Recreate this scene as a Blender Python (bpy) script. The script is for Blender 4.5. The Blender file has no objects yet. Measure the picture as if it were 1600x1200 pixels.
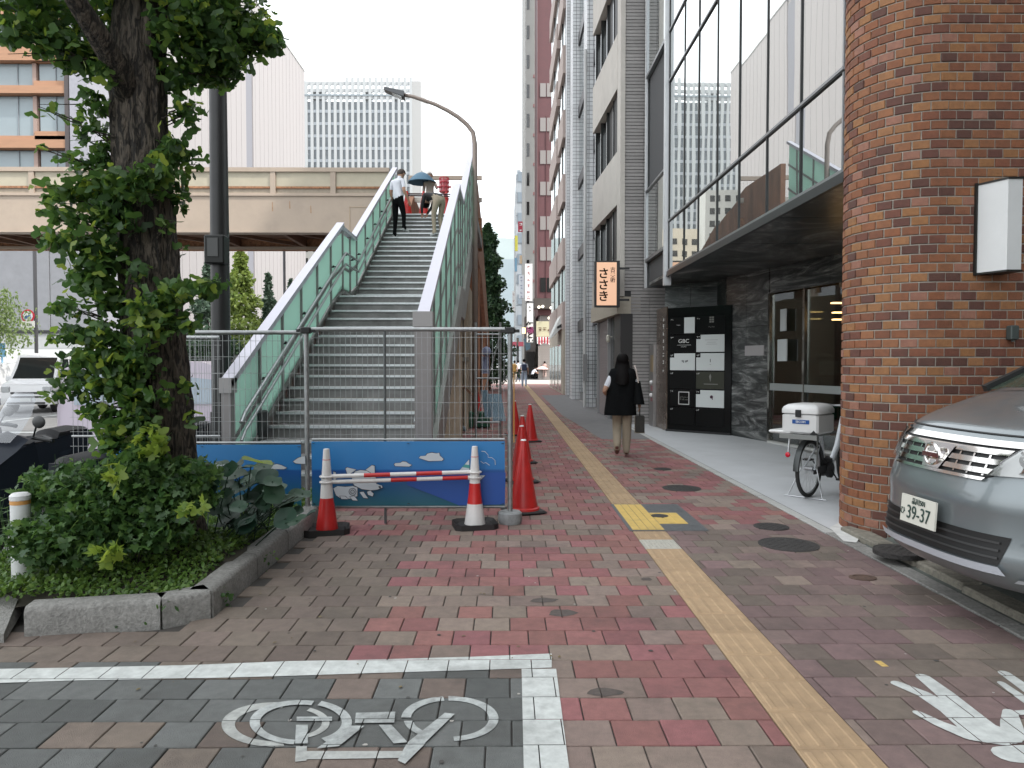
import bpy, bmesh, math, random
import numpy as np
from mathutils import Vector, Matrix
R = math.radians
C = bpy.context.scene.collection
rnd = random.Random(7)

# ------------------------------------------------------------------ camera
FPX, VX, HY, CH = 1145.0, 791.0, 566.0, 1.53
PITCH = math.atan((600 - HY) / FPX); YAW = math.atan((800 - VX) / FPX)
cam_d = bpy.data.cameras.new('camera'); cam = bpy.data.objects.new('camera', cam_d); C.objects.link(cam)
cam.location = (0, 0, CH); cam.rotation_euler = (R(90) - PITCH, 0, -YAW)
cam_d.sensor_width = 36; cam_d.lens = 36 * FPX / 1600; cam_d.clip_end = 4000; cam_d.clip_start = 0.05
bpy.context.scene.camera = cam

# ------------------------------------------------------------------ world and sun (bright overcast)
SUN_EL, SUN_AZ = R(50), R(118)
w = bpy.data.worlds.new('World'); bpy.context.scene.world = w; w.use_nodes = True
nt = w.node_tree; nt.nodes.clear()
sky = nt.nodes.new('ShaderNodeTexSky'); sky.sky_type = 'NISHITA'; sky.sun_disc = False
sky.sun_elevation = SUN_EL; sky.sun_rotation = SUN_AZ; sky.air_density = 1.0; sky.dust_density = 4.0; sky.ozone_density = 1.0
hsv = nt.nodes.new('ShaderNodeHueSaturation'); hsv.inputs['Saturation'].default_value = 0.25
bgs = nt.nodes.new('ShaderNodeBackground'); bgs.inputs[1].default_value = 0.09
bgw = nt.nodes.new('ShaderNodeBackground'); bgw.inputs[0].default_value = (0.93, 0.97, 1.0, 1); bgw.inputs[1].default_value = 0.90
add = nt.nodes.new('ShaderNodeAddShader'); wo = nt.nodes.new('ShaderNodeOutputWorld')
nt.links.new(sky.outputs[0], hsv.inputs['Color']); nt.links.new(hsv.outputs[0], bgs.inputs[0])
nt.links.new(bgs.outputs[0], add.inputs[0]); nt.links.new(bgw.outputs[0], add.inputs[1]); nt.links.new(add.outputs[0], wo.inputs[0])
sd = bpy.data.lights.new('sun', 'SUN'); sd.energy = 2.0; sd.angle = R(1.5); sd.color = (1, 0.96, 0.9)
sun = bpy.data.objects.new('sun', sd); C.objects.link(sun)
_d = Vector((math.sin(SUN_AZ) * math.cos(SUN_EL), math.cos(SUN_AZ) * math.cos(SUN_EL), math.sin(SUN_EL)))
sun.rotation_euler = _d.to_track_quat('Z', 'Y').to_euler(); sun.location = (0, 0, 60)
vs = bpy.context.scene.view_settings
vs.view_transform = 'Standard'; vs.look = 'None'; vs.gamma = 1; vs.use_curve_mapping = False; vs.exposure = 0.98
bpy.context.scene.cycles.max_bounces = 8; bpy.context.scene.cycles.transparent_max_bounces = 12

# ------------------------------------------------------------------ measuring helpers (photo pixel + real distance -> place)
def ray(px, py):
    v = Vector(((px - 800) / FPX, 1, (600 - py) / FPX))
    return Matrix.Rotation(-YAW, 3, 'Z') @ (Matrix.Rotation(-PITCH, 3, 'X') @ v)
def P(px, py, Y):
    d = ray(px, py); t = Y / d.y
    return Vector((d.x * t, Y, CH + d.z * t))
def PX(px, py, X):
    d = ray(px, py); t = X / d.x
    return Vector((X, d.y * t, CH + d.z * t))
def G(px, py, z=0.0):
    d = ray(px, py); t = (z - CH) / d.z
    return Vector((d.x * t, d.y * t, z))

# ------------------------------------------------------------------ materials
MATS = {}
def mat(name, col, rough=0.7, metal=0.0, var=0.0, vscale=6.0, bump=0.0, bscale=60.0, isl=0.0, emit=None, estr=0, spec=0.5, coat=0.0, hue=0.0, stretch=None, dirt=0.0, cols=None):
    if name in MATS: return MATS[name]
    m = bpy.data.materials.new(name); m.use_nodes = True; n = m.node_tree; L = n.links
    b = n.nodes['Principled BSDF']
    b.inputs['Roughness'].default_value = rough; b.inputs['Metallic'].default_value = metal
    b.inputs['Base Color'].default_value = (*col, 1); b.inputs['Specular IOR Level'].default_value = spec
    b.inputs['Coat Weight'].default_value = coat; b.inputs['Coat Roughness'].default_value = 0.05
    if emit: b.inputs['Emission Color'].default_value = (*emit, 1); b.inputs['Emission Strength'].default_value = estr
    out = None
    tc = None
    def coords():
        nonlocal tc
        if tc is None:
            g = n.nodes.new('ShaderNodeNewGeometry'); tc = g.outputs['Position']
            if stretch:
                mp = n.nodes.new('ShaderNodeMapping'); mp.inputs['Scale'].default_value = stretch
                L.new(tc, mp.inputs[0]); tc = mp.outputs[0]
        return tc
    src = None
    if cols:
        oi = n.nodes.new('ShaderNodeObjectInfo'); g = n.nodes.new('ShaderNodeNewGeometry')
        a = n.nodes.new('ShaderNodeMath'); a.operation = 'ADD'; L.new(oi.outputs['Random'], a.inputs[0]); L.new(g.outputs['Random Per Island'], a.inputs[1])
        f = n.nodes.new('ShaderNodeMath'); f.operation = 'FRACT'; L.new(a.outputs[0], f.inputs[0])
        cr = n.nodes.new('ShaderNodeValToRGB'); cr.color_ramp.interpolation = 'CONSTANT' if isl < 0 else 'LINEAR'
        el = cr.color_ramp.elements
        while len(el) < len(cols): el.new(0.5)
        for i, c in enumerate(cols): el[i].position = i / (len(cols) if isl < 0 else max(1, len(cols) - 1)); el[i].color = (*c, 1)
        L.new(f.outputs[0], cr.inputs[0]); src = cr.outputs[0]
    if isl > 0:
        oi = n.nodes.new('ShaderNodeObjectInfo'); g = n.nodes.new('ShaderNodeNewGeometry')
        a = n.nodes.new('ShaderNodeMath'); a.operation = 'ADD'; L.new(oi.outputs['Random'], a.inputs[0]); L.new(g.outputs['Random Per Island'], a.inputs[1])
        f = n.nodes.new('ShaderNodeMath'); f.operation = 'FRACT'; L.new(a.outputs[0], f.inputs[0])
        mr = n.nodes.new('ShaderNodeMapRange'); mr.inputs[3].default_value = 1 - isl; mr.inputs[4].default_value = 1 + isl; L.new(f.outputs[0], mr.inputs[0])
        h = n.nodes.new('ShaderNodeHueSaturation'); L.new(mr.outputs[0], h.inputs['Value'])
        if src: L.new(src, h.inputs['Color'])
        else: h.inputs['Color'].default_value = (*col, 1)
        if hue:
            mh = n.nodes.new('ShaderNodeMapRange'); mh.inputs[3].default_value = .5 - hue; mh.inputs[4].default_value = .5 + hue
            f2 = n.nodes.new('ShaderNodeMath'); f2.operation = 'MULTIPLY'; f2.inputs[1].default_value = 7.31; L.new(f.outputs[0], f2.inputs[0])
            f3 = n.nodes.new('ShaderNodeMath'); f3.operation = 'FRACT'; L.new(f2.outputs[0], f3.inputs[0]); L.new(f3.outputs[0], mh.inputs[0]); L.new(mh.outputs[0], h.inputs['Hue'])
        src = h.outputs[0]
    if var > 0:
        nz = n.nodes.new('ShaderNodeTexNoise'); nz.inputs['Scale'].default_value = vscale; nz.inputs['Detail'].default_value = 7; nz.inputs['Roughness'].default_value = .65
        L.new(coords(), nz.inputs[0])
        mr = n.nodes.new('ShaderNodeMapRange'); mr.inputs[1].default_value = .3; mr.inputs[2].default_value = .7; mr.inputs[3].default_value = 1 - var; mr.inputs[4].default_value = 1 + var
        L.new(nz.outputs[0], mr.inputs[0])
        h = n.nodes.new('ShaderNodeHueSaturation'); L.new(mr.outputs[0], h.inputs['Value'])
        if src: L.new(src, h.inputs['Color'])
        else: h.inputs['Color'].default_value = (*col, 1)
        src = h.outputs[0]
        mr2 = n.nodes.new('ShaderNodeMapRange'); mr2.inputs[3].default_value = max(.02, rough - .12); mr2.inputs[4].default_value = min(1, rough + .12)
        L.new(nz.outputs[0], mr2.inputs[0]); L.new(mr2.outputs[0], b.inputs['Roughness'])
    if dirt > 0:
        nz = n.nodes.new('ShaderNodeTexNoise'); nz.inputs['Scale'].default_value = 1.3; nz.inputs['Detail'].default_value = 9; nz.inputs['Roughness'].default_value = .7
        L.new(coords(), nz.inputs[0])
        mr = n.nodes.new('ShaderNodeMapRange'); mr.inputs[1].default_value = .5; mr.inputs[2].default_value = .72; mr.inputs[4].default_value = dirt; L.new(nz.outputs[0], mr.inputs[0])
        mx = n.nodes.new('ShaderNodeMix'); mx.data_type = 'RGBA'; L.new(mr.outputs[0], mx.inputs[0])
        if src: L.new(src, mx.inputs[6])
        else: mx.inputs[6].default_value = (*col, 1)
        mx.inputs[7].default_value = (.05, .045, .038, 1); src = mx.outputs[2]
    if src: L.new(src, b.inputs['Base Color'])
    if bump > 0:
        nz = n.nodes.new('ShaderNodeTexNoise'); nz.inputs['Scale'].default_value = bscale; nz.inputs['Detail'].default_value = 5
        L.new(coords(), nz.inputs[0]); bp = n.nodes.new('ShaderNodeBump'); bp.inputs['Strength'].default_value = bump; bp.inputs['Distance'].default_value = .02
        L.new(nz.outputs[0], bp.inputs['Height']); L.new(bp.outputs[0], b.inputs['Normal'])
    MATS[name] = m; return m

def leafmat(name, cols, trans=0.35):
    m = mat(name, cols[0], .5, cols=cols, isl=.0)
    n = m.node_tree; L = n.links; b = n.nodes['Principled BSDF']; o = n.nodes['Material Output']
    tr = n.nodes.new('ShaderNodeBsdfTranslucent'); mx = n.nodes.new('ShaderNodeMixShader'); mx.inputs[0].default_value = trans
    s = b.inputs['Base Color'].links[0].from_socket
    h = n.nodes.new('ShaderNodeHueSaturation'); h.inputs['Value'].default_value = 1.7; h.inputs['Hue'].default_value = .485; L.new(s, h.inputs['Color'])
    L.new(h.outputs[0], tr.inputs[0]); L.new(b.outputs[0], mx.inputs[1]); L.new(tr.outputs[0], mx.inputs[2]); L.new(mx.outputs[0], o.inputs[0])
    return m
def glassmat(name, refl=(.78, .83, .82), dark=(.03, .035, .035), f=.75, rough=.015, warp=.0):
    m = bpy.data.materials.new(name); m.use_nodes = True; n = m.node_tree; L = n.links; b = n.nodes['Principled BSDF']; o = n.nodes['Material Output']
    b.inputs['Base Color'].default_value = (*dark, 1); b.inputs['Roughness'].default_value = .2
    g = n.nodes.new('ShaderNodeBsdfGlossy'); g.inputs[0].default_value = (*refl, 1); g.inputs['Roughness'].default_value = rough
    if warp:
        ge = n.nodes.new('ShaderNodeNewGeometry'); nz = n.nodes.new('ShaderNodeTexNoise'); nz.inputs['Scale'].default_value = .9; nz.inputs['Detail'].default_value = 1
        L.new(ge.outputs['Position'], nz.inputs[0]); bp = n.nodes.new('ShaderNodeBump'); bp.inputs['Strength'].default_value = warp; bp.inputs['Distance'].default_value = .05
        L.new(nz.outputs[0], bp.inputs['Height']); L.new(bp.outputs[0], g.inputs['Normal'])
    mx = n.nodes.new('ShaderNodeMixShader'); mx.inputs[0].default_value = f
    L.new(b.outputs[0], mx.inputs[1]); L.new(g.outputs[0], mx.inputs[2]); L.new(mx.outputs[0], o.inputs[0]); MATS[name] = m
    return m
def clearglass(name, tint=(.8, .9, .85), refl=.12, rough=.02, body=0.0, bodycol=(.3, .6, .5)):
    m = bpy.data.materials.new(name); m.use_nodes = True; n = m.node_tree; L = n.links; o = n.nodes['Material Output']
    n.nodes.remove(n.nodes['Principled BSDF'])
    t = n.nodes.new('ShaderNodeBsdfTransparent'); t.inputs[0].default_value = (*tint, 1)
    g = n.nodes.new('ShaderNodeBsdfGlossy'); g.inputs['Roughness'].default_value = rough
    lw = n.nodes.new('ShaderNodeLayerWeight'); lw.inputs[0].default_value = .35
    mr = n.nodes.new('ShaderNodeMapRange'); mr.inputs[3].default_value = refl; mr.inputs[4].default_value = .8; L.new(lw.outputs['Fresnel'], mr.inputs[0])
    mx = n.nodes.new('ShaderNodeMixShader'); L.new(mr.outputs[0], mx.inputs[0]); L.new(t.outputs[0], mx.inputs[1]); L.new(g.outputs[0], mx.inputs[2])
    last = mx
    if body:
        d = n.nodes.new('ShaderNodeBsdfDiffuse'); d.inputs[0].default_value = (*bodycol, 1)
        tr = n.nodes.new('ShaderNodeBsdfTranslucent'); tr.inputs[0].default_value = (*bodycol, 1)
        m2 = n.nodes.new('ShaderNodeMixShader'); m2.inputs[0].default_value = .5; L.new(d.outputs[0], m2.inputs[1]); L.new(tr.outputs[0], m2.inputs[2])
        m3 = n.nodes.new('ShaderNodeMixShader'); m3.inputs[0].default_value = body; L.new(mx.outputs[0], m3.inputs[1]); L.new(m2.outputs[0], m3.inputs[2]); last = m3
    L.new(last.outputs[0], o.inputs[0]); MATS[name] = m
    return m

# ------------------------------------------------------------------ mesh builder
class MB:
    def __init__(s): s.v = []; s.f = []; s.m = []; s.mi = 0
    def face(s, idx): s.f.append(tuple(idx)); s.m.append(s.mi)
    def poly(s, pts):
        n = len(s.v); s.v += [tuple(p) for p in pts]; s.face(range(n, n + len(pts))); return s
    def hexa(s, p):      # 8 points: bottom 4 ccw, top 4 ccw
        n = len(s.v); s.v += [tuple(q) for q in p]
        for a in ((0, 3, 2, 1), (4, 5, 6, 7), (0, 1, 5, 4), (1, 2, 6, 5), (2, 3, 7, 6), (3, 0, 4, 7)): s.face([n + i for i in a])
        return s
    def box(s, x0, x1, y0, y1, z0, z1):
        return s.hexa([(x0, y0, z0), (x1, y0, z0), (x1, y1, z0), (x0, y1, z0), (x0, y0, z1), (x1, y0, z1), (x1, y1, z1), (x0, y1, z1)])
    def cbox(s, x0, x1, y0, y1, z0, z1, c=.01):   # box with chamfered vertical edges and top/bottom
        n = len(s.v)
        def ring(z, k): return [(x0 + c + k, y0 + k, z), (x1 - c - k, y0 + k, z), (x1 - k, y0 + c + k, z), (x1 - k, y1 - c - k, z), (x1 - c - k, y1 - k, z), (x0 + c + k, y1 - k, z), (x0 + k, y1 - c - k, z), (x0 + k, y0 + c + k, z)]
        rs = [ring(z0, c), ring(z0 + c, 0), ring(z1 - c, 0), ring(z1, c)]
        for r in rs: s.v += r
        for k in range(3):
            for i in range(8): j = (i + 1) % 8; s.face((n + k * 8 + i, n + k * 8 + j, n + k * 8 + 8 + j, n + k * 8 + 8 + i))
        s.face([n + i for i in reversed(range(8))]); s.face([n + 24 + i for i in range(8)]); return s
    def prism(s, pts, z0, z1):   # pts ccw in xy
        n = len(s.v); k = len(pts); s.v += [(p[0], p[1], z0) for p in pts] + [(p[0], p[1], z1) for p in pts]
        s.face([n + i for i in reversed(range(k))]); s.face([n + k + i for i in range(k)])
        for i in range(k): j = (i + 1) % k; s.face((n + i, n + j, n + k + j, n + k + i))
        return s
    def ext(s, pts, d):          # extrude a planar polygon of 3d points by vector d
        n = len(s.v); k = len(pts); d = Vector(d); s.v += [tuple(p) for p in pts] + [tuple(Vector(p) + d) for p in pts]
        s.face([n + i for i in reversed(range(k))]); s.face([n + k + i for i in range(k)])
        for i in range(k): j = (i + 1) % k; s.face((n + i, n + j, n + k + j, n + k + i))
        return s
    def bar(s, a, b, w, h=None, up=(0, 0, 1)):     # rectangular bar a->b
        a = Vector(a); b = Vector(b); h = h or w; d = (b - a).normalized(); u = Vector(up)
        r = d.cross(u)
        if r.length < 1e-4: r = d.cross(Vector((0, 1, 0)))
        r.normalize(); u = r.cross(d).normalized(); r *= w / 2; u *= h / 2
        return s.hexa([a - r - u, a + r - u, b + r - u, b - r - u, a - r + u, a + r + u, b + r + u, b - r + u])
    def tube(s, pts, r, n=8, cap=True):
        pts = [Vector(p) for p in pts]; rr = r if isinstance(r, (list, tuple)) else [r] * len(pts); base = len(s.v); pv = None
        for i, p in enumerate(pts):
            d = (pts[min(i + 1, len(pts) - 1)] - pts[max(i - 1, 0)])
            d = d.normalized() if d.length > 1e-9 else Vector((0, 0, 1))
            if pv is None: q = d.cross(Vector((0, 0, 1)) if abs(d.z) < .9 else Vector((1, 0, 0))).normalized()
            else: q = (pv - d * pv.dot(d)).normalized()
            pv = q; e = d.cross(q)
            for k in range(n):
                t = 2 * math.pi * k / n; s.v.append(tuple(p + (q * math.cos(t) + e * math.sin(t)) * rr[i]))
        for i in range(len(pts) - 1):
            for k in range(n):
                j = (k + 1) % n; s.face((base + i * n + k, base + i * n + j, base + (i + 1) * n + j, base + (i + 1) * n + k))
        if cap: s.face([base + k for k in reversed(range(n))]); s.face([base + (len(pts) - 1) * n + k for k in range(n)])
        return s
    def lathe(s, prof, c=(0, 0, 0), n=20, sx=1, sy=1):   # prof: (r,z)
        base = len(s.v); k = len(prof)
        for r, z in prof:
            for i in range(n):
                t = 2 * math.pi * i / n; s.v.append((c[0] + r * math.cos(t) * sx, c[1] + r * math.sin(t) * sy, c[2] + z))
        for a in range(k - 1):
            for i in range(n):
                j = (i + 1) % n; s.face((base + a * n + i, base + a * n + j, base + (a + 1) * n + j, base + (a + 1) * n + i))
        s.face([base + i for i in reversed(range(n))]); s.face([base + (k - 1) * n + i for i in range(n)]); return s
    def grid(s, rows, close=False):     # rows of 3d points
        n = len(s.v); k = len(rows[0])
        for r in rows: s.v += [tuple(p) for p in r]
        for a in range(len(rows) - 1):
            for i in range(k if close else k - 1):
                j = (i + 1) % k; s.face((n + a * k + i, n + a * k + j, n + (a + 1) * k + j, n + (a + 1) * k + i))
        return s
    def torus(s, c, R_, r, ax=(0, 1, 0), n=32, m=8, a0=0, a1=2 * math.pi):
        ax = Vector(ax).normalized(); q = ax.cross(Vector((0, 0, 1)) if abs(ax.z) < .9 else Vector((1, 0, 0))).normalized(); e = ax.cross(q); c = Vector(c)
        pts = []; full = abs(a1 - a0 - 2 * math.pi) < 1e-6
        rows = []
        for i in range(n + (0 if full else 1)):
            t = a0 + (a1 - a0) * i / n; d = q * math.cos(t) + e * math.sin(t)
            rows.append([c + d * (R_ + r * math.cos(2 * math.pi * k / m)) + ax * r * math.sin(2 * math.pi * k / m) for k in range(m)])
        if full: rows.append(rows[0])
        return s.grid(rows, close=True)
    def sphere(s, c, r, n=12, m=8, sc=(1, 1, 1)):
        rows = []
        for a in range(m + 1):
            t = math.pi * a / m
            rows.append([(c[0] + r * sc[0] * math.sin(t) * math.cos(2 * math.pi * k / n), c[1] + r * sc[1] * math.sin(t) * math.sin(2 * math.pi * k / n), c[2] - r * sc[2] * math.cos(t)) for k in range(n)])
        return s.grid(rows, close=True)
    def mesh(s, name, mats, off=(0, 0, 0), smooth=False):
        me = bpy.data.meshes.new(name); o = Vector(off)
        me.from_pydata([(v[0] - o.x, v[1] - o.y, v[2] - o.z) for v in s.v], [], s.f)
        for m in (mats if isinstance(mats, (list, tuple)) else [mats]): me.materials.append(m)
        if any(s.m): me.polygons.foreach_set('material_index', s.m)
        if smooth:
            me.polygons.foreach_set('use_smooth', [True] * len(me.polygons))
            if smooth != 'all':
                try: me.set_sharp_from_angle(angle=R(smooth if smooth is not True else 40))
                except Exception: pass
        me.update(); return me
def world_of(p):
    v = Vector((0, 0, 0))
    while p is not None: v += p.location; p = p.parent
    return v
def part(name, mb, mats, parent=None, smooth=False, kind=None, world=True, label=None):
    off = world_of(parent) if (parent is not None and world) else (0, 0, 0)
    o = bpy.data.objects.new(name, mb.mesh(name, mats, off, smooth)); C.objects.link(o); o.parent = parent
    if kind: o['kind'] = kind
    if label: o['label'] = label
    return o
def thing(name, label, cat, loc=(0, 0, 0), rz=0, group=None):
    o = bpy.data.objects.new(name, None); C.objects.link(o); o.location = loc; o.rotation_euler = (0, 0, rz); o.empty_display_size = .1
    o['label'] = label; o['category'] = cat
    if group: o['group'] = group
    return o
def single(name, label, cat, mb, mats, loc=None, group=None, smooth=False, rz=0):
    o = bpy.data.objects.new(name, mb.mesh(name, mats, loc or (0, 0, 0), smooth)); C.objects.link(o); o['label'] = label; o['category'] = cat
    if loc: o.location = loc
    if group: o['group'] = group
    return o
def struct(name, mb, mats, smooth=False, kind='structure'):
    o = bpy.data.objects.new(name, mb.mesh(name, mats, (0, 0, 0), smooth)); C.objects.link(o); o['kind'] = kind
    return o
def inst(name, me, parent, loc=(0, 0, 0), rot=None, world=True, mtx=None, scale=None):
    o = bpy.data.objects.new(name, me); C.objects.link(o); o.parent = parent
    l = Vector(loc) - (world_of(parent) if (parent is not None and world) else Vector((0, 0, 0))); o.location = l
    if rot is not None: o.rotation_euler = rot
    if scale: o.scale = scale
    return o
def copytree(o, parent=None):
    c = o.copy(); C.objects.link(c); c.parent = parent
    for ch in o.children: copytree(ch, c)
    return c
def dup(o, loc, rz=None, label=None):
    c = copytree(o); c.location = loc
    if rz is not None: c.rotation_euler = (0, 0, rz)
    if label: c['label'] = label
    return c
def strokes_text(s, size, loc, rot, m, parent, name, world, vert):
    """small brush-like strokes where the photograph's lettering is too small to be read"""
    r_ = random.Random(len(s) * 31 + ord(s[0])); q = MB(); lines = s.split('\n')
    for j, ln in enumerate(lines):
        for i, ch in enumerate(ln):
            cx = (i - (len(ln) - 1) / 2) * size * .8; cy = ((len(lines) - 1) / 2 - j) * size
            for k in range(3 if size < .06 else 4):
                a = r_.uniform(-.28, .12) * size; b = r_.uniform(-.28, .28) * size; l = r_.uniform(.2, .42) * size; t_ = size * .055
                if k % 2: q.box(cx + b - t_, cx + b + t_, cy + a - l * .5, cy + a + l * .5, 0, .002 + k * .0002)
                else: q.box(cx - l * .7, cx + l * .7, cy + b - t_, cy + b + t_, 0, .002 + k * .0002)
    t = part(name, q, m, None); t.parent = parent
    t.location = Vector(loc) - (world_of(parent) if (parent is not None and world) else Vector((0, 0, 0))); t.rotation_euler = rot
    return t
def text(s, size, loc, rot, m, parent, name='lettering', ext=.0015, align='CENTER', world=True, sx=1.0, spacing=1.0, bold=0.0):
    if s not in ('GBC', '39-37', '品川501', 'ひ', 'SECOM') and s not in 'ささき古美術矢場とん': return strokes_text(s, size, loc, rot, m, parent, name, world, False)
    cu = bpy.data.curves.new(name, 'FONT'); cu.body = s; cu.size = size; cu.align_x = align; cu.align_y = 'CENTER'; cu.extrude = ext; cu.space_line = spacing; cu.offset = bold * size
    o = bpy.data.objects.new(name, cu); C.objects.link(o); bpy.context.view_layer.update()
    me = bpy.data.meshes.new_from_object(o.evaluated_get(bpy.context.evaluated_depsgraph_get())); bpy.data.objects.remove(o)
    me.materials.clear(); me.materials.append(m)
    t = bpy.data.objects.new(name, me); C.objects.link(t); t.parent = parent; t.scale = (sx, 1, 1)
    t.location = Vector(loc) - (world_of(parent) if (parent is not None and world) else Vector((0, 0, 0))); t.rotation_euler = rot
    return t
FACE = (R(90), 0, 0)       # lettering that faces the camera side of the street (-Y)
# ------------------------------------------------------------------ materials used widely
asphalt = mat('asphalt', (.085, .085, .088), .9, var=.25, vscale=3, bump=.4, bscale=120)
concrete = mat('concrete', (.33, .325, .31), .85, var=.16, vscale=4, bump=.25, bscale=70, dirt=.25)
granite = mat('granite_kerb', (.235, .23, .215), .85, var=.35, vscale=45, bump=.5, bscale=90, dirt=.55)
mortar = mat('joint_sand', (.055, .05, .045), .95, var=.3, vscale=9)
PV = dict(var=.17, vscale=16, bump=.5, bscale=220, dirt=.5)
pv_red = mat('paver_red', (.255, .112, .106), .85, isl=.14, hue=.012, **PV)
pv_tan = mat('paver_tan', (.225, .172, .143), .85, isl=.16, hue=.012, **PV)
pv_mauve = mat('paver_mauve', (.185, .126, .118), .85, isl=.16, hue=.015, **PV)
pv_grey = mat('paver_brown_grey', (.165, .131, .108), .88, isl=.18, hue=.01, **PV)
pv_dark = mat('paver_dark_grey', (.115, .12, .115), .85, isl=.3, hue=.01, **PV)
yellow = mat('tactile_yellow', (.37, .255, .15), .8, var=.14, vscale=10, bump=.2, bscale=150, isl=.06, dirt=.25)
paint = mat('road_paint', (.50, .52, .50), .8, var=.2, vscale=14, dirt=.5)
paint_old = mat('worn_road_paint', (.36, .37, .35), .85, var=.25, vscale=22, dirt=.5)
steel = mat('galvanised_steel', (.33, .34, .34), .45, metal=.75, var=.2, vscale=14)
black = mat('black_plastic', (.012, .012, .013), .45)
white = mat('white_paint', (.78, .78, .76), .4, var=.05)
soil = mat('soil', (.035, .03, .02), .95, var=.4, vscale=12)
iron = mat('cast_iron', (.055, .052, .05), .7, metal=.4, var=.3, vscale=20, bump=.8, bscale=60)

# ------------------------------------------------------------------ ground, road, pavement
mb = MB(); mb.box(-1500, 1500, -300, 2500, -.6, -.145); struct('ground', mb, mat('far_ground', (.16, .16, .155), .9, var=.15, vscale=.1))
mb = MB(); mb.poly([(-24, -30, -.13), (-3.7, -30, -.13), (-3.7, 400, -.13), (-24, 400, -.13)]); struct('road', mb, mat('road_asphalt', (.17, .168, .165), .9, var=.2, vscale=2.5, bump=.3, bscale=120))
mb = MB()
for y in range(12, 60, 2): mb.poly([(-9.2, y * 1.0, -.126), (-9.05, y * 1.0, -.126), (-9.05, y + 1.2, -.126), (-9.2, y + 1.2, -.126)])
for x in (-14.2, -19.3):
    mb.poly([(x, -5, -.126), (x + .15, -5, -.126), (x + .15, 90, -.126), (x, 90, -.126)])
mb.poly([(-24, 17.2, -.126), (-5, 17.2, -.126), (-5, 17.55, -.126), (-24, 17.55, -.126)])
struct('road_markings', mb, paint)
mb = MB(); mb.box(-3.55, 3.2, -6, 62, -.14, -.012)
base = struct('sidewalk', mb, mortar)
mb = MB(); y = -6.0
while y < 62: mb.cbox(-3.7, -3.553, y, y + .592, -.14, .004, .012); y += .6
struct('kerb', mb, granite)
# pavement beyond the individually laid pavers: same bond as a material
m = bpy.data.materials.new('far_paving'); m.use_nodes = True; n = m.node_tree
g = n.nodes.new('ShaderNodeNewGeometry'); bk = n.nodes.new('ShaderNodeTexBrick')
bk.inputs['Color1'].default_value = (.27, .10, .095, 1); bk.inputs['Color2'].default_value = (.21, .15, .13, 1); bk.inputs['Mortar'].default_value = (.1, .08, .07, 1)
bk.inputs['Scale'].default_value = 1; bk.inputs['Brick Width'].default_value = .21; bk.inputs['Row Height'].default_value = .21; bk.inputs['Mortar Size'].default_value = .006
n.links.new(g.outputs['Position'], bk.inputs[0]); n.links.new(bk.outputs[0], n.nodes['Principled BSDF'].inputs['Base Color']); n.nodes['Principled BSDF'].inputs['Roughness'].default_value = .85
mb = MB(); mb.poly([(-3.55, 27.02, .0), (1.14, 27.02, .0), (1.14, 52, .0), (-3.55, 52, .0)]); mb.poly([(1.45, 27.02, .0), (2.9, 27.02, .0), (2.9, 52, 0), (1.45, 52, 0)]); struct('far_pavement', mb, m)
mb = MB(); mb.poly([(-24, 51.8, .003), (12, 51.8, .003), (12, 63, .003), (-24, 63, .003)]); struct('cross_street', mb, mat('sunlit_street_colour', (.42, .37, .34), .85, var=.15, vscale=2))  # sunlight on the cross street is put into its pale colour
mb = MB(); mb.poly([(1.9, 14.5, .0035), (2.9, 14.5, .0035), (2.9, 34, .0035), (1.62, 34, .0035), (1.62, 21, .0035)]); struct('asphalt_patch', mb, mat('patch_asphalt', (.16, .155, .155), .9, var=.12, vscale=3))

# planter outline (inside is cut out of the paving)
PL = [(-3.52, 4.22), (-2.67, 4.07), (-1.95, 4.2), (-1.76, 4.36), (-1.77, 8.3), (-3.52, 8.3)]
def inside(p, poly):
    c = False; n = len(poly)
    for i in range(n):
        a = poly[i]; b = poly[i - 1]
        if (a[1] > p[1]) != (b[1] > p[1]) and p[0] < (b[0] - a[0]) * (p[1] - a[1]) / (b[1] - a[1]) + a[0]: c = not c
    return c
PIT = .21
def zone(x, y, r):
    if x < .16 and y < 3.76 + .012 * (x + 2.5) and x > -3.5:
        return pv_dark if r.random() < .82 else pv_grey
    if x < -.74 and y < 6.5 - .0 * x: return pv_grey
    if x > 1.44:
        if y < 6.6 + .25 * (x - 1.44): return pv_mauve if r.random() < .55 else (pv_grey if r.random() < .85 else pv_tan)
        return pv_red if r.random() < .55 else pv_tan
    q = .55 if y < 8 else .6
    return pv_red if r.random() < q else pv_tan
RECTS = []      # (x0,x1,y0,y1,mat)
pr = random.Random(3)
nrows = int((27.0 - 2.46) / PIT)
for j in range(nrows):
    y0 = 2.46 + j * PIT; off = (PIT / 2 if j % 2 else 0) + pr.uniform(-.004, .004)
    i = 0; x = -3.55 - off
    while x < 2.88:
        a, b = x, x + PIT; x = b
        spans = [(max(a, -3.55), min(b, 1.144)), (max(a, 1.446), min(b, 2.86))]
        for u, v in spans:
            if v - u < .02: continue
            cx, cy = (u + v) / 2, y0 + PIT / 2
            if inside((cx, cy), PL): continue
            if 1.2 < cx + .1 and cx < 2.02 and 7.66 < cy < 8.98 and False: continue
            RECTS.append((u, v, y0, y0 + PIT, zone(cx, cy, pr)))
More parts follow.
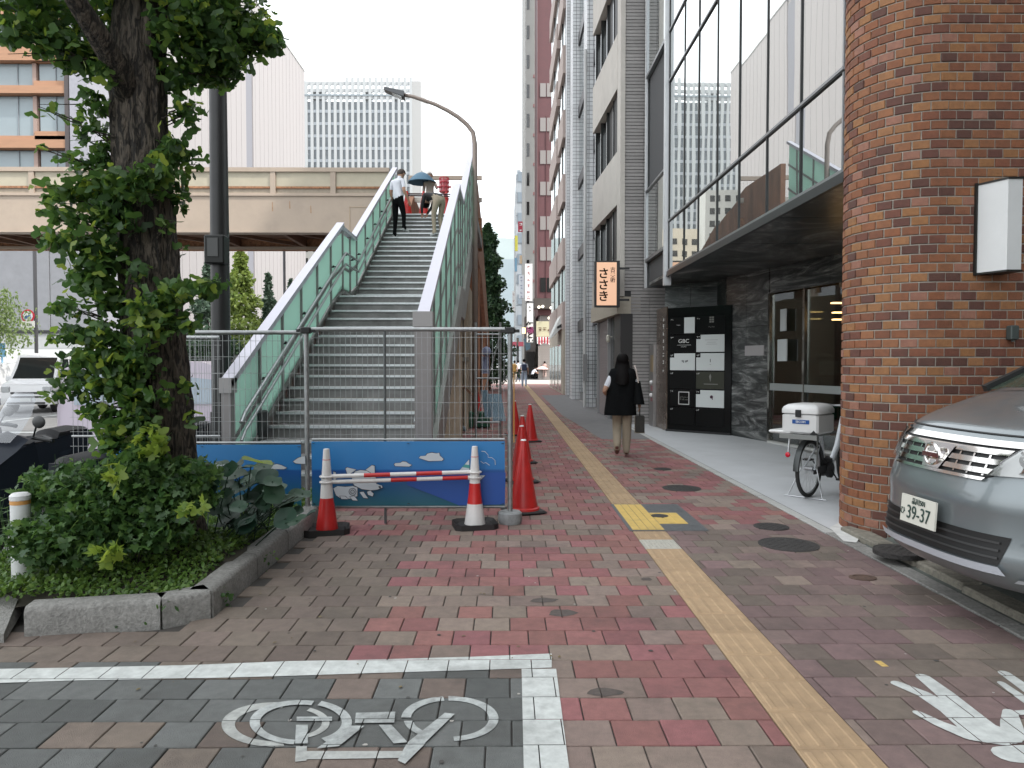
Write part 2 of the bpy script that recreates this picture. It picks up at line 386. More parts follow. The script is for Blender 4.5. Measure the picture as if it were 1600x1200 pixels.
def paver(mb, u, v, a, b, z=0.0, tilt=(0, 0), g=.0032, c=.004, d=.05):
    u += g; v -= g; a += g; b -= g; cx = (u + v) / 2; cy = (a + b) / 2
    def zz(x, y, k): return z + k + tilt[0] * (x - cx) + tilt[1] * (y - cy)
    n = len(mb.v)
    for (k, q) in ((-d, 0), (-c * .8, 0), (0, c)):
        for (x, y) in ((u + q, a + q), (v - q, a + q), (v - q, b - q), (u + q, b - q)): mb.v.append((x, y, zz(x, y, k)))
    for k in range(2):
        for i in range(4):
            j = (i + 1) % 4; mb.face((n + k * 4 + i, n + k * 4 + j, n + k * 4 + 4 + j, n + k * 4 + 4 + i))
    mb.face([n + 8 + i for i in range(4)])
def visible(u, v, a, b):
    cx, cy = (u + v) / 2, (a + b) / 2
    return abs(cx - .01 * cy) < cy * .73 and cy > 2.6
cand = sorted([r for r in RECTS if visible(*r[:4]) and r[1] - r[0] > .08], key=lambda r: math.hypot((r[0] + r[1]) / 2, (r[2] + r[3]) / 2))
near = set(id(r) for r in cand[:300])
full = {}
rest = {}
for r in RECTS:
    u, v, a, b, mm = r
    t = (pr.uniform(-.008, .008), pr.uniform(-.008, .008)); z = pr.uniform(-.0012, .0008)
    if id(r) in near:
        if abs(v - u - PIT) < 1e-5:
            if mm.name not in full:
                q = MB(); paver(q, -PIT / 2, PIT / 2, -PIT / 2, PIT / 2); full[mm.name] = q.mesh('paver', mm)
            inst('paver', full[mm.name], base, ((u + v) / 2, (a + b) / 2, z), (t[1], -t[0], 0))
        else:
            q = MB(); cx, cy = (u + v) / 2, (a + b) / 2; paver(q, u - cx, v - cx, a - cy, b - cy)
            inst('paver', q.mesh('paver', mm), base, (cx, cy, z), (t[1], -t[0], 0))
    else: paver(rest.setdefault(mm.name, MB()), u, v, a, b, z, t)
allm = MB(); ms = []
for k, (nm, q) in enumerate(rest.items()):
    n0 = len(allm.v); allm.v += q.v; allm.f += [tuple(i + n0 for i in f) for f in q.f]; allm.m += [k] * len(q.f); ms.append(MATS[nm])
part('farther_pavers', allm, ms, base, kind='stuff')

# tactile strip: each yellow tile with its raised bars, 0.3 m tiles
def tact(x0, x1, y0, y1, style):
    q = MB(); cx, cy = (x0 + x1) / 2, (y0 + y1) / 2
    paver(q, x0 - cx, x1 - cx, y0 - cy, y1 - cy, .001, g=.0015)
    if style == 'bars':
        for k in range(4):
            c = -.1125 + .075 * k
            q.hexa([(c - .016, -.135, .0), (c + .016, -.135, .0), (c + .016, .135, .0), (c - .016, .135, .0), (c - .01, -.13, .0055), (c + .01, -.13, .0055), (c + .01, .13, .0055), (c - .01, .13, .0055)])
    return q
tb = tact(1.1445, 1.4455, 0, .312, 'bars').mesh('tactile_tile', yellow)
y = 2.218; k = 0; strip = []
far = MB()
while y < 51.5:
    if not (6.58 < y + .156 < 7.84):
        if y < 16:
            if 6.0 < y + .156 < 6.2:
                q = tact(1.1445, 1.4455, 0, .312, 'plain')
                for a in range(7):
                    for b in range(10): q.box(-.14 + .03 * b, -.128 + .03 * b, -.13 + .04 * a, -.105 + .04 * a, 0, .004)
                inst('tactile_tile', q.mesh('grille_tile', mat('pale_grille', (.42, .4, .35), .8, var=.2, vscale=30)), base, (1.295, y + .156, 0))['label'] = 'pale grey grille tile in the yellow strip'
            else: inst('tactile_tile', tb, base, (1.295, y + .156, 0))
        else: paver(far, 1.1445, 1.4455, y, y + .312, .001)
    y += .312; k += 1
part('farther_tactile_tiles', far, yellow, base, kind='stuff')

# painted markings, cut to each paver so that the joints stay open
def clip(poly, x0, x1, y0, y1):
    for ax, lim, sg in ((0, x0, 1), (0, x1, -1), (1, y0, 1), (1, y1, -1)):
        out = []
        for i in range(len(poly)):
            p = poly[i]; q = poly[(i + 1) % len(poly)]; dp = (p[ax] - lim) * sg; dq = (q[ax] - lim) * sg
            if dp >= 0: out.append(p)
            if (dp >= 0) != (dq >= 0):
                t = dp / (dp - dq); out.append((p[0] + (q[0] - p[0]) * t, p[1] + (q[1] - p[1]) * t))
        poly = out
        if len(poly) < 3: return None
    return poly
def marking(name, polys, m, z=.0032):
    mb = MB()
    for ip, pl in enumerate(polys):
        xs = [p[0] for p in pl]; ys = [p[1] for p in pl]
        ar = sum(pl[i][0] * pl[(i + 1) % len(pl)][1] - pl[(i + 1) % len(pl)][0] * pl[i][1] for i in range(len(pl)))
        if ar < 0: pl = pl[::-1]
        for (u, v, a, b, _) in RECTS:
            if v < min(xs) or u > max(xs) or b < min(ys) or a > max(ys): continue
            c = clip(pl, u + .0024, v - .0024, a + .0024, b - .0024)
            if c: mb.poly([(p[0], p[1], z + ip * .00004) for p in c])
    return struct(name, mb, m)
def strokes(pts, w):       # poly line in ground coordinates -> quads
    out = []
    for i in range(len(pts) - 1):
        a = Vector(pts[i][:2]); b = Vector(pts[i + 1][:2]); d = (b - a).normalized(); nn = Vector((-d.y, d.x)) * w / 2; e = d * w * .05
        out.append([tuple(a - nn - e), tuple(b - nn + e), tuple(b + nn + e), tuple(a + nn - e)])
    return out
g2 = lambda x, y: tuple(G(x, y)[:2])
polys = []
top = [(-60, 1047, 1070), (120, 1044, 1064), (300, 1040, 1061), (450, 1034, 1057), (600, 1031, 1052), (740, 1027, 1048), (862, 1022, 1044)]
for (xa, a0, a1), (xb, b0, b1) in zip(top[:-1], top[1:]): polys.append([g2(xa, a0), g2(xb, b0), g2(xb, b1), g2(xa, a1)])
polys.append([g2(815, 1046), g2(869, 1046), g2(893, 1230), g2(819, 1230)])
marking('parking_line', polys, paint)
def ring(cx, cy, rx, ry, w, a0, a1, n=26):    # traced from the photograph as a ring lying on the ground
    o = []
    for i in range(n):
        t0 = R(a0 + (a1 - a0) * i / n); t1 = R(a0 + (a1 - a0) * (i + 1) / n); k = 1 - w
        o.append([g2(cx + rx * math.cos(t0), cy - ry * math.sin(t0)), g2(cx + rx * math.cos(t1), cy - ry * math.sin(t1)), g2(cx + rx * k * math.cos(t1), cy - ry * k * math.sin(t1)), g2(cx + rx * k * math.cos(t0), cy - ry * k * math.sin(t0))])
    return o
new = ring(703, 1124, 76, 35, .2, -85, 92) + ring(703, 1124, 76, 35, .2, 98, 178) + ring(703, 1126, 72, 32, .2, 184, 228)
new += ring(470, 1131, 80, 35, .2, 75, 262) + ring(470, 1131, 80, 36, .2, -60, 66)
q4 = lambda *p: [g2(330 + x / 2.807, 1040 + y / 2.807) for x, y in p]
new += [q4((375, 232), (530, 232), (530, 250), (375, 250)), q4((372, 268), (424, 268), (424, 350), (368, 350)), q4((635, 215), (808, 210), (803, 258), (630, 260)),
        q4((610, 272), (672, 272), (560, 362), (462, 372)), q4((735, 268), (790, 268), (862, 345), (800, 350)), q4((1025, 215), (1068, 220), (935, 350), (862, 345)),
        q4((860, 345), (940, 350), (850, 440), (818, 425))]
marking('bicycle_symbol', new, mat('worn_white_paint', (.36, .38, .37), .85, var=.3, vscale=26, dirt=.8))
old = ring(430, 1133, 84, 35, .25, 80, 280) + [q4((372, 378), (850, 378), (845, 408), (368, 415)), q4((372, 355), (420, 355), (418, 420), (368, 425))] + ring(455, 1130, 60, 26, .2, -70, 60)
marking('faded_bicycle_symbol', old, paint_old, .0022)
# white hand print on the pavers
h4 = lambda *p: [g2(1340 + x / 5.4545, 980 + y / 5.4545) for x, y in p]
def blob(pts, w):      # stroke with round ends, px in the enlarged crop
    o = []
    for (xa, ya, wa), (xb, yb, wb) in zip(pts[:-1], pts[1:]):
        a = Vector(h4((xa, ya))[0]); b = Vector(h4((xb, yb))[0]); d = (b - a).normalized(); nn = Vector((-d.y, d.x))
        o.append([tuple(a - nn * wa), tuple(b - nn * wb), tuple(b + nn * wb), tuple(a + nn * wa)])
    for (xa, ya, wa) in pts:
        a = Vector(h4((xa, ya))[0]); o.append([(a.x + wa * math.cos(k * math.pi / 6), a.y + wa * math.sin(k * math.pi / 6)) for k in range(12)])
    return o
hand = blob([(560, 430, .035), (740, 570, .045), (1000, 800, .06), (1130, 900, .06)], 0) + blob([(335, 485, .028), (560, 575, .036), (800, 720, .05), (1000, 880, .06)], 0) \
    + blob([(510, 735, .02), (700, 830, .03), (950, 930, .04), (1200, 960, .05)], 0) + blob([(1100, 880, .07), (1250, 930, .065)], 0) + blob([(1300, 730, .028), (1310, 830, .04), (1330, 930, .045)], 0) + blob([(1330, 740, .02), (1480, 730, .02)], 0)
marking('hand_print', hand, paint, .0034)
hand2 = blob([(1250, 395, .028), (1400, 500, .032), (1600, 640, .04)], 0) + blob([(1225, 480, .018), (1350, 570, .024), (1550, 700, .035)], 0) + blob([(1290, 1090, .06), (1500, 1090, .07), (1600, 1110, .05)], 0)
marking('second_hand_print', hand2, paint, .003)
mb = MB(); c = [G(1365, 1033), G(1376, 1033), G(1389, 1042), G(1378, 1042)]; mb.poly([(p.x, p.y, .0022) for p in c][::-1]); struct('yellow_survey_mark', mb, mat('survey_yellow', (.55, .38, .12), .8, var=.3, vscale=50))

sp_ = []; gr_ = random.Random(77)
def smudge(px, py, rx, ry):
    return [g2(px + rx * math.cos(k * .5236) * gr_.uniform(.7, 1.1), py + ry * math.sin(k * .5236) * gr_.uniform(.7, 1.1)) for k in range(12)]
for (px, py, rx, ry) in ((878, 958, 26, 6), (850, 938, 26, 4), (945, 1082, 30, 7), (1010, 905, 10, 3)): sp_.append(smudge(px, py, rx, ry))
marking('pavement_stains', sp_, mat('stain_dark', (.085, .07, .062), .9, var=.3, vscale=30), .0020)
sp_ = []
for k in range(120):
    y_ = 2.7 + 6 * gr_.random() ** 1.3; x_ = gr_.uniform(-1.6, 2.8) * min(1, y_ / 4 + .2); r_ = gr_.uniform(.006, .014)
    if 1.13 < x_ < 1.47: continue
    sp_.append([(x_ + r_ * math.cos(t * 1.047) * gr_.uniform(.7, 1.2), y_ + r_ * math.sin(t * 1.047)) for t in range(6)])
marking('gum_spots', sp_[::2], mat('gum_dark', (.06, .055, .05), .8), .0021)
marking('pale_specks', [[(p[0], p[1]) for p in s_] for s_ in sp_[1::4]], mat('gum_pale', (.38, .36, .33), .8), .0021)
# ------------------------------------------------------------------ covers let into the pavement
def cover(px, py, rx, label, z=0.0):
    c = G(px, py, z); r = rx * c.y / FPX
    t = thing('manhole_cover', label, 'manhole cover', (c.x, c.y, z))
    q = MB(); q.lathe([(r, -.03), (r, .0045), (r * .94, .006), (r * .93, .0035), (r * .9, .0035)], n=32); part('frame_ring', q, iron, t, world=False)
    q = MB(); q.lathe([(r * .9, -.02), (r * .9, .005), (r * .89, .006)], n=32)
    s = max(.03, r * .16); k = int(r / s)
    for a in range(-k, k + 1):
        for b in range(-k, k + 1):
            if math.hypot(a * s, b * s) < r * .8 and (a + b) % 2 == 0: q.box(a * s - s * .36, a * s + s * .36, b * s - s * .36, b * s + s * .36, .005, .0085)
    part('lid', q, iron, t, world=False)
cover(1232, 851, 46, 'largest round iron manhole cover, near the brick column')
cover(1205, 823, 27, 'small round iron cover just beyond the largest manhole')
cover(1065, 763, 30, 'round iron manhole cover beside the white forecourt edge beyond the framed yellow hatch')
cover(1035, 733, 14, 'smallest and farthest round iron cover on the red paving')
c = G(1348, 903); t = thing('valve_cover', 'small rusty oval valve cover nearest the parked car', 'valve cover', (c.x, c.y, 0))
q = MB(); q.lathe([(.095, -.02), (.095, .006), (.07, .008), (.068, .004), (.0, .004)], n=24, sy=.75); part('lid', q, mat('rusty_iron', (.09, .055, .04), .85, var=.4, vscale=30), t, world=False)
# framed tactile hatch
a = G(957, 789); b = G(1055, 789); c_ = G(1107, 832); d_ = G(997, 832)
hy0, hy1 = 6.588, 7.832
t = thing('inspection_hatch', 'square inspection hatch with steel frame and yellow tactile infill in the strip', 'inspection hatch', (1.5, (hy0 + hy1) / 2, 0))
frm = mat('hatch_steel', (.13, .135, .14), .6, metal=.5, var=.3, vscale=25)
hx0, hx1 = 1.12, 1.84
q = MB(); q.box(hx0, hx1, hy0, hy1, -.02, .0045); part('hatch_frame', q, frm, t)
q = MB()
for k in range(4): q.box(1.152 + k * .0735, 1.22 + k * .0735, hy0 + .03, hy1 - .03, .004, .0075)
q.box(1.448, 1.72, hy0 + .28, hy0 + .28 + .5, .004, .0065)
for k in range(3): q.box(1.46 + k * .085, 1.52 + k * .085, hy0 + .3, hy0 + .76, .0063, .0095)
part('tactile_infill', q, mat('hatch_yellow', (.58, .40, .11), .7, var=.12, vscale=12, dirt=.3), t)
q = MB()
for k in range(16):
    for z in (0, 1): q.box(1.47 + k * .022, 1.478 + k * .022, (hy0 + .03 if z == 0 else hy0 + .83), (hy0 + .25 if z == 0 else hy1 - .03), .0045, .0065)
part('hatch_ribs', q, frm, t)
q = MB(); q.lathe([(.085, 0), (.085, .011), (.06, .0125), (.0, .0125)], (1.52, (hy0 + hy1) / 2, 0), 24); part('centre_plug', q, iron, t)

# ------------------------------------------------------------------ planter
pt = thing('planter_kerb', 'grey granite planter kerb around the roadside tree', 'planter kerb', (-1.9, 4.3, 0))
def kseg(a, b, wdt=.16, h=.165, gap=.004):
    a = Vector(a); b = Vector(b); d = (b - a).normalized(); nn = Vector((-d.y, d.x)); a = a + d * gap; b = b - d * gap
    q = MB(); prof = [(0, -.05), (0, h - .03), (.012, h - .008), (.03, h), (wdt - .02, h), (wdt, h - .015), (wdt, -.05)]
    rows = [[(p.x + nn.x * u, p.y + nn.y * u, z) for u, z in prof] for p in (a, b)]
    q.grid(rows); q.poly([rows[0][i] for i in range(7)]); q.poly([rows[1][i] for i in reversed(range(7))])
    part('kerb_stone', q, granite, pt, smooth=50)
kp = [(-3.52, 4.22), (-2.67, 4.07), (-1.95, 4.19)]
kseg((-2.69, 4.06), (-1.99, 4.195)); kseg((-1.985, 4.2), (-1.77, 4.37)); kseg((-1.765, 4.38), (-1.775, 5.2)); kseg((-1.775, 5.205), (-1.78, 5.95)); kseg((-1.78, 5.955), (-1.78, 7.0)); kseg((-1.78, 7.01), (-1.78, 8.3))
kseg((-1.78, 8.3), (-3.5, 8.3))
# lump of soil
mb = MB(); rows = []
for j in range(16):
    y = 4.2 + j * 4.1 / 15; row = []
    for i in range(14):
        x = -3.5 + i * 1.62 / 13; yy = max(y, 4.24 - .1 * max(0, -2.6 - x) + .05)
        h = .11 + .14 * math.exp(-((x + 2.5) ** 2 + (yy - 5.3) ** 2) / .35) + .02 * math.sin(7 * x + 3 * yy)
        row.append((x, yy, h))
    rows.append(row)
mb.grid(rows); struct('planter_soil', mb, soil, smooth='all')
# tilted broken flagstone at the end of the planter kerb
q = MB(); p = [G(-70, 1000), G(6, 1005), G(34, 966), G(-50, 950)]
q.hexa([(p[0].x, p[0].y, .0), (p[1].x, p[1].y, .0), (p[2].x, p[2].y, .03), (p[3].x, p[3].y, .03), (p[0].x, p[0].y, .09), (p[1].x, p[1].y, .05), (p[2].x - .02, p[2].y, .115), (p[3].x, p[3].y + .06, .16)])
single('flagstone', 'loose tilted grey flagstone lying against the end of the planter kerb', 'flagstone', q, granite, (p[1].x, p[1].y, 0))

# ------------------------------------------------------------------ right-hand forecourt and driveway edge
mb = MB(); mb.poly([(2.96, 6.55, .006), (3.3, 6.55, .006), (9, 6.9, .006), (9, 19.7, .006), (2.96, 19.7, .006)]); struct('forecourt', mb, mat('forecourt_concrete', (.46, .47, .48), .75, var=.06, vscale=1.5, dirt=.12, bump=.1))
mb = MB(); y = 6.5
while y < 19.4: mb.cbox(2.86, 2.955, y, y + .59, -.05, .007, .004); y += .6
struct('forecourt_kerb', mb, mat('pale_kerb', (.40, .40, .38), .8, var=.15, vscale=20, dirt=.3))
mb = MB(); mb.poly([(2.9, 19.5, .0), (3.2, 19.5, .0), (3.2, 52, .0), (2.9, 52, .0)]); struct('building_edge_paving', mb, mat('edge_paving', (.22, .21, .20), .85, var=.15, vscale=5))
# driveway pad that ramps up under the car
mb = MB(); mb.grid([[(2.86, y, .0 + .0 * y), (3.02, y, .002), (3.5, y, .15), (9.5, y, .2)] for y in (-4, 0, 3, 6.09)]); struct('driveway', mb, mat('driveway_concrete', (.075, .085, .075), .85, var=.4, vscale=6, dirt=.5, bump=.3))
mb = MB(); yy = 1.2
while yy < 6.3:
    mb.cbox(2.862, 3.0, yy, yy + .592, -.05, .006, .006); yy += .6
struct('gutter_stones', mb, granite)
q = MB(); kk = random.Random(5); yy = 1.0
while yy < 6.4:
    L_ = kk.uniform(.5, .75); q.cbox(3.03 + kk.uniform(-.008, .008), 3.2, yy, yy + L_ - .012, -.02, .055 + kk.uniform(-.006, .006), .012); yy += L_
struct('driveway_kerb', q, mat('mossy_kerb', (.20, .185, .15), .9, var=.4, vscale=18, dirt=.6, bump=.6))
cover(1405, 860, 38, 'round iron cover half under the front of the silver car, against the brick column', .085)
q = MB(); pp = [G(1296, 826), G(1318, 848), G(1338, 850), G(1346, 838), G(1330, 824), G(1318, 815)]; q.poly([(p.x, p.y, .0125) for p in pp]); struct('cement_patch', q, mat('pale_cement', (.55, .55, .53), .85, var=.15, vscale=14))
# ================================================================== BRICK BUILDING (right foreground)
bb = thing('brick_building', 'red brick building with a rounded corner column beside the driveway', 'building', (3.66, 6.65, 0))
BC, BR, BH = (3.66, 6.65), .55, .0786
mort = mat('brick_mortar', (.38, .35, .30), .9, var=.2, vscale=20, bump=.3, bscale=140)
bcols = [(0.1884, 0.0711, 0.0361), (0.2431, 0.0991, 0.0445), (0.1215, 0.0482, 0.0339), (0.2917, 0.1334, 0.0508), (0.2066, 0.0762, 0.0402), (0.2917, 0.1356, 0.09), (0.2431, 0.0914, 0.0402), (0.158, 0.0584, 0.0361), (0.3038, 0.1412, 0.0582), (0.2734, 0.1143, 0.0508), (0.1033, 0.0445, 0.0318), (0.2187, 0.0863, 0.0423)]
brickm = mat('fired_brick', bcols[0], .72, cols=bcols, isl=-1, var=.2, vscale=22, bump=.5, bscale=130, dirt=.2)
mb = MB(); q = []
for k in range(29):
    t = R(270 - k * 5.5); q.append((BC[0] + (BR - .006) * math.cos(t), BC[1] + (BR - .006) * math.sin(t)))
mb.prism([(9.5, 6.106)] + [(9.5, 7.0)] + [(3.5, 7.0)] + q[::-1], -.05, 12)
part('wall', mb, mort, bb, smooth=30)
q = MB(); q.box(3.7, 9.5, 6.2, 6.9, 12, 24); part('upper_wall', q, mat('upper_brick_tone', (.16, .06, .04), .8), bb)
def brick(w_, h_=BH - .012, d=.02):
    q = MB(); w2, h2, c = w_ / 2, h_ / 2, .0035
    n = 0; q.v = [(-w2, d, -h2), (w2, d, -h2), (w2, d, h2), (-w2, d, h2), (-w2, -.0, -h2), (w2, 0, -h2), (w2, 0, h2), (-w2, 0, h2),
                  (-w2 + c, -c, -h2 + c), (w2 - c, -c, -h2 + c), (w2 - c, -c, h2 - c), (-w2 + c, -c, h2 - c)]
    for i in range(4):
        j = (i + 1) % 4; q.face((i, j, 4 + j, 4 + i)); q.face((4 + i, 4 + j, 8 + j, 8 + i))
    q.face((8, 9, 10, 11)); return q
bk_c = brick(.137 - .012).mesh('brick', brickm); bk_f = brick(.131 - .010).mesh('brick', brickm)
bl = []; br_ = random.Random(11)
for r in range(100):
    z = (r + .5) * BH; o = .5 * (r % 2); dth = .137 / BR
    k = 0
    while True:
        th = math.pi * 1.5 - (k + .5 - o) * dth
        if th < R(118): break
        if th <= math.pi * 1.5:
            bl.append(((BC[0] + (BR + .001) * math.cos(th), BC[1] + (BR + .001) * math.sin(th), z), th - math.pi * 1.5, bk_c))
        k += 1
    x = BC[0] + (.0685 if o else .0)
    if o: pass
    for i in range(24):
        xx = x + .0655 + i * .131
        if xx > 7: break
        bl.append(((xx, 6.099, z), 0, bk_f))
def vis(b): return b[0][0] / b[0][1] < .74 and b[1] > -1.95
bl2 = sorted([b for b in bl if vis(b)], key=lambda b: b[0][0] ** 2 + b[0][1] ** 2 + (b[0][2] - CH) ** 2 * .6 + (0 if b[1] > -1.2 else 8))
nearb = set(id(b) for b in bl2[:298]); rest_b = MB()
for b in bl:
    dp = br_.uniform(-.0015, .0015); tw = br_.uniform(-.006, .006)
    if id(b) in nearb:
        inst('brick', b[2], bb, (b[0][0], b[0][1] + dp, b[0][2]), (br_.uniform(-.01, .01), tw, b[1]))
    else:
        n0 = len(rest_b.v); ca, sa = math.cos(b[1]), math.sin(b[1])
        for v in b[2].vertices: rest_b.v.append((b[0][0] + v.co.x * ca - v.co.y * sa, b[0][1] + dp + v.co.x * sa + v.co.y * ca, b[0][2] + v.co.z))
        for pl in b[2].polygons: rest_b.face([n0 + i for i in pl.vertices])
part('farther_bricks', rest_b, brickm, bb, kind='stuff')
# wall lamp
lm = thing('wall_lamp', 'tall white box lamp with a black frame fixed to the brick wall', 'wall lamp', (3.98, 6.08, 2.25))
q = MB(); q.hexa([(3.9, 6.085, 2.27), (4.0, 5.85, 2.27), (4.115, 5.85, 2.27), (4.115, 6.085, 2.27), (3.9, 6.085, 2.99), (4.0, 5.85, 2.99), (4.115, 5.85, 2.99), (4.115, 6.085, 2.99)])
part('lamp_shade', q, mat('opal_glass', (.62, .63, .62), .35, var=.05, vscale=3), lm)
q = MB(); q.hexa([(3.892, 6.09, 2.255), (3.995, 5.842, 2.255), (4.123, 5.842, 2.255), (4.123, 6.09, 2.255), (3.892, 6.09, 2.27), (3.995, 5.842, 2.27), (4.123, 5.842, 2.27), (4.123, 6.09, 2.27)])
q.hexa([(3.892, 6.09, 2.99), (3.995, 5.842, 2.99), (4.123, 5.842, 2.99), (4.123, 6.09, 2.99), (3.892, 6.09, 3.005), (3.995, 5.842, 3.005), (4.123, 5.842, 3.005), (4.123, 6.09, 3.005)])
q.box(3.885, 3.9, 6.07, 6.095, 2.25, 3.01); part('lamp_frame', q, mat('dark_bronze', (.02, .02, .018), .5, metal=.3), lm)
jb = P(1579, 520, 6.08); q = MB(); q.cbox(jb.x - .035, jb.x + .035, 6.02, 6.09, jb.z - .06, jb.z + .06, .008); q.tube([(jb.x, 6.05, jb.z - .05), (jb.x, 6.05, jb.z - .075)], .012)
single('junction_box', 'small grey green outlet box on the brick wall above the car', 'outlet box', q, mat('greygreen_metal', (.07, .085, .08), .6, metal=.3), (jb.x, 6.05, jb.z))

# ================================================================== GLASS OFFICE BUILDING
gb = thing('glass_office_building', 'office building with a mirrored glass front above a black marble entrance', 'building', (3.3, 7.1, 0))
alu = mat('aluminium_mullion', (.30, .31, .32), .35, metal=.8); dk = mat('dark_gasket', (.015, .016, .016), .5)
lightgrey = mat('pale_metal_panel', (.55, .56, .57), .45, metal=.2, var=.05)
gmir = glassmat('mirror_glass', (.86, .885, .875), (.13, .14, .14), .78, .008, .012)
marble = mat('black_marble', (.02, .022, .021), .3, spec=.4)
n = marble.node_tree; b = n.nodes['Principled BSDF']; ge = n.nodes.new('ShaderNodeNewGeometry'); mp = n.nodes.new('ShaderNodeMapping')
mp.inputs['Rotation'].default_value = (R(30), R(-35), R(20)); mp.inputs['Scale'].default_value = (.8, .8, 4.2); n.links.new(ge.outputs['Position'], mp.inputs[0])
nz = n.nodes.new('ShaderNodeTexNoise'); nz.inputs['Scale'].default_value = 1.0; nz.inputs['Detail'].default_value = 9; nz.inputs['Roughness'].default_value = .72; nz.inputs['Distortion'].default_value = 2.2; n.links.new(mp.outputs[0], nz.inputs[0])
cr = n.nodes.new('ShaderNodeValToRGB'); e = cr.color_ramp.elements; e[0].position = .40; e[0].color = (.02, .023, .023, 1); e[1].position = .72; e[1].color = (.5, .51, .49, 1); x = e.new(.50); x.color = (.06, .064, .063, 1); x = e.new(.60); x.color = (.18, .185, .18, 1)
n.links.new(nz.outputs[0], cr.inputs[0]); n.links.new(cr.outputs[0], b.inputs['Base Color'])
ys = [7.22] + [PX(x_, 566, 3.3).y for x_ in (1247, 1195, 1152, 1118, 1089, 1067)] + [14.93]
zs = [3.40, 4.40, 7.2, 8.2, 11.0, 12.0, 14.8, 15.8, 18.6]
pr2 = random.Random(21)
for i in range(7):
    for j in range(8):
        y0, y1, z0, z1 = ys[i] + .02, ys[i + 1] - .02, zs[j] + .02, zs[j + 1] - .02
        q = MB(); a_, b_ = pr2.uniform(-.0022, .0022), pr2.uniform(-.0022, .0022)
        q.hexa([(3.305 + a_, y0, z0), (3.33, y0, z0), (3.33, y1, z0), (3.305 - a_, y1, z0), (3.305 + a_ + b_, y0, z1), (3.33, y0, z1), (3.33, y1, z1), (3.305 - a_ + b_, y1, z1)])
        part('window_pane', q, gmir, gb)
for y in ys:
    q = MB(); q.box(3.29, 3.345, y - .013, y + .013, 3.4, 18.62); part('mullion', q, dk if y not in (ys[0],) else alu, gb)
for z in zs:
    q = MB(); q.box(3.278, 3.3, 7.2, 14.94, z - .016, z + .016); part('transom', q, alu, gb)
    q = MB(); q.box(3.285, 3.3, 7.2, 14.94, z - .034, z - .02); part('transom_dark_strip', q, dk, gb)  # solid dark strip below each transom
q = MB(); q.box(3.26, 3.305, 7.1, 14.95, 3.31, 3.375); q.box(3.25, 3.3, 7.1, 14.95, 3.27, 3.309); part('soffit_edge', q, mat('dark_metal_edge', (.05, .052, .053), .35, metal=.7), gb)
q = MB()
for k in range(9):
    q.box(3.262, 3.27, 7.11 + k * .9, 7.11 + k * .9 + .88, 3.31, 3.368)
part('edge_plate', q, alu, gb)
for (y0, y1, z1) in ((7.02, 7.2, 3.25), ):
    for k in range(6):
        q = MB(); q.box(3.3, 3.42, y0, y1, 3.25 + k * 2.2, 3.25 + (k + 1) * 2.2 - .015); part('end_panel', q, lightgrey, gb)
q = MB(); q.box(3.22, 3.36, 14.96, 15.1, 3.1, 18.7); part('vertical_fin', q, lightgrey, gb)
q = MB(); q.box(3.35, 9.4, 7.05, 17.2, 3.38, 18.6); part('body', q, mat('dark_core', (.06, .06, .062), .8), gb)
for k in range(5):       # marble soffit slabs
    q = MB(); q.box(3.31, 6.9, 7.1 + k * 1.98, 7.1 + k * 1.98 + 1.965, 3.312, 3.372); part('soffit_slab', q, marble, gb)
# balcony glass in the recess
for (z0, z1) in ((3.9, 5.5), (8.16, 11.0)):
    for (y0, y1) in ((15.2, 16.2), (16.24, 17.25)):
        q = MB(); q.box(3.3, 3.33, y0, y1, z0 + .05, z1); part('balcony_pane', q, gmir, gb)
    q = MB(); q.box(3.26, 3.34, 15.12, 17.28, z0 - .03, z0 + .04); q.box(3.26, 3.34, 15.12, 17.28, z1, z1 + .04); q.box(3.27, 3.34, 17.25, 17.28, z0, z1); part('balcony_frame', q, alu, gb)
    q = MB(); q.box(3.34, 3.4, 15.1, 17.28, z0 - .02, z0 + .1); part('balcony_slab', q, dk, gb)
gm2 = mat('grey_recess_panel', (.085, .09, .092), .6, var=.06, vscale=2)
q = MB(); q.box(3.3, 6.2, 17.3, 17.4, 3.3, 18.6); part('recess_wall', q, gm2, gb)
q = MB(); q.box(3.27, 3.31, 17.26, 17.42, 3.28, 18.6); part('recess_trim', q, lightgrey, gb)
# ground floor: marble walls
def slabwall(a, b, z0, z1, nx, nz_, m, parent, name, th=.05, gap=.004):
    a = Vector((*a, 0)); b = Vector((*b, 0)); d = (b - a); nn = Vector((-d.y, d.x, 0)).normalized() * th
    for i in range(nx):
        for j in range(nz_):
            p0 = a + d * (i / nx) + d.normalized() * gap; p1 = a + d * ((i + 1) / nx) - d.normalized() * gap
            q = MB(); za = z0 + (z1 - z0) * j / nz_ + gap; zb = z0 + (z1 - z0) * (j + 1) / nz_ - gap
            q.hexa([(p0.x, p0.y, za), (p1.x, p1.y, za), (p1.x + nn.x, p1.y + nn.y, za), (p0.x + nn.x, p0.y + nn.y, za), (p0.x, p0.y, zb), (p1.x, p1.y, zb), (p1.x + nn.x, p1.y + nn.y, zb), (p0.x + nn.x, p0.y + nn.y, zb)])
            part(name, q, m, parent)
slabwall((3.62, 16.75), (4.66, 16.2), .0, 3.36, 2, 3, marble, gb, 'marble_slab')
slabwall((4.64, 15.45), (5.0, 13.95), .0, 3.36, 2, 3, marble, gb, 'marble_slab')
slabwall((4.66, 16.2), (4.64, 15.46), .0, 3.36, 1, 3, marble, gb, 'marble_slab')
slabwall((5.0, 13.9), (6.6, 7.2), 2.83, 3.31, 4, 1, marble, gb, 'marble_slab')
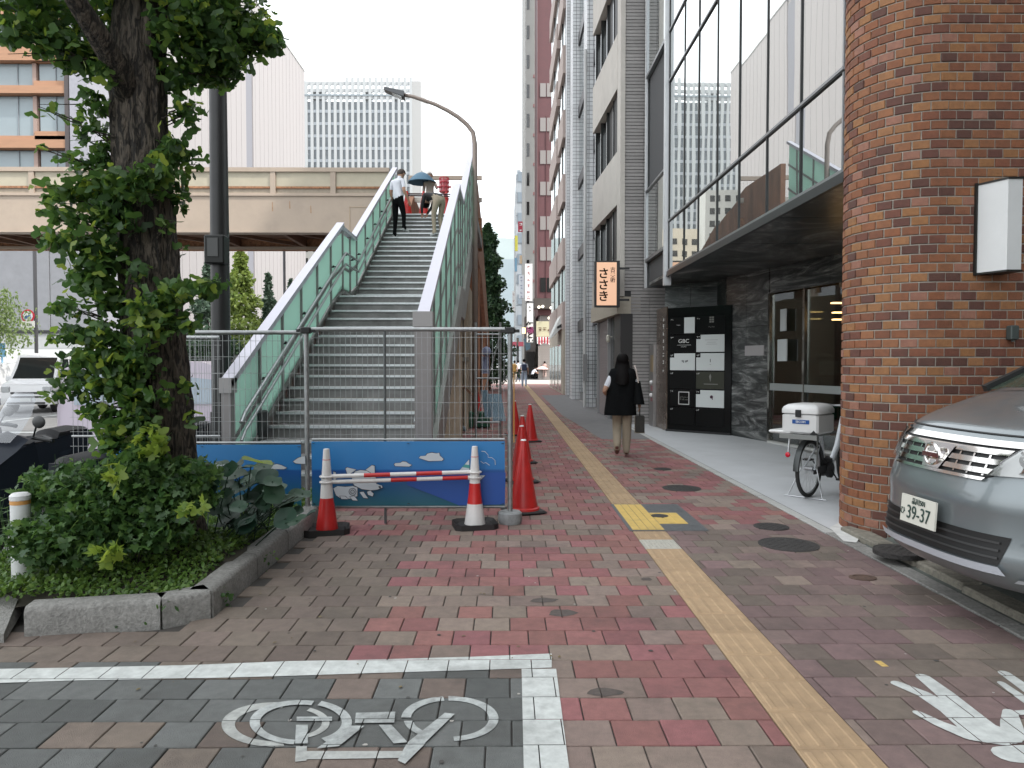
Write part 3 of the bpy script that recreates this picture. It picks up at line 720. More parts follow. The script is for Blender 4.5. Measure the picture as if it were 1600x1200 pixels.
# entrance glass
eg = clearglass('entrance_glass', (.55, .6, .57), .16, .01)
ss = mat('stainless_steel', (.42, .41, .38), .22, metal=1.0, var=.1, vscale=8)
A = Vector((5.02, 13.88, 0)); B = Vector((6.62, 7.2, 0)); dd = (B - A).normalized(); tot = (B - A).length
def along(s, off=0): return A + dd * s + Vector((-dd.y, dd.x, 0)) * off
cuts = [0, 1.05, 2.3, 3.5, 4.7, 5.8, tot]
for i in range(len(cuts) - 1):
    p0, p1 = along(cuts[i] + .05), along(cuts[i + 1] - .05)
    q = MB(); q.bar((p0.x, p0.y, 1.42), (p1.x, p1.y, 1.42), .012, 2.76); part('glass_door', q, eg, gb)
for s in cuts[:-1]:
    p0 = along(s); q = MB(); q.box(p0.x - .045, p0.x + .045, p0.y - .045, p0.y + .045, 0.03, 2.83); part('door_post', q, ss, gb)
p0, p1 = along(.05, -.03), along(tot, -.03)
q = MB(); q.bar((p0.x, p0.y, 1.07), (p1.x, p1.y, 1.07), .03, .13); part('crash_rail', q, mat('rail_steel', (.45, .5, .5), .3, metal=.6), gb)
q = MB(); q.bar((p0.x, p0.y, .02), (p1.x, p1.y, .02), .14, .05); part('door_sill', q, mat('pale_sill', (.5, .5, .48), .5), gb)
# lobby behind the glass
q = MB(); q.box(5.1, 9.3, 7.1, 16.2, -.05, .01); part('lobby_floor', q, mat('lobby_floor_stone', (.12, .12, .115), .3), gb)
q = MB(); q.box(9.3, 9.35, 7.1, 16.3, 0, 3.3); q.box(4.9, 9.3, 16.25, 16.3, 0, 3.3); part('lobby_wall', q, mat('lobby_wall_paint', (.13, .115, .095), .6, var=.15, vscale=.8, stretch=(1, 1, 6)), gb)
for k in range(9):
    q = MB(); q.box(5.3, 9.0, 8.0 + k * .9, 8.06 + k * .9, 2.72, 2.80); part('ceiling_slat', q, mat('slat_wood', (.16, .12, .08), .5), gb)
for k, (x_, y_) in enumerate(((6.6, 12.3), (6.6, 13.6), (7.6, 11.2), (7.4, 14.6))):
    q = MB(); q.box(x_, x_ + 1.1, y_, y_ + .18, 2.62, 2.66); part('ceiling_light', q, mat('warm_light', (.9, .6, .25), .5, emit=(1, .62, .25), estr=1.6), gb)
for (xa, xb, yy, Y) in ((1262, 1285, 486, 13.1), (1262, 1283, 497, 13.1), (1302, 1326, 472, 11.6), (1304, 1326, 487, 11.6), (1304, 1326, 498, 11.6)):
    a_, b_ = P(xa, yy, Y), P(xb, yy + 2, Y); q = MB(); q.box(a_.x, b_.x, Y, Y + .1, b_.z, a_.z); part('ceiling_light', q, MATS['warm_light'], gb)
for (x_, y_, w_) in ((6.6, 12.9, .5), (5.9, 14.5, .35)):
    q = MB(); q.box(x_, x_ + w_, y_, y_ + .4, 0, 2.8); part('lobby_pillar', q, mat('lobby_pillar_stone', (.15, .14, .12), .35), gb)
p_ = P(1255, 566, 13.2); q = MB(); q.box(5.62, 5.9, 13.1, 13.4, .02, 1.25); q.sphere((5.76, 13.25, 1.62), .17, sc=(1, 1, .45)); q.box(5.56, 5.95, 13.05, 13.4, 1.52, 1.58)
part('reception_stand', q, [mat('stand_teal', (.10, .16, .17), .5)], gb)
q = MB(); q.box(5.6, 5.92, 13.02, 13.07, 1.3, 1.55); part('notice_board', q, mat('notice_pale', (.35, .45, .46), .5), gb)
q = MB(); q.box(5.05, 5.075, 13.2, 13.62, 1.55, 1.95); q.box(5.05, 5.075, 13.25, 13.5, 2.1, 2.5); part('paper_notice', q, mat('paper', (.55, .58, .58), .7), gb)
q = MB(); q.ext([(4.80, 14.72, 1.66), (4.955, 14.08, 1.66), (4.955, 14.08, 1.86), (4.80, 14.72, 1.86)], (.02, .005, 0)); q2 = part('wall_plaque', q, mat('plaque_grey', (.38, .36, .36), .4), gb)

# ------------------------------------------------------------------ directory board
db = thing('directory_board', 'large black tenant directory board with white and black name panels', 'directory board', (3.57, 16.2, 0), math.atan2(-1.0, 1.11))
gl = mat('black_glass', (.004, .0045, .0045), .2, spec=.2)
q = MB(); q.box(0, 1.494, 0, .35, .05, 2.72); part('board_body', q, gl, db, world=False)
q = MB(); q.box(-.02, 1.5, -.03, .36, .0, .05); part('plinth', q, dk, db, world=False)
pw = mat('white_panel', (.60, .63, .62), .35); pk = mat('black_panel', (.005, .0055, .0055), .3, spec=.15); ink = mat('white_lettering', (.7, .7, .68), .5); inkd = mat('dark_lettering', (.05, .05, .05), .5)
kind = {(0, 0): 'k', (1, 0): 'k', (0, 1): 'k', (1, 1): 'w', (0, 2): 'w', (1, 2): 'w', (0, 3): 'k', (1, 3): 'o', (0, 4): 'k', (1, 4): 'w', (0, 5): 'k', (1, 5): 'k'}
cx0 = (.07, .70)
for (c_, r_), kd in kind.items():
    x0 = cx0[c_]; wd = .6 if c_ == 0 else .64; z1 = 2.51 - r_ * .394; z0 = z1 - .365
    q = MB(); 
    if kd == 'w': q.prism([(x0, 0), (x0 + wd, 0), (x0 + wd, .01), (x0, .01)], z0, z1 - .09) if False else None
    if kd == 'w':
        q.ext([(x0, -.012, z0), (x0 + wd, -.012, z0), (x0 + wd, -.012, z1), (x0 + .1, -.012, z1), (x0 + .1, -.012, z1 - .09), (x0, -.012, z1 - .09)], (0, .01, 0))
        part('name_panel', q, pw, db, world=False, label='white name panel')
    else:
        q.box(x0, x0 + wd, -.010, -.001, z0, z1); part('name_panel', q, pk if kd == 'k' else mat('olive_panel', (.025, .028, .015), .3), db, world=False)
    q = MB(); q.lathe([(.014, 0), (.014, .003)], (x0 + .045, -.0, 0), 10)
    t_ = text(str(7 - r_ if r_ < 6 else 1) + 'F', .05, (x0 + .045, -.0135, z1 - .04), FACE, ink, db, 'floor_number', world=False)
text('GBC', .115, (.40, -.013, 2.51 - .394 - .13), FACE, ink, db, 'lettering', world=False, sx=1.15)
q = MB(); q.box(.24, .57, -.0125, -.011, 2.51 - .394 - .215, 2.51 - .394 - .209); part('rule_line', q, ink, db, world=False)
text('GINZA', .035, (.40, -.013, 2.51 - .394 - .25), FACE, ink, db, world=False)
q = MB(); q.box(.41, .66, -.014, -.011, 2.16, 2.5); part('white_notice', q, pw, db, world=False)
text('BAR', .04, (.27, -.013, 2.34), FACE, ink, db, world=False)
q = MB()
for k in range(2):
    for j in range(3): q.box(1.0 + k * .055, 1.045 + k * .055, -.013, -.011, 2.37 + j * .045, 2.405 + j * .045)
part('emblem', q, mat('dim_gold', (.2, .2, .18), .5), db, world=False)
text('CLUB', .045, (1.05, -.013, 2.28), FACE, mat('dim_gold', (.2, .2, .18)), db, world=False)
text('高輝', .10, (.43, -.014, 2.51 - .788 - .17), FACE, inkd, db, world=False)
for k, (zc, wl) in enumerate(((2.0, .3), (1.95, .2), (1.91, .26))):
    q = MB(); q.box(1.05 - wl / 2, 1.05 + wl / 2, -.0135, -.012, zc, zc + .008); part('rule_line', q, mat('grey_ink', (.35, .36, .36), .6), db, world=False)
q = MB(); q.box(1.02, 1.035, -.0135, -.012, 1.53, 1.6); q.box(1.01, 1.045, -.0135, -.012, 1.48, 1.485); part('emblem', q, inkd, db, world=False)
q = MB(); zc = 2.51 - 3 * .394
q.ext([(1.0, -.0125, zc - .1), (1.03, -.0125, zc - .04), (1.05, -.0125, zc - .1), (1.03, -.0125, zc - .22)], (0, .002, 0)); q.box(.88, 1.2, -.0125, -.011, zc - .27, zc - .255); part('emblem', q, mat('dim_gold', (.2, .2, .18)), db, world=False)
zc = 2.51 - 4 * .394
q = MB()
for (a0, a1, b0, b1) in ((.28, .54, zc - .06, zc - .045), (.28, .54, zc - .325, zc - .31), (.28, .295, zc - .31, zc - .06), (.525, .54, zc - .31, zc - .06)): q.box(a0, a1, -.013, -.011, b0, b1)
part('square_frame', q, ink, db, world=False)
text('BELLE\nSALON', .05, (.41, -.013, zc - .185), FACE, mat('dim_gold', (.2, .2, .18)), db, world=False)
q = MB(); q.lathe([(.035, 0), (.035, .004)], n=14)
q.v = [(v[0] + 1.06, -.0125 - v[2], v[1] + zc - .14) for v in q.v]; q.box(1.075, 1.088, -.0165, -.0125, zc - .2, zc - .14); part('emblem', q, mat('dark_plum', (.05, .01, .03)), db, world=False)
# steel return with the building name, and the intercom post
q = MB(); q.hexa([(3.545, 16.2, .02), (3.575, 16.2, .02), (3.56, 17.2, .02), (3.53, 17.2, .02), (3.545, 16.2, 2.76), (3.575, 16.2, 2.76), (3.56, 17.2, 2.76), (3.53, 17.2, 2.76)])
ns = thing('name_stele', 'polished brown steel building name panel at the left edge of the directory board', 'sign', (3.55, 16.7, 0)); part('steel_sheet', q, mat('brown_steel', (.26, .20, .16), .25, metal=.9, var=.1, vscale=3), ns)
for k, ch in enumerate('第一銀座会館ビル'):
    text(ch, .17, (3.53, 16.45, 2.5 - k * .16), (R(90), 0, R(-88)), ink, ns)
ic = thing('intercom_post', 'narrow grey intercom post with round white buttons left of the black directory', 'intercom', (3.5, 17.5, 0))
q = MB(); q.box(3.47, 3.56, 17.25, 17.75, 0, 1.95); part('post', q, mat('satin_steel', (.36, .345, .34), .35, metal=.7, var=.1), ic)
for zc in (.75, 1.05):
    q = MB(); q.sphere((3.46, 17.45, zc), .05); part('button', q, white, ic, smooth='all')
q = MB(); q.box(3.462, 3.47, 17.35, 17.55, .85, .97); q.box(3.462, 3.47, 17.35, 17.55, .6, .68); part('label_plate', q, mat('pink_label', (.35, .18, .19)), ic)
q = MB(); q.box(3.462, 3.47, 17.32, 17.6, 1.3, 1.7); part('brass_plate', q, mat('brass', (.5, .38, .2), .3, metal=.8), ic)

# ================================================================== TILED BUILDING with the lit sign
tbuild = thing('tiled_building', 'grey tile and cream concrete building with ribbon windows behind the lit sign', 'building', (2.8, 18, 0))
tilem = mat('grey_border_tile', (.29, .275, .265), .55, isl=.1, var=.1, vscale=9)
cream = mat('cream_concrete', (.47, .44, .40), .8, var=.07, vscale=2.5, dirt=.15)
wdark = mat('dark_window_glass', (.02, .022, .022), .08, spec=.8); tglass = glassmat('office_glass', (.8, .85, .85), (.03, .03, .03), .55, .02)
q = MB(); q.box(2.83, 8, 18.03, 22.1, 0, 21); part('core', q, dk, tbuild)
q = MB(); z = .0; k = 0
while z < 12.6:
    x0 = 2.9 if z > 3.2 else 3.06
    if z < 3.2 or True:
        xs = x0
        while xs < 4.75:
            xe = min(4.75, xs + .45); q.box(xs + .003, xe - .003, 18.0, 18.035, z + .004, z + .072); xs = xe
    z += .082
part('border_tiles', q, tilem, tbuild, kind='stuff')
q = MB(); q.box(2.78, 2.895, 17.97, 18.5, 3.15, 21); part('corner_pier', q, cream, tbuild)
def fx(y): return 2.80 - .05 * (y - 18)
bands = [(3.15, 3.93), (5.48, 6.8), (8.37, 9.72), (11.27, 12.6), (14.1, 15.5), (17, 21)]
for (z0, z1) in bands:
    q = MB(); q.hexa([(fx(18.5), 18.5, z0), (3.2, 18.5, z0), (3.2, 22.15, z0), (fx(22.15), 22.15, z0), (fx(18.5), 18.5, z1), (3.2, 18.5, z1), (3.2, 22.15, z1), (fx(22.15), 22.15, z1)]); part('spandrel', q, cream, tbuild)
for (z0, z1) in ((3.93, 5.48), (6.8, 8.37), (9.72, 11.27), (12.6, 14.1)):
    for i in range(4):
        y0 = 18.55 + i * .9
        q = MB(); q.box(fx(y0) + .14, fx(y0) + .17, y0 + .04, y0 + .82, z0 + .05, z1 - .05); part('window_pane', q, tglass, tbuild)
        q = MB(); q.box(fx(y0) + .03, fx(y0) + .2, y0 + .82, y0 + .9, z0, z1); part('window_mullion', q, wdark, tbuild)
q = MB(); q.hexa([(2.55, 17.95, 2.8), (3.2, 17.95, 2.95), (3.2, 22.1, 2.95), (2.5, 22.1, 2.8), (2.55, 17.95, 2.86), (3.2, 17.95, 3.14), (3.2, 22.1, 3.14), (2.5, 22.1, 2.86)]) if False else q.hexa([(2.72, 18.02, 2.72), (3.3, 18.02, 2.72), (3.3, 22.1, 2.72), (2.55, 22.1, 2.72), (2.72, 18.02, 3.14), (3.3, 18.02, 3.14), (3.3, 22.1, 3.14), (2.55, 22.1, 3.14)])
part('canopy', q, mat('canopy_cream', (.42, .38, .31), .7, var=.08), tbuild)
q = MB()
for k in range(58): q.box(2.80, 2.83 + .008 * (k % 2), 19.9, 22.0, .02 + k * .046, .062 + k * .046)
part('shutter_slats', q, mat('shutter_mauve', (.24, .21, .21), .5, metal=.2), tbuild, kind='stuff')
q = MB(); q.box(2.74, 2.84, 22.0, 22.12, 0, 2.72); q.box(2.74, 2.84, 19.78, 19.9, 0, 2.72); part('shutter_frame', q, mat('frame_grey', (.3, .3, .3), .5, metal=.4), tbuild)
q = MB(); q.box(2.8, 3.1, 17.98, 18.02, .4, 2.72); q.box(2.8, 2.82, 18.02, 19.0, .0, 2.72); part('door_leaf', q, mat('charcoal_door', (.025, .023, .023), .4), tbuild)
q = MB(); q.box(2.82, 2.84, 19.0, 19.78, .0, 2.72); part('glass_door', q, wdark, tbuild)
q = MB(); q.tube([(2.79, 19.3, 2.2), (2.7, 19.3, 2.2)], .012); q.lathe([(.03, 0), (.05, .04), (.05, .16), (.03, .2)], (2.68, 19.3, 2.05), 12); part('porch_lamp', q, mat('porch_lamp_glass', (.6, .58, .5), .4), tbuild)
q = MB(); q.torus((fx(21) - .012, 21.0, 3.55), .085, .01, (1, 0, 0), 20, 6); q.bar((fx(21) - .012, 20.93, 3.55), (fx(21) - .012, 21.07, 3.55), .016); q.bar((fx(21) - .012, 21, 3.48), (fx(21) - .012, 21, 3.62), .016); part('round_crest', q, inkd, tbuild)
# hanging sign
sg = thing('hanging_sign', 'lit peach coloured hanging sign with black brush lettering in a black frame', 'sign', (2.5, 17.6, 2.9))
s0, s1 = P(929, 480, 17.6), P(964, 408, 17.6)
q = MB(); q.box(s0.x, s1.x + .06, 17.52, 17.72, s0.z, s1.z); part('sign_frame', q, mat('sign_frame_black', (.01, .009, .009), .4), sg)
q = MB(); q.box(s0.x + .04, s1.x - .02, 17.505, 17.53, s0.z + .04, s1.z - .04)
part('lit_face', q, mat('lit_peach', (.35, .23, .15), .5, emit=(1.0, .58, .38), estr=.35), sg)
for k, ch in enumerate('ささき'): text(ch, .27, (s0.x + .2, 17.5, s1.z - .32 - .27 * k), FACE, mat('sign_black', (.004, .004, .004), .9, spec=.05), sg, bold=.022)
for k, ch in enumerate('古美術'): text(ch, .125, (s0.x + .42, 17.5, s1.z - .22 - .125 * k), FACE, mat('brown_sign_ink', (.03, .012, .006)), sg, bold=.015)
q = MB(); q.box(s1.x + .05, 2.95, 17.58, 17.62, s1.z - .2, s1.z - .15); q.box(s1.x + .05, 2.95, 17.58, 17.62, s0.z + .15, s0.z + .2); part('bracket', q, dk, sg)

# ================================================================== WHITE TILE PILASTER BUILDING
def gridmat(name, col, bw, bh, mortar_, ms=.01, rough=.4):
    m = bpy.data.materials.new(name); m.use_nodes = True; n = m.node_tree; L = n.links; b = n.nodes['Principled BSDF']; b.inputs['Roughness'].default_value = rough
    g = n.nodes.new('ShaderNodeNewGeometry'); sp = n.nodes.new('ShaderNodeSeparateXYZ'); L.new(g.outputs['Position'], sp.inputs[0])
    ad = n.nodes.new('ShaderNodeMath'); L.new(sp.outputs[0], ad.inputs[0]); L.new(sp.outputs[1], ad.inputs[1])
    cb = n.nodes.new('ShaderNodeCombineXYZ'); L.new(ad.outputs[0], cb.inputs[0]); L.new(sp.outputs[2], cb.inputs[1])
    bk = n.nodes.new('ShaderNodeTexBrick'); bk.offset = 0; L.new(cb.outputs[0], bk.inputs[0])
    bk.inputs['Color1'].default_value = (*col, 1); bk.inputs['Color2'].default_value = tuple(c * .85 for c in col) + (1,); bk.inputs['Mortar'].default_value = (*mortar_, 1)
    bk.inputs['Scale'].default_value = 1; bk.inputs['Brick Width'].default_value = bw; bk.inputs['Row Height'].default_value = bh; bk.inputs['Mortar Size'].default_value = ms
    L.new(bk.outputs[0], b.inputs['Base Color']); bp = n.nodes.new('ShaderNodeBump'); bp.inputs['Distance'].default_value = .01; bp.invert = True; L.new(bk.outputs['Fac'], bp.inputs['Height']); L.new(bp.outputs[0], b.inputs['Normal']); return m
wt = gridmat('white_wall_tile', (.62, .63, .64), .145, .145, (.09, .09, .1), .007)
wb = thing('white_tile_building', 'white tiled building with tall pilasters and narrow glazed bays', 'building', (2.8, 22.3, 0))
q = MB(); q.box(3.05, 8, 22.3, 34.6, 0, 26); part('core', q, mat('grey_core', (.2, .2, .2), .8), wb)
for (y0, y1, x0) in ((22.3, 22.7, 2.86), (24.9, 25.9, 2.72), (30.2, 31.4, 2.72), (33.9, 34.6, 2.78)):
    q = MB(); q.box(x0, 3.06, y0, y1, 0, 26); part('pilaster', q, wt, wb)
for j in range(9):
    z0 = j * 2.9
    for (y0, y1) in ((22.75, 24.85), (25.95, 30.15), (31.45, 33.85)):
        if j > 0: q = MB(); q.box(2.93, 3.06, y0, y1, z0 - .12, z0 + .3); part('floor_band', q, mat('black_band', (.04, .04, .045), .4), wb)
        for k in range(2):
            ya = y0 + (y1 - y0) * k / 2; yb = y0 + (y1 - y0) * (k + 1) / 2
            q = MB(); q.box(2.98, 3.0, ya + .05, yb - .05, z0 + .35, z0 + 2.75); part('window_pane', q, tglass, wb)
q = MB(); q.box(2.7, 2.72, 25.3, 25.5, .55, .85); part('meter_box', q, dk, wb)
q = MB(); q.tube([(2.66, 24.85, 0), (2.66, 24.85, 12)], .05); part('drain_pipe', q, mat('pipe_grey', (.45, .45, .44), .5), wb)
q = MB(); q.box(2.6, 2.72, 24.6, 24.85, .9, 1.8); part('meter_cabinet', q, mat('cabinet_grey', (.2, .2, .2), .5), wb)
# CREAM AND MAROON BAND BUILDING
cb = thing('banded_building', 'brown building with cream window bands beyond the white tiled one', 'building', (2.75, 36, 0))
q = MB(); q.box(2.95, 9, 34.7, 46, 0, 30); part('wall', q, mat('maroon_tile', (.11, .05, .048), .5, var=.1), cb)
for j in range(9):
    z0 = 3.1 + j * 3.0
    for (y0, y1) in ((34.8, 38.2), (39.2, 45.5)):
        q = MB(); q.hexa([(2.66, y0, z0), (2.96, y0, z0), (2.96, y1, z0), (2.66, y1, z0), (2.66, y0, z0 + 1.3), (2.96, y0, z0 + 1.3), (2.96, y1, z0 + 1.3), (2.66, y1, z0 + 1.3)]); part('spandrel', q, mat('rose_cream', (.40, .33, .30), .7), cb)
        q = MB(); q.box(2.78, 2.95, y0 + .1, y1 - .1, z0 + 1.35, z0 + 2.95); part('window_pane', q, tglass, cb)
        q = MB(); q.box(2.74, 2.96, (y0 + y1) / 2 - .1, (y0 + y1) / 2 + .1, z0 + 1.3, z0 + 3); part('window_mullion', q, wdark, cb)
q = MB(); q.box(2.7, 2.95, 34.8, 45.5, 0, 3.1); part('shopfront', q, mat('shopfront_cream', (.42, .38, .31), .6, var=.1), cb)
for y_ in (36, 38.5, 41, 43.5): q = MB(); q.box(2.69, 2.71, y_, y_ + 1.8, .1, 2.4); part('shop_window', q, tglass, cb)
q = MB(); q.hexa([(2.2, 35.8, 2.7), (2.7, 35.8, 3.2), (2.7, 38.4, 3.2), (2.2, 38.4, 2.7), (2.2, 35.8, 2.78), (2.7, 35.8, 3.9), (2.7, 38.4, 3.9), (2.2, 38.4, 2.78)])
aw = thing('shop_sign_board', 'angled white shop sign board above the shopfront beyond the pilasters', 'sign', (2.5, 37, 2.7)); part('board', q, mat('white_board', (.6, .62, .6), .5), aw)
q = MB(); q.hexa([(2.45, 35.2, 3.15), (3.0, 35.2, 3.3), (3.0, 35.6, 3.3), (2.45, 35.6, 3.15), (2.45, 35.2, 3.25), (3.0, 35.2, 3.6), (3.0, 35.6, 3.6), (2.45, 35.6, 3.25)])
single('lantern_bracket', 'black bracket lamp on the wall beside the white shop sign board', 'lamp', q, dk, (2.7, 35.4, 3.2))
# ivy pot on the pilaster
# ================================================================== MAROON TOWER across the side street
def px_box(m, x0, x1, y0, y1, Y, dep, q):    # photo rectangle standing at distance Y with a real depth
    a = P(x0, y1, Y); b = P(x1, y0, Y); q.box(a.x, b.x, Y, Y + dep, a.z, b.z); return q
mt = thing('maroon_building', 'dark maroon tiled building with paired windows across the side street', 'building', (3.8, 70, 0))
q = MB(); q.box(3.0, 12, 70, 78, 6.0, 50); part('wall', q, mat('maroon_wall', (.095, .035, .038), .6, var=.12, vscale=1.5), mt)
q = MB(); q.box(3.25, 12, 70.3, 78, 0, 6.0); part('ground_floor', q, mat('shop_grey', (.22, .2, .19), .7), mt)
for k, yy in enumerate((130, 184, 235, 284, 338, 386, 434)):
    for (x0, x1) in ((844, 853), (854.5, 864)):
        q = MB(); px_box(None, x0, x1, yy, yy + (21 if k < 6 else 22), 69.93, .1, q); part('window_pane', q, mat('pale_blind', (.22, .2, .19), .35) if k < 6 else wdark, mt)
q = MB(); px_box(None, 839.5, 841, -5, 465, 69.85, .3, q); px_box(None, 853.2, 854.2, 180, 465, 69.9, .2, q); part('fin', q, mat('fin_maroon', (.12, .045, .045), .5), mt)
q = MB(); px_box(None, 834, 866, 466, 482, 68.6, 1.4, q); part('canopy', q, mat('brown_canopy', (.05, .042, .035), .6), mt)
q = MB()
for k, (x_, y_) in enumerate(((842, 480), (848, 479), (861, 481), (858, 497))): c0 = P(x_, y_, 68.4); q.sphere((c0.x, c0.y, c0.z), .13)
part('globe_lights', q, mat('globe_light', (.9, .85, .7), .4, emit=(1, .9, .75), estr=1.0), mt)
q = MB(); px_box(None, 838, 865, 502, 526, 68.9, .25, q); part('cream_fascia', q, mat('cream_fascia', (.45, .42, .28), .6), mt)
text('ぎんざ', .55, P(851, 514, 68.85), FACE, mat('brown_ink', (.12, .06, .03)), mt)
q = MB(); q2_ = MB()
for k in range(11):
    (q if k % 2 else q2_).ext([P(839 + k * 2.2, 526.5, 68.6 - .3 * (k % 2)), P(841.2 + k * 2.2, 526.5, 68.6 - .3 * (k % 2)), P(841.2 + k * 2.2, 537 + 2 * math.sin(k), 68.5), P(839 + k * 2.2, 537, 68.5)], (0, .12, 0))
part('red_banner', q, mat('festive_red', (.5, .04, .06), .6), mt); part('white_banner', q2_, white, mt)
q = MB()
for k in range(20): a0 = P(841, 541, 70.2).z - k * .16; q.box(3.05, 4.75, 70.2, 70.26, a0 - .145, a0)
part('shutter_slats', q, mat('shop_shutter', (.27, .24, .22), .55), mt, kind='stuff')
ct = thing('concrete_tower', 'tall pale concrete building rising beyond the maroon one', 'building', (2.6, 79, 0))
q = MB(); q.box(P(821, 0, 79).x, 9, 79, 96, 0, 66); part('wall', q, mat('pale_concrete', (.42, .42, .40), .8, var=.05, vscale=.5), ct)
q = MB(); q.box(P(835.5, 0, 78.5).x, P(839, 0, 78.5).x, 78.4, 79, 0, 66); part('corner_fin', q, mat('pale_fin', (.6, .55, .5), .6), ct)
for k in range(17): q = MB(); zz = 8 + k * 3.1; q.box(P(823, 0, 79).x, P(827, 0, 79).x, 78.95, 79.05, zz, zz + 1.4); part('window_pane', q, wdark, ct)
for k in range(9): q = MB(); zz = 7 + k * 3.1; q.box(P(833, 0, 79).x, P(836, 0, 79).x, 78.8, 79.05, zz, zz + .3); part('bracket', q, mat('rose', (.4, .2, .2), .6), ct)
ft = thing('far_grey_building', 'pale blue grey building farthest along the right side of the street', 'building', (2, 105, 0))
q = MB(); q.box(P(806, 0, 105).x, 6, 105, 130, 0, P(806, 272, 105).z); q.box(P(808, 0, 105).x, P(814, 0, 105).x, 106, 108, 0, P(806, 262, 105).z); part('wall', q, gridmat('bluegrey_wall', (.40, .43, .46), 1.6, 3.2, (.27, .3, .33), .1), ft)
q = MB()
for k in range(9): q.box(P(809, 0, 105).x, P(819, 0, 105).x, 104.9, 105.05, 4 + k * 2.9, 5.4 + k * 2.9)
part('window_bands', q, mat('far_window', (.22, .26, .3), .3), ft, kind='stuff')
def vsign(label, x0, x1, y0, y1, Y, m, chars='', tm=None, size=.5, sub=None, frame=True):
    t = thing('vertical_sign', label, 'sign', P((x0 + x1) / 2, y1, Y)); q = MB(); px_box(None, x0, x1, y0, y1, Y, .35, q); part('board', q, m, t)
    if frame:
        q = MB(); a = P(x0, y1, Y); b = P(x1, y0, Y)
        for bx in ((a.x - .05, a.x, a.z - .05, b.z + .05), (b.x, b.x + .05, a.z - .05, b.z + .05), (a.x, b.x, a.z - .05, a.z), (a.x, b.x, b.z, b.z + .05)): q.box(bx[0], bx[1], Y - .03, Y + .38, bx[2], bx[3])
        part('sign_frame', q, dk, t)
    cc = P((x0 + x1) / 2, 0, Y).x; zt = P(x0, y0, Y).z; zb = P(x0, y1, Y).z; k = len(chars)
    for i, ch in enumerate(chars): text(ch, size, (cc, Y - .02, zt + (zb - zt) * (i + .5) / k), FACE, tm or inkd, t)
    return t
sw = mat('sign_white', (.68, .68, .66), .5)
t = vsign('white vertical shop sign with large black brush characters in a black frame', 823, 833.5, 473, 535, 60, sw)
for i, (ch, s_, zf) in enumerate((('銀', .28, .1), ('座', .28, .19), ('矢', .62, .58), ('場', .62, .71), ('と', .55, .83), ('ん', .55, .93))):
    a = P(828, 473 + 62 * zf, 60); text(ch, s_, (a.x, 59.96, a.z), FACE, mat('sign_black', (.004, .004, .004)) if i != 3 else mat('plum_ink', (.16, .02, .08)), t, bold=.03)
vsign('tall faded white sign above the framed shop sign', 820.5, 832, 412, 470, 66, mat('sign_faded', (.6, .58, .57), .5), 'コナカギンザ', mat('faded_red', (.3, .12, .12)), .42, frame=False)
vsign('pale blue sign with small vertical characters', 811, 818.5, 430, 466, 72, mat('sign_paleblue', (.5, .53, .56), .5), '日本料理銀座', mat('faded_blue', (.2, .22, .3)), .36, frame=False)
vsign('small red square sign high on the far grey building', 809.5, 818, 346, 362, 92, mat('sign_red', (.4, .03, .06), .5), 'ビル', white, .6, frame=False)
vsign('narrow yellow sign on the far street corner', 804.5, 809, 368, 392, 100, mat('sign_yellow', (.6, .55, .08), .5), frame=False)
vsign('narrow light blue sign under the yellow one', 804, 808, 403, 424, 98, mat('sign_blue', (.2, .36, .5), .5), frame=False)
vsign('small peach sign on the far grey building', 812, 816, 399, 412, 95, mat('sign_peach', (.6, .45, .3), .5), frame=False)
vsign('slim white sign with a red top at the far street corner', 800.5, 805, 455, 486, 80, sw, '●中央', mat('faded_red', (.3, .12, .12)), .3, frame=False)
q = MB(); px_box(None, 800, 807, 534, 541, 66, .8, q); single('awning', 'left one of two small maroon awnings at the far end of the pavement', 'awning', q, mat('awning_maroon', (.2, .03, .05), .6), P(803, 541, 66))
q = MB(); px_box(None, 810, 818, 534, 541, 66, .8, q); single('awning', 'right one of two small maroon awnings at the far end of the pavement', 'awning', q, mat('awning_maroon', (.2, .03, .05), .6), P(814, 541, 66))
q = MB(); px_box(None, 816, 821, 512, 521, 59, .3, q); single('wall_lantern', 'small warm glowing lantern left of the framed shop sign', 'lantern', q, mat('lantern_glow', (.9, .6, .3), .5, emit=(1, .6, .3), estr=1.2), P(818, 521, 59))
fs = thing('far_shop_front', 'dim shop fronts lining the far end of the pavement', 'shop front', (1.5, 75, 0))
q = MB(); q.box(1.9, 3.0, 75, 78.5, 0, 6.2); part('wall', q, mat('shop_brown', (.13, .11, .10), .7, var=.2, vscale=1), fs)
q = MB(); q.box(P(807, 0, 74).x, P(811, 0, 74).x, 74, 75, 0, 4); q.box(P(822, 0, 74.5).x, P(836, 0, 74.5).x, 74.4, 75, .2, 2.6); part('glazing', q, wdark, fs)
q = MB(); q.ext([P(818, 530, 70), P(828, 524, 70), P(829, 545, 70), P(822, 548, 70)], (0, .3, 0)); part('blue_banner', q, mat('banner_blue', (.05, .09, .12), .7), fs)

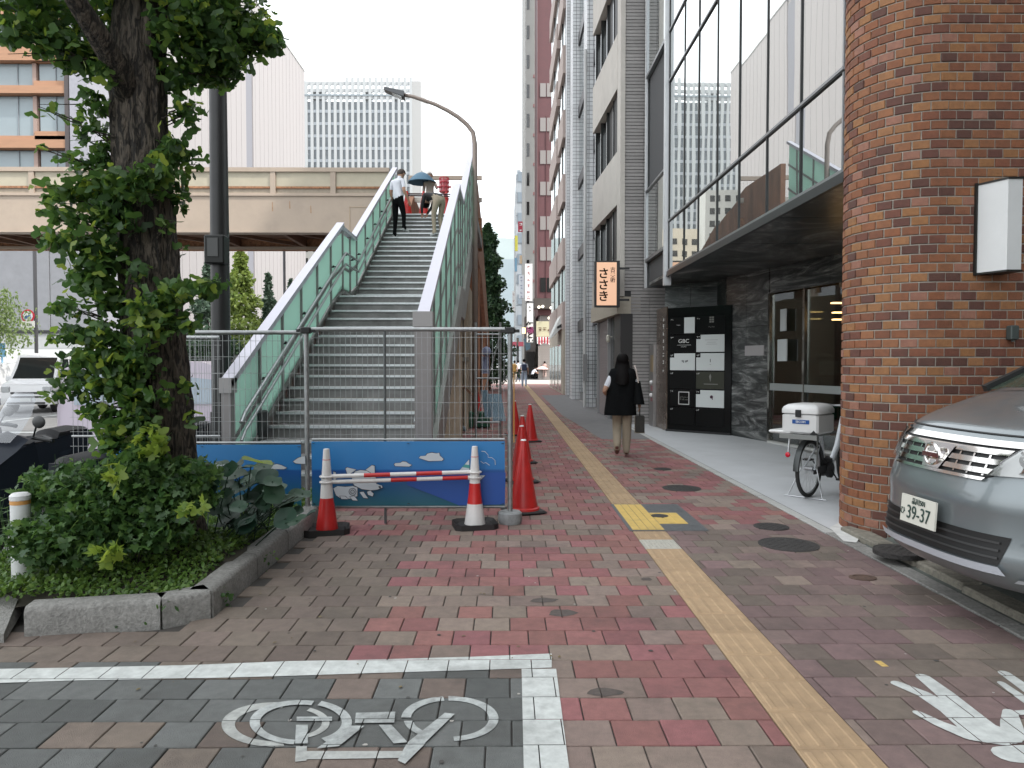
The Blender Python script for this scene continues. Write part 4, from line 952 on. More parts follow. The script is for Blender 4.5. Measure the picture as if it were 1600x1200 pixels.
# ================================================================== far buildings straight ahead, haze put into their pale colours
hz = thing('distant_tower_block', 'tower blocks painted hazy pale at the far end of the street', 'building', (-4, 420, 0))
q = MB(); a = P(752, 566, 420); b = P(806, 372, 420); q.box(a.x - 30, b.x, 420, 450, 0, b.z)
n0 = P(757, 350, 418); q.lathe([(8.5, 0), (8.5, n0.z - 3), (7, n0.z - 1), (3, n0.z + .3), (.5, n0.z + .5)], (P(768, 0, 430).x, 430, 0), 20); part('wall', q, mat('haze_painted_pale', (.38, .44, .44), .9, var=.04, vscale=.1), hz)
q = MB(); px_box(None, 780, 806, 405, 566, 300, 10, q); q2o = part('lower_block', q, mat('haze_painted_blue', (.30, .36, .39), .9, var=.05, vscale=.15), hz)

# ================================================================== LEFT SIDE: white hall, tower, orange building
X8 = -47.8
wh = thing('white_ribbed_building', 'huge windowless white building with vertical ribs beyond the footbridge', 'building', (X8, 130, 0))
ZT = P(480, 112, 176).z
whm = mat('pinkish_white_cladding', (.30, .28, .276), .7, var=.035, vscale=.25, stretch=(1, 1, .1))
q = MB(); q.box(X8 - 40, X8 - .3, 84, 176, 0, ZT - .3); part('wall', q, whm, wh)
q = MB(); y = 84.0; k = 0; slot = (PX(387, 300, X8).y, PX(396, 300, X8).y)
while y < 175.8:
    e = min(176, y + 1.25)
    if not (slot[0] - .2 < (y + e) / 2 < slot[1] + .2):
        q.box(X8 - .35, X8 + (.0 if k % 2 else .025), y + .02, e - .02, 0, ZT)
    y = e; k += 1
part('cladding_ribs', q, whm, wh, kind='stuff')
q = MB(); q.box(X8 - .34, X8 - .2, slot[0] - .7, slot[1] + .7, 0, ZT - 1); part('dark_slot', q, mat('slot_grey', (.19, .19, .21), .8), wh)
q = MB(); q.box(X8 - .5, X8 + .12, 84, 176.2, ZT, ZT + .35); part('parapet', q, mat('parapet_grey', (.33, .33, .32), .8), wh)
tw = thing('office_tower', 'pale office tower with white vertical fins seen above the footbridge', 'tower', (-45, 230, 0))
TL, TR_, TZ = P(440, 0, 230).x, P(641, 0, 230).x, P(600, 124, 230).z
q = MB(); q.box(TL, TR_, 230.6, 262, 0, P(600, 158, 230).z); part('glass_wall', q, mat('tower_glass', (.16, .18, .195), .25, var=.18, vscale=.35), tw)
nf = 22
for i in range(nf + 1):
    x_ = TL + (TR_ - TL) * i / nf; q = MB(); q.box(x_ - .42, x_ + .42, 229.9, 230.7, 0, TZ + (.6 if i > 10 else -.6)); part('fin', q, mat('tower_fin', (.36, .375, .38), .6), tw)
z = 3.0; kf = 0; q = MB()
while z < TZ - 8: q.box(TL, TR_, 230.45, 230.62, z, z + .9); z += 3.8
part('floor_lines', q, mat('floor_line_grey', (.42, .45, .48), .6), tw, kind='stuff')
q = MB()
for zz in (P(600, 130, 230).z, P(600, 141, 230).z, P(600, 152, 230).z): q.box(TL, TR_, 230.2, 230.7, zz - .5, zz + .5)
for i in (5, 6, 14, 19): x_ = TL + (TR_ - TL) * (i + .5) / nf; q.box(x_ - 1.1, x_ + 1.1, 231, 234, TZ - 12, TZ - 3)
part('crown_frame', q, mat('crown_pale', (.37, .385, .39), .6), tw)
q = MB(); q.box(TR_, P(658, 0, 232).x, 230.2, 262, 0, P(648, 128, 231).z); part('end_wall', q, mat('tower_end', (.33, .33, .325), .6), tw)
q = MB(); zz = P(600, 149, 230).z; q.box(TL, TR_ + .2, 229.8, 229.9, zz - .25, zz + .25); part('dark_line', q, mat('line_dark', (.2, .23, .25), .6), tw)
# mid-distance blocks that show in the glass front
for (lab, x0, x1, Y, zt, colr, ww) in (('cream apartment block half hidden behind the footbridge stairs', -42, -34, 190, 36, (.46, .41, .33), 2.6), ('grey apartment block left of the cream one behind the footbridge', -51, -42.6, 182, 44, (.36, .36, .34), 2.6), ('low white block behind the footbridge stairs', -33.5, -24, 195, 29, (.55, .55, .53), 3)):
    t = thing('apartment_block', lab, 'building', ((x0 + x1) / 2, Y, 0)); q = MB(); q.box(x0, x1, Y, Y + 14, 0, zt); part('wall', q, mat('block_' + str(x0).replace('-', 'm'), colr, .8, var=.06, vscale=.4), t)
    q = MB(); zz = 4
    while zz < zt - 2:
        xx = x0 + .8
        while xx < x1 - 1.6: q.box(xx, xx + 1.3, Y - .06, Y + .05, zz, zz + 1.5); xx += ww
        zz += 3.1
    part('windows', q, wdark, t, kind='stuff')
ob = thing('orange_clad_building', 'modern building with orange brown panel bands and large windows behind the tree', 'building', (-42, 62, 0))
orange = mat('terracotta_panel', (.33, .18, .105), .6, var=.1, vscale=.6, stretch=(1, 1, 9))
q = MB(); q.box(-75, -37.3, 62.6, 78, 0, 40); part('core', q, mat('interior_grey', (.2, .21, .22), .7), ob)
xr = P(107, 0, 62).x
levels = [(76, 97), (136, 148), (220, 233)]
for (ya, yb) in levels + [(20, 34), (-40, -20), (318, 334)]:
    z1, z0 = P(50, ya, 62).z, P(50, yb, 62).z; q = MB(); q.box(-75, xr, 61.6, 62.7, z0, z1); part('panel_band', q, orange, ob)
for (ya, yb, xa) in ((126, 137, 50), (205, 221, 50), (212, 221, -400)):
    z1, z0 = P(50, ya, 62).z, P(50, yb, 62).z; q = MB(); q.box(P(xa, 0, 62).x, xr - .3, 62.0, 62.7, z0, z1); part('inset_panel', q, orange, ob)
for (ya, yb) in ((98, 136), (149, 220), (234, 318), (35, 75), (-20, 19)):
    z1, z0 = P(50, ya, 62).z, P(50, yb, 62).z
    for (xa, xb) in ((-120, -30), (-28, 47), (56, 100)):
        q = MB(); q.box(P(xa, 0, 62).x, P(xb, 0, 62).x, 62.3, 62.4, z0, z1); part('window_pane', q, mat('pale_office_glass', (.22, .265, .285), .15, var=.05, vscale=.5), ob)
        if xa != -120: q = MB(); q.box(P(xb - (25 if xa < 0 else 18), 0, 62).x, P(xb - (24.4 if xa < 0 else 17.4), 0, 62).x, 62.2, 62.32, z0, z1); part('window_mullion', q, mat('mullion_grey', (.2, .22, .24), .5), ob)
        q = MB(); q.box(P(xb, 0, 62).x, P(xb + 6, 0, 62).x, 62.1, 62.7, z0, z1); part('window_pier', q, mat('pier_brown', (.28, .2, .17), .6), ob)
q = MB(); q.box(P(101, 0, 61.8).x, P(108, 0, 61.8).x, 61.5, 62.7, 0, 40); part('dark_corner', q, mat('dark_corner', (.06, .05, .05), .6), ob)
q = MB(); q.box(P(108, 0, 61.6).x, P(136, 0, 61.6).x, 61.4, 66, 0, 40); part('grey_pier', q, mat('grey_textured_pier', (.27, .27, .30), .7, var=.12, vscale=3), ob)
# grey hoarding on the far side of the road
hd = thing('grey_hoarding', 'tall grey sheeted hoarding on the far side of the road', 'hoarding', (-40, 55, 0))
q = MB(); xx = -62.0; kk = 0
while xx < P(134, 0, 55).x - .1:
    xe = xx + 4.0
    q = MB(); q.box(xx + .03, min(xe, P(134, 0, 55).x) - .03, 55 + .06 * (kk % 2), 55.2, P(0, 516, 55).z, P(0, 388, 55).z); part('sheet', q, mat('hoarding_sheet', (.20, .205, .22), .8, var=.1, vscale=1.2, bump=.4, bscale=2), hd); xx = xe; kk += 1
q = MB(); q.box(-62, P(134, 0, 55).x, 54.9, 55.2, P(0, 521, 55).z, P(0, 516, 55).z); part('black_rail', q, dk, hd)
q = MB(); q.box(-62, P(134, 0, 55).x, 55, 55.2, P(0, 546, 55).z, P(0, 521, 55).z); part('lower_panel', q, mat('hoarding_pale', (.33, .34, .34), .8), hd)
q = MB(); q.box(-62, -22, 54.2, 54.8, -.13, P(0, 546, 55).z); part('base_wall', q, mat('base_white', (.55, .56, .55), .8), hd)
# ================================================================== building on the near side of the driveway (right of and behind the camera)
nb_ = thing('stone_office_building', 'grey stone office building on the near side of the driveway', 'building', (4.5, -8, 0))
q = MB(); q.box(4.3, 20, -40, -.6, -.1, 30); part('wall', q, mat('grey_stone_wall', (.20, .19, .18), .75, var=.1, vscale=1.5), nb_)
for k in range(8):
    for j in range(8):
        q = MB(); q.box(4.26, 4.31, -3.2 - j * 4.4, -.9 - j * 4.4 - .9, 1.0 + k * 3.6, 3.0 + k * 3.6); part('window_pane', q, MATS['office_glass'], nb_)
bh_ = thing('rear_building', 'plain grey building closing the back of the driveway', 'building', (11, 3, 0))
q = MB(); q.box(9.6, 20, -.55, 6.05, -.1, 30); part('wall', q, mat('rear_wall_render', (.22, .21, .2), .85, var=.1, vscale=1), bh_)
for k in range(7): q = MB(); q.box(9.55, 9.61, 1.2, 4.4, 3.8 + k * 3.6, 5.6 + k * 3.6); part('window_pane', q, MATS['office_glass'], bh_)
# ================================================================== FOOTBRIDGE STAIRS
SX0, SX1 = -2.98, -0.86
FY, RISE, RUN = 7.78, .15, .30
st = thing('footbridge_stairs', 'grey footbridge stairs with green glass sides rising away behind the blue barrier', 'stairs', (-1.9, 7.8, 0))
stepm = mat('stair_tread', (.24, .24, .235), .8, var=.2, vscale=6, dirt=.45); nosem = mat('stair_nosing', (.62, .64, .65), .35, metal=.3, var=.12, vscale=20, dirt=.2)
rsr = mat('stair_riser', (.20, .195, .19), .8, var=.25, vscale=4, dirt=.5)
steps = []
y, z = FY, 0.0
for k in range(18): z += RISE; steps.append((y, z)); y += RUN
LY0, LZ = y, z; L_END = LY0 + 1.1; y = L_END; RUN2 = .292
for k in range(18): z += RISE; steps.append((y, z)); y += RUN2
TY, TZ_ = y, z
sr = random.Random(4)
for i, (y, z) in enumerate(steps):
    dep = (steps[i + 1][0] - y) if i + 1 < len(steps) else .4
    q = MB(); q.box(SX0 + .03, SX1 - .03, y + .012, y + .03, z - RISE, z - .03); q.mi = 1
    q.box(SX0 + .03, SX1 - .03, y, y + dep + .02, z - .04, z - .004); q.mi = 2
    q.box(SX0 + .07, SX1 - .07, y - .006, y + .045, z - .028, z + .002)
    part('step', q, [rsr, stepm, nosem], st)
railm = mat('rail_cap_lavender', (.50, .49, .55), .4, metal=.25, var=.05, vscale=4); postm = mat('rail_post_grey', (.26, .245, .24), .5, metal=.3, var=.1)
gg = mat('green_frosted_glass', (.34, .52, .44), .25, spec=.5)
b_ = gg.node_tree.nodes['Principled BSDF']; b_.inputs['Transmission Weight'].default_value = 0.0
gg = clearglass('green_frosted_panel', (.7, .9, .8), .05, .15, body=.85, bodycol=(.62, .82, .74))
def zs_(y):
    if y < LY0: return (y - FY) * RISE / RUN + RISE * .5
    if y < L_END: return LZ
    return LZ + (y - L_END) * RISE / RUN2 + RISE * .5
def sidepath(y0, y1, off):
    pts = [(y0, zs_(y0) + off)]
    for yy in (LY0 - .02, L_END + .02):
        if y0 < yy < y1: pts.append((yy, LZ + off + (0.0)))
    pts.append((y1, zs_(y1) + off)); return pts
# stringers
for x0, x1 in ((SX0 - .06, SX0), (SX1, SX1 + .06)):
    q = MB(); pts = [(FY - .1, -.01), (FY - .1, .3)] + [(LY0, LZ + .2), (L_END, LZ + .2), (TY, TZ_ + .2), (TY + .5, TZ_ + .2), (TY + .5, TZ_ - .4), (L_END, LZ - .35), (LY0, LZ - .35), (FY + .55, -.01)]
    q.ext([(x0, a, b) for a, b in pts], (x1 - x0, 0, 0)); part('stringer', q, mat('stringer_grey', (.30, .295, .28), .6, metal=.2, var=.15, vscale=4, dirt=.3), st)
q = MB(); q.box(SX0 + .2, SX1 - .2, L_END - 1.0, L_END, LZ - .3, LZ - .045); part('landing_slab', q, rsr, st)
q = MB(); q.box(SX0, SX1, L_END - .15, L_END + .15, -.02, LZ - .3); part('pier', q, mat('bridge_beige', (.42, .34, .25), .7, var=.08, vscale=2, dirt=.2), st)
def railing(xc, HH, sgn, yend, capw=.13, npost=.9):
    # posts, glass panels, cap, handrails
    ya = FY + .1; ys_ = []
    y = ya
    while y < yend: ys_.append(y); y += npost if y < LY0 - .5 or y > L_END else .62
    if LY0 not in ys_: pass
    def top(y):
        if y < LY0: return zs_(y) + HH - .0
        if y < L_END: return max(LZ + HH - (y - LY0) * .0, LZ + HH)
        return zs_(y) + HH - RISE * .5
    for y in ys_:
        q = MB(); q.box(xc - .03, xc + .03, y - .025, y + .025, zs_(y) - .05, top(y) - .03); part('railing_post', q, postm, st)
    nw = .05 if HH < 1.6 else .09
    q = MB(); q.box(xc - nw, xc + nw, ya - .13, ya - .0, -.01 if True else 0, top(ya) - .0); part('newel_post', q, postm, st)
    q = MB(); q.box(xc - nw - .015, xc + nw + .015, ya - .15, ya + .02, top(ya) - .14, top(ya) + .02); part('newel_cap', q, mat('newel_cap_grey', (.33, .32, .315), .5, metal=.2), st)
    segs = [(ya - .1, LY0 - .0), (LY0, L_END), (L_END, yend)]
    for (y0, y1) in segs:
        q = MB(); e = 1e-3; q.bar((xc, y0 - .03, top(y0 + e)), (xc, y1 + .03, top(y1 - e)), capw, .07); part('rail_cap', q, railm, st)
    allys = ys_ + [yend]
    for a, b2 in zip(allys[:-1], allys[1:]):
        if (a < LY0 < b2): b3 = b2
        for (lo, hi) in (((.16, .42 * HH), (.46 * HH, HH - .08)) if HH < 1.6 else ((.12, .31 * HH), (.33 * HH, .64 * HH), (.66 * HH, HH - .08))):
            q = MB(); y0, y1 = a + .035, b2 - .035; m0 = zs_(y0); m1 = zs_(y1)
            q.hexa([(xc - .006, y0, m0 + lo), (xc + .006, y0, m0 + lo), (xc + .006, y1, m1 + lo), (xc - .006, y1, m1 + lo), (xc - .006, y0, m0 + hi), (xc + .006, y0, m0 + hi), (xc + .006, y1, m1 + hi), (xc - .006, y1, m1 + hi)])
            part('glass_panel', q, gg, st)
        q = MB()
        for h in ((.44 * HH,) if HH < 1.6 else (.32 * HH, .65 * HH)): q.bar((xc, a, zs_(a) + h), (xc, b2, zs_(b2) + h), .035, .05)
        q.bar((xc, a, zs_(a) + .1), (xc, b2, zs_(b2) + .1), .035, .05); part('mid_rail', q, postm, st)
    for h, rr in ((.78, .022), (.58, .02)):
        pts = [(xc + sgn * .10, y0, z0) for y0, z0 in sidepath(ya + .15, yend, h)]
        pts = [(pts[0][0], pts[0][1] - .12, pts[0][2] - .1)] + pts
        q = MB(); q.tube(pts, rr, 8); part('handrail', q, mat('handrail_steel', (.40, .41, .42), .3, metal=.7), st, smooth=50)
    q = MB()
    for y in ys_[1:]: q.bar((xc, y, zs_(y) + .74), (xc + sgn * .10, y, zs_(y) + .76), .016); q.sphere((xc + sgn * .06, y, zs_(y) + .76), .022, 6, 4)
    part('handrail_brackets', q, dk, st, kind='stuff')
railing(SX0 + .02, 1.22, 1, TY + .1)
railing(SX1 - .02, 1.92, -1, TY + .1)

# ================================================================== FOOTBRIDGE DECK (beige girder over the road)
fb = thing('footbridge', 'old beige steel footbridge spanning the road to the left', 'footbridge', (-10, 20, 0))
beige = mat('beige_paint', (.40, .322, .255), .6, var=.06, vscale=1.5, dirt=.12)
beige2 = mat('beige_panel', (.44, .395, .30), .6, var=.07, vscale=2.5, dirt=.12)
rust = mat('rusty_beige', (.30, .15, .08), .85, var=.5, vscale=14)
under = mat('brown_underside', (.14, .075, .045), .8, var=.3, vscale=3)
BY = 20.0
def zb(py, Y=BY): return P(500, py, Y).z
Z_rt, Z_rb, Z_p0, Z_p1, Z_f1, Z_f0 = zb(262.5), zb(269), zb(284), zb(292), zb(305), zb(364)
xe, xs0 = -3.06, -34
q = MB(); q.box(xs0, xe, BY - .02, BY + .28, Z_f0, Z_f1 - .02); part('girder', q, beige, fb)
q = MB(); q.box(xs0, xe, BY - .06, BY - .02, Z_f1 - .03, Z_f1 + .03); q.box(xs0, xe, BY - .06, BY + .0, Z_f0 - .0, Z_f0 + .04); part('girder_flange', q, beige, fb)
q = MB(); q.box(xs0, xe - .1, BY - .06, BY + .09, Z_rb, Z_rt); part('top_rail', q, beige, fb)
pitch = 1.62; x0 = P(427, 300, BY).x; k = -1
while True:
    xp = x0 + 3.24 - pitch * (k + 1) + .0
    if xp < xs0: break
    if xp < xe: q = MB(); q.box(xp - .07, xp + .07, BY - .045, BY + .08, Z_f1, Z_rb); part('railing_post', q, beige, fb)
    xl = xp - pitch
    if xp - .08 < xe + 2 and xl > xs0:
        xr_ = min(xp - .08, xe)
        q = MB(); q.box(xl + .08, xr_, BY + .0, BY + .03, Z_p1, Z_rb); part('infill_panel', q, beige2, fb)
        q = MB(); q.box(xl + .08, xr_, BY - .015, BY + .04, Z_p1 - .045, Z_p1 + .01); part('rusty_ledge', q, rust, fb)
        q = MB(); q.box(xl + .08, xr_, BY + .02, BY + .05, Z_f1, Z_p1 - .045); part('mesh_panel', q, mat('mesh_grey', (.32, .27, .21), .7, var=.15, vscale=8), fb)
        q = MB(); q.box(xl + .08, xr_, BY - .03, BY + .03, Z_f1 + .0, Z_f1 + .05); part('bottom_rail', q, beige, fb)
    k += 1
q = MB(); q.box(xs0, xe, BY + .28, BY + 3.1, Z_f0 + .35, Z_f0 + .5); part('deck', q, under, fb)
q = MB(); q.box(xs0, xe + 2.3, BY + 3.1, BY + 3.3, Z_f0, Z_f1); part('far_girder', q, rust, fb)
q = MB(); xx = -33.0
while xx < -3.2:
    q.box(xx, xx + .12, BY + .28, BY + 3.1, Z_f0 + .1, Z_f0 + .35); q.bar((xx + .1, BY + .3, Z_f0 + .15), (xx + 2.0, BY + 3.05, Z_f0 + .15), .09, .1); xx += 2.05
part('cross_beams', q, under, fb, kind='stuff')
q = MB(); q.box(xs0, xe, BY + 3.0, BY + 3.1, Z_f0 + .02, Z_f0 + .1); part('beam_edge', q, beige, fb)
q = MB(); q.box(xs0, xe + 2.25, BY + 3.15, BY + 3.25, Z_f1, Z_rt - .1); part('far_parapet', q, beige2, fb) if False else None
q = MB(); q.box(xe, SX1 + .1, TY, BY + 3.3, TZ_ - .3, TZ_ - .004); part('head_landing', q, stepm, fb)
za, zc2 = P(700, 275, BY + 3.2).z, P(700, 281, BY + 3.2).z
q = MB(); q.box(xe, SX1 + .1, BY + 3.15, BY + 3.25, zc2, za); part('far_top_rail', q, beige, fb)
q = MB(); q.box(xe, SX1 + .1, BY + 3.15, BY + 3.25, P(700, 316, BY + 3.2).z, P(700, 309, BY + 3.2).z); part('far_mid_rail', q, mat('pale_rail', (.5, .47, .42), .6), fb)
q = MB(); zz = P(500, 385, BY).z
for xx in (-5.0, -20.0): q.box(xx, xx + .5, BY + 1.2, BY + 1.8, -.13, Z_f0)
part('pier', q, beige, fb)
for (xa, ya_, l, hgt) in ((425, 330, .5, .25), (452, 326, .3, .2), (485, 333, .15, .2)):
    c0 = P(xa, ya_, BY - .025); q = MB(); q.poly([(c0.x, BY - .0225, c0.z), (c0.x + .03, BY - .0225, c0.z), (c0.x + .02, BY - .0225, c0.z + hgt), (c0.x, BY - .0225, c0.z + hgt)]); part('rust_streak', q, mat('rust_streak', (.36, .22, .13), .85, var=.3, vscale=10), fb)
# outline of the small hatch in the girder near the stairs
a0, b0 = P(546, 362, BY - .024), P(575, 323, BY - .024); q = MB()
for r_ in ((a0.x, b0.x, b0.z - .02, b0.z), (a0.x, a0.x + .02, a0.z, b0.z)): q.box(r_[0], r_[1], BY - .03, BY - .018, r_[2], r_[3])
part('hatch_outline', q, mat('beige_dark', (.40, .31, .22), .7), fb)

# far stair going down on the other side, brown solid parapet
fst = thing('far_stairs', 'rust brown stairs descending behind the footbridge beside the dark green tree', 'stairs', (-.9, 24, 0))
brown = mat('rusty_brown_side', (.27, .13, .075), .8, var=.35, vscale=2.2, stretch=(1, 1, .35), dirt=.45)
XS = -.87
q = MB(); q.ext([(XS, 20.2, 5.0), (XS, 20.2, 6.95), (XS, 23, 7.0), (XS, 26, 6.5), (XS, 42.5, 1.4), (XS, 42.5, -.0), (XS, 41.8, -.0), (XS, 26, 4.55), (XS, 23, 4.75)], (-.14, 0, 0)); part('parapet_side', q, brown, fst)
q = MB(); q.ext([(XS - 2.0, 20.2, 5.0), (XS - 2.0, 23, 6.7), (XS - 2.0, 26, 6.5), (XS - 2.0, 42.5, 1.4), (XS - 2.0, 42.5, -.0), (XS - 2.0, 41.8, 0), (XS - 2.0, 26, 4.55), (XS - 2.0, 23, 4.75)], (-.14, 0, 0)); part('parapet_side', q, brown, fst)
q = MB(); q.ext([(XS - .15, 23.2, 5.2), (XS - .15, 26, 5.2), (XS - .15, 41.8, .1), (XS - .15, 41.5, -.02), (XS - .15, 26, 4.9), (XS - .15, 23.2, 4.9)], (-1.85, 0, 0)); part('flight', q, under, fst)
for (yy, zz) in ((24.5, 4.7), (31, 3.2), (36, 1.8)):
    q = MB(); q.box(XS - .16, XS - .01, yy, yy + .2, 0, zz); part('column', q, brown, fst); q = MB(); q.box(XS - 2.1, XS - 1.95, yy, yy + .2, 0, zz); part('column', q, brown, fst)
for k in range(18):
    q = MB(); q.box(XS - .3, XS - .05, 24.7 + k * .02, 24.85 + k * .02, .2 + k * .25, .27 + k * .25); part('ladder_rung', q, under, fst)
q = MB(); q.box(XS - .34, XS - .28, 24.6, 24.9, 0, 4.8); part('ladder_rail', q, brown, fst)
bp = thing('beige_stair_wall', 'flat beige panelled wall under the footbridge behind the right stair side', 'wall', (-1.3, 16.6, 0))
for k in range(6): q = MB(); q.box(-1.35 + k * .1 - .3, -1.35 + k * .1 - .205, 16.6, 19.2, 0, 3.35); part('wall_panel', q, beige2 if k % 2 else beige, bp)
q = MB(); q.box(-.96, -.86, 16.55, 19.25, 0, 3.3); part('end_panel', q, mat('beige_dark2', (.33, .27, .2), .7), bp)
q = MB(); q.box(-1.7, -.84, 16.5, 16.6, 1.55, 1.65); part('belt_rail', q, mat('belt_grey', (.2, .18, .15), .6), bp)
q = MB(); q.bar((-1.6, 16.4, 1.55), (-.75, 16.4, .8), .05); part('sloping_pipe', q, under, bp)

# items at the stair head
def cone(x, y, z, label, h=.70, group='red traffic cones', twist=0.0, colr=None, base=True, tip=False, nm='traffic_cone'):
    t = thing(nm, label, 'traffic cone', (x, y, z), twist, group)
    red = mat('cone_red', (.50, .018, .016), .38, var=.12, vscale=9, spec=.5, dirt=.15)
    q = MB(); r0 = .155; q.lathe([(r0 + .012, .028), (r0 + .008, .05), (r0 - .012, .06), (.028, h - .01), (.024, h), (.012, h + .002)], n=28)
    part('cone_body', q, red, t, smooth=35, world=False)
    q = MB(); q.cbox(-.19, .19, -.19, .19, 0, .032, .02); part('base_plate', q, mat('cone_base_black', (.02, .018, .018), .7), t, world=False)
    if tip: q = MB(); q.lathe([(.031, h - .008), (.027, h - .002), (.026, h + .004), (.014, h + .006)], n=16); part('white_tip', q, white, t, world=False)
    return t
stz = TZ_
pc = P(636, 338, TY + .3); cone(pc.x, TY + .3, stz, 'red cone at the head of the stairs, behind the man in the white T-shirt', .72)
pc = P(662, 338, TY + .3); cone(pc.x, TY + .3, stz, 'red cone in the middle at the head of the stairs', .72)
pc = P(697, 338, TY + .3); cone(pc.x, TY + .35, stz, 'red cone at the head of the stairs half hidden behind the bending person', .72)
q = MB(); a, b = P(636, 302, TY + .25), P(716, 303, TY + .25); q.tube([(a.x, TY + .3, a.z), (b.x, TY + .3, b.z)], .02)
single('black_cone_bar', 'upper dark bar resting across the cones at the head of the stairs', 'cone bar', q, mat('bar_dark', (.05, .02, .02), .5), (a.x, TY + .3, a.z))
q = MB(); q.tube([(a.x, TY + .24, a.z - .06), (b.x, TY + .24, b.z - .07)], .02)
single('black_cone_bar', 'lower dark bar resting across the cones at the head of the stairs', 'cone bar', q, mat('bar_dark', (.05, .02, .02), .5), (a.x, TY + .24, a.z - .06))
lt = P(694, 302, TY + 1.2); t = thing('warning_lamp', 'pink red caged warning lantern on a post at the head of the stairs', 'warning lamp', (lt.x, TY + 1.2, stz))
rl = mat('lantern_red', (.50, .05, .07), .4)
q = MB(); q.tube([(lt.x, TY + 1.2, stz), (lt.x, TY + 1.2, lt.z)], .025); part('post', q, rl, t)
q = MB(); zt = lt.z
for k in range(8):
    an = k * math.pi / 4; q.tube([(lt.x + .13 * math.cos(an), TY + 1.2 + .13 * math.sin(an), zt + .04), (lt.x + .13 * math.cos(an), TY + 1.2 + .13 * math.sin(an), zt + .42)], .014, 6)
for zz in (.04, .17, .30, .42): q.torus((lt.x, TY + 1.2, zt + zz), .13, .016, (0, 0, 1), 16, 6)
q.box(lt.x - .2, lt.x + .2, TY + 1.18, TY + 1.22, zt + .15, zt + .2); part('cage', q, rl, t)
q = MB(); q.lathe([(.09, 0), (.1, .2), (.08, .36)], (lt.x, TY + 1.2, zt + .04), 12); part('lens', q, mat('lens_pink', (.6, .2, .22), .3), t)

# ================================================================== TEMPORARY FENCE WITH BLUE SHEETS
FYF = 6.93
def fence(xL, xR, dz, label, y=FYF, stub=True):
    t = thing('temporary_fence', label, 'fence', (xL, y, 0)); W = xR - xL
    z0, z1, zm = .16 + dz, 1.84 + dz, .80 + dz
    q = MB(); q.tube([(xL + .02, y, z1), (xR - .02, y, z1)], .021, 10); part('top_tube', q, steel, t, smooth=40)
    q = MB(); q.tube([(xL + .02, y, z0), (xR - .02, y, z0)], .017, 10); part('bottom_tube', q, steel, t, smooth=40)
    q = MB(); q.tube([(xL + W * .38, y + .0, .0 if stub else z0), (xL + W * .38, y, z1)], .013, 8); part('middle_tube', q, mat('tube_dark', (.14, .15, .15), .5, metal=.6), t, smooth=40)
    q = MB(); q.tube([(xL + .02, y - .005, zm), (xR - .02, y - .005, zm)], .012, 8); part('sheet_rail', q, steel, t, smooth=40)
    q = MB(); r_ = random.Random(int(xL * 100))
    n_ = int(W / .052)
    for k in range(n_ + 1):
        xx = xL + .03 + (W - .06) * k / n_; q.bar((xx, y, z0), (xx + r_.uniform(-.004, .004), y, z1), .0035)
    for k in range(11):
        zz = z0 + .0 + (z1 - z0) * (k + .5) / 11; q.bar((xL, y - .004, zz + r_.uniform(-.004, .004)), (xR, y - .004, zz + r_.uniform(-.004, .004)), .0035)
    part('wire_mesh', q, steel, t, kind='stuff')
    return t
def fpost(x, label, y=FYF, z1=1.86):
    t = thing('fence_post', label, 'fence post', (x, y, 0)); q = MB(); q.tube([(x, y, .0), (x, y, z1)], .024, 12); part('tube', q, steel, t, smooth=40)
    q = MB(); q.cbox(x - .045, x + .045, y - .04, y + .04, z1 - .06, z1 - .0, .008); q.box(x - .09, x - .04, y - .02, y + .02, z1 - .05, z1 - .02); q.box(x + .04, x + .09, y - .02, y + .02, z1 - .05, z1 - .02); part('clamp', q, dk, t)
    q = MB(); q.lathe([(.105, 0), (.115, .03), (.112, .10), (.095, .115), (.03, .115)], (x, y, .001), 20); part('weight', q, mat('fence_weight', (.25, .26, .26), .7, var=.2, vscale=20, dirt=.3), t, smooth=35)
    return t
xl, xr2 = P(480, 700, FYF).x, P(797, 700, FYF).x
fr = fence(xl + .03, xr2 - .03, 0.0, 'right wire fence panel with a blue cartoon sheet across the foot of the stairs')
fl = fence(xl - 1.95, xl - .03, -.03, 'left wire fence panel running behind the planter foliage', stub=False)
fpost(xr2, 'fence post with a round grey weight at the right end of the blue barrier')
t = fpost(xl, 'fence post between the two blue barrier panels behind the left cone')
# second fence line farther back
t = fence(-4.6, -3.0, -.05, 'farther wire fence panel beside the black lamp post', y=7.75)
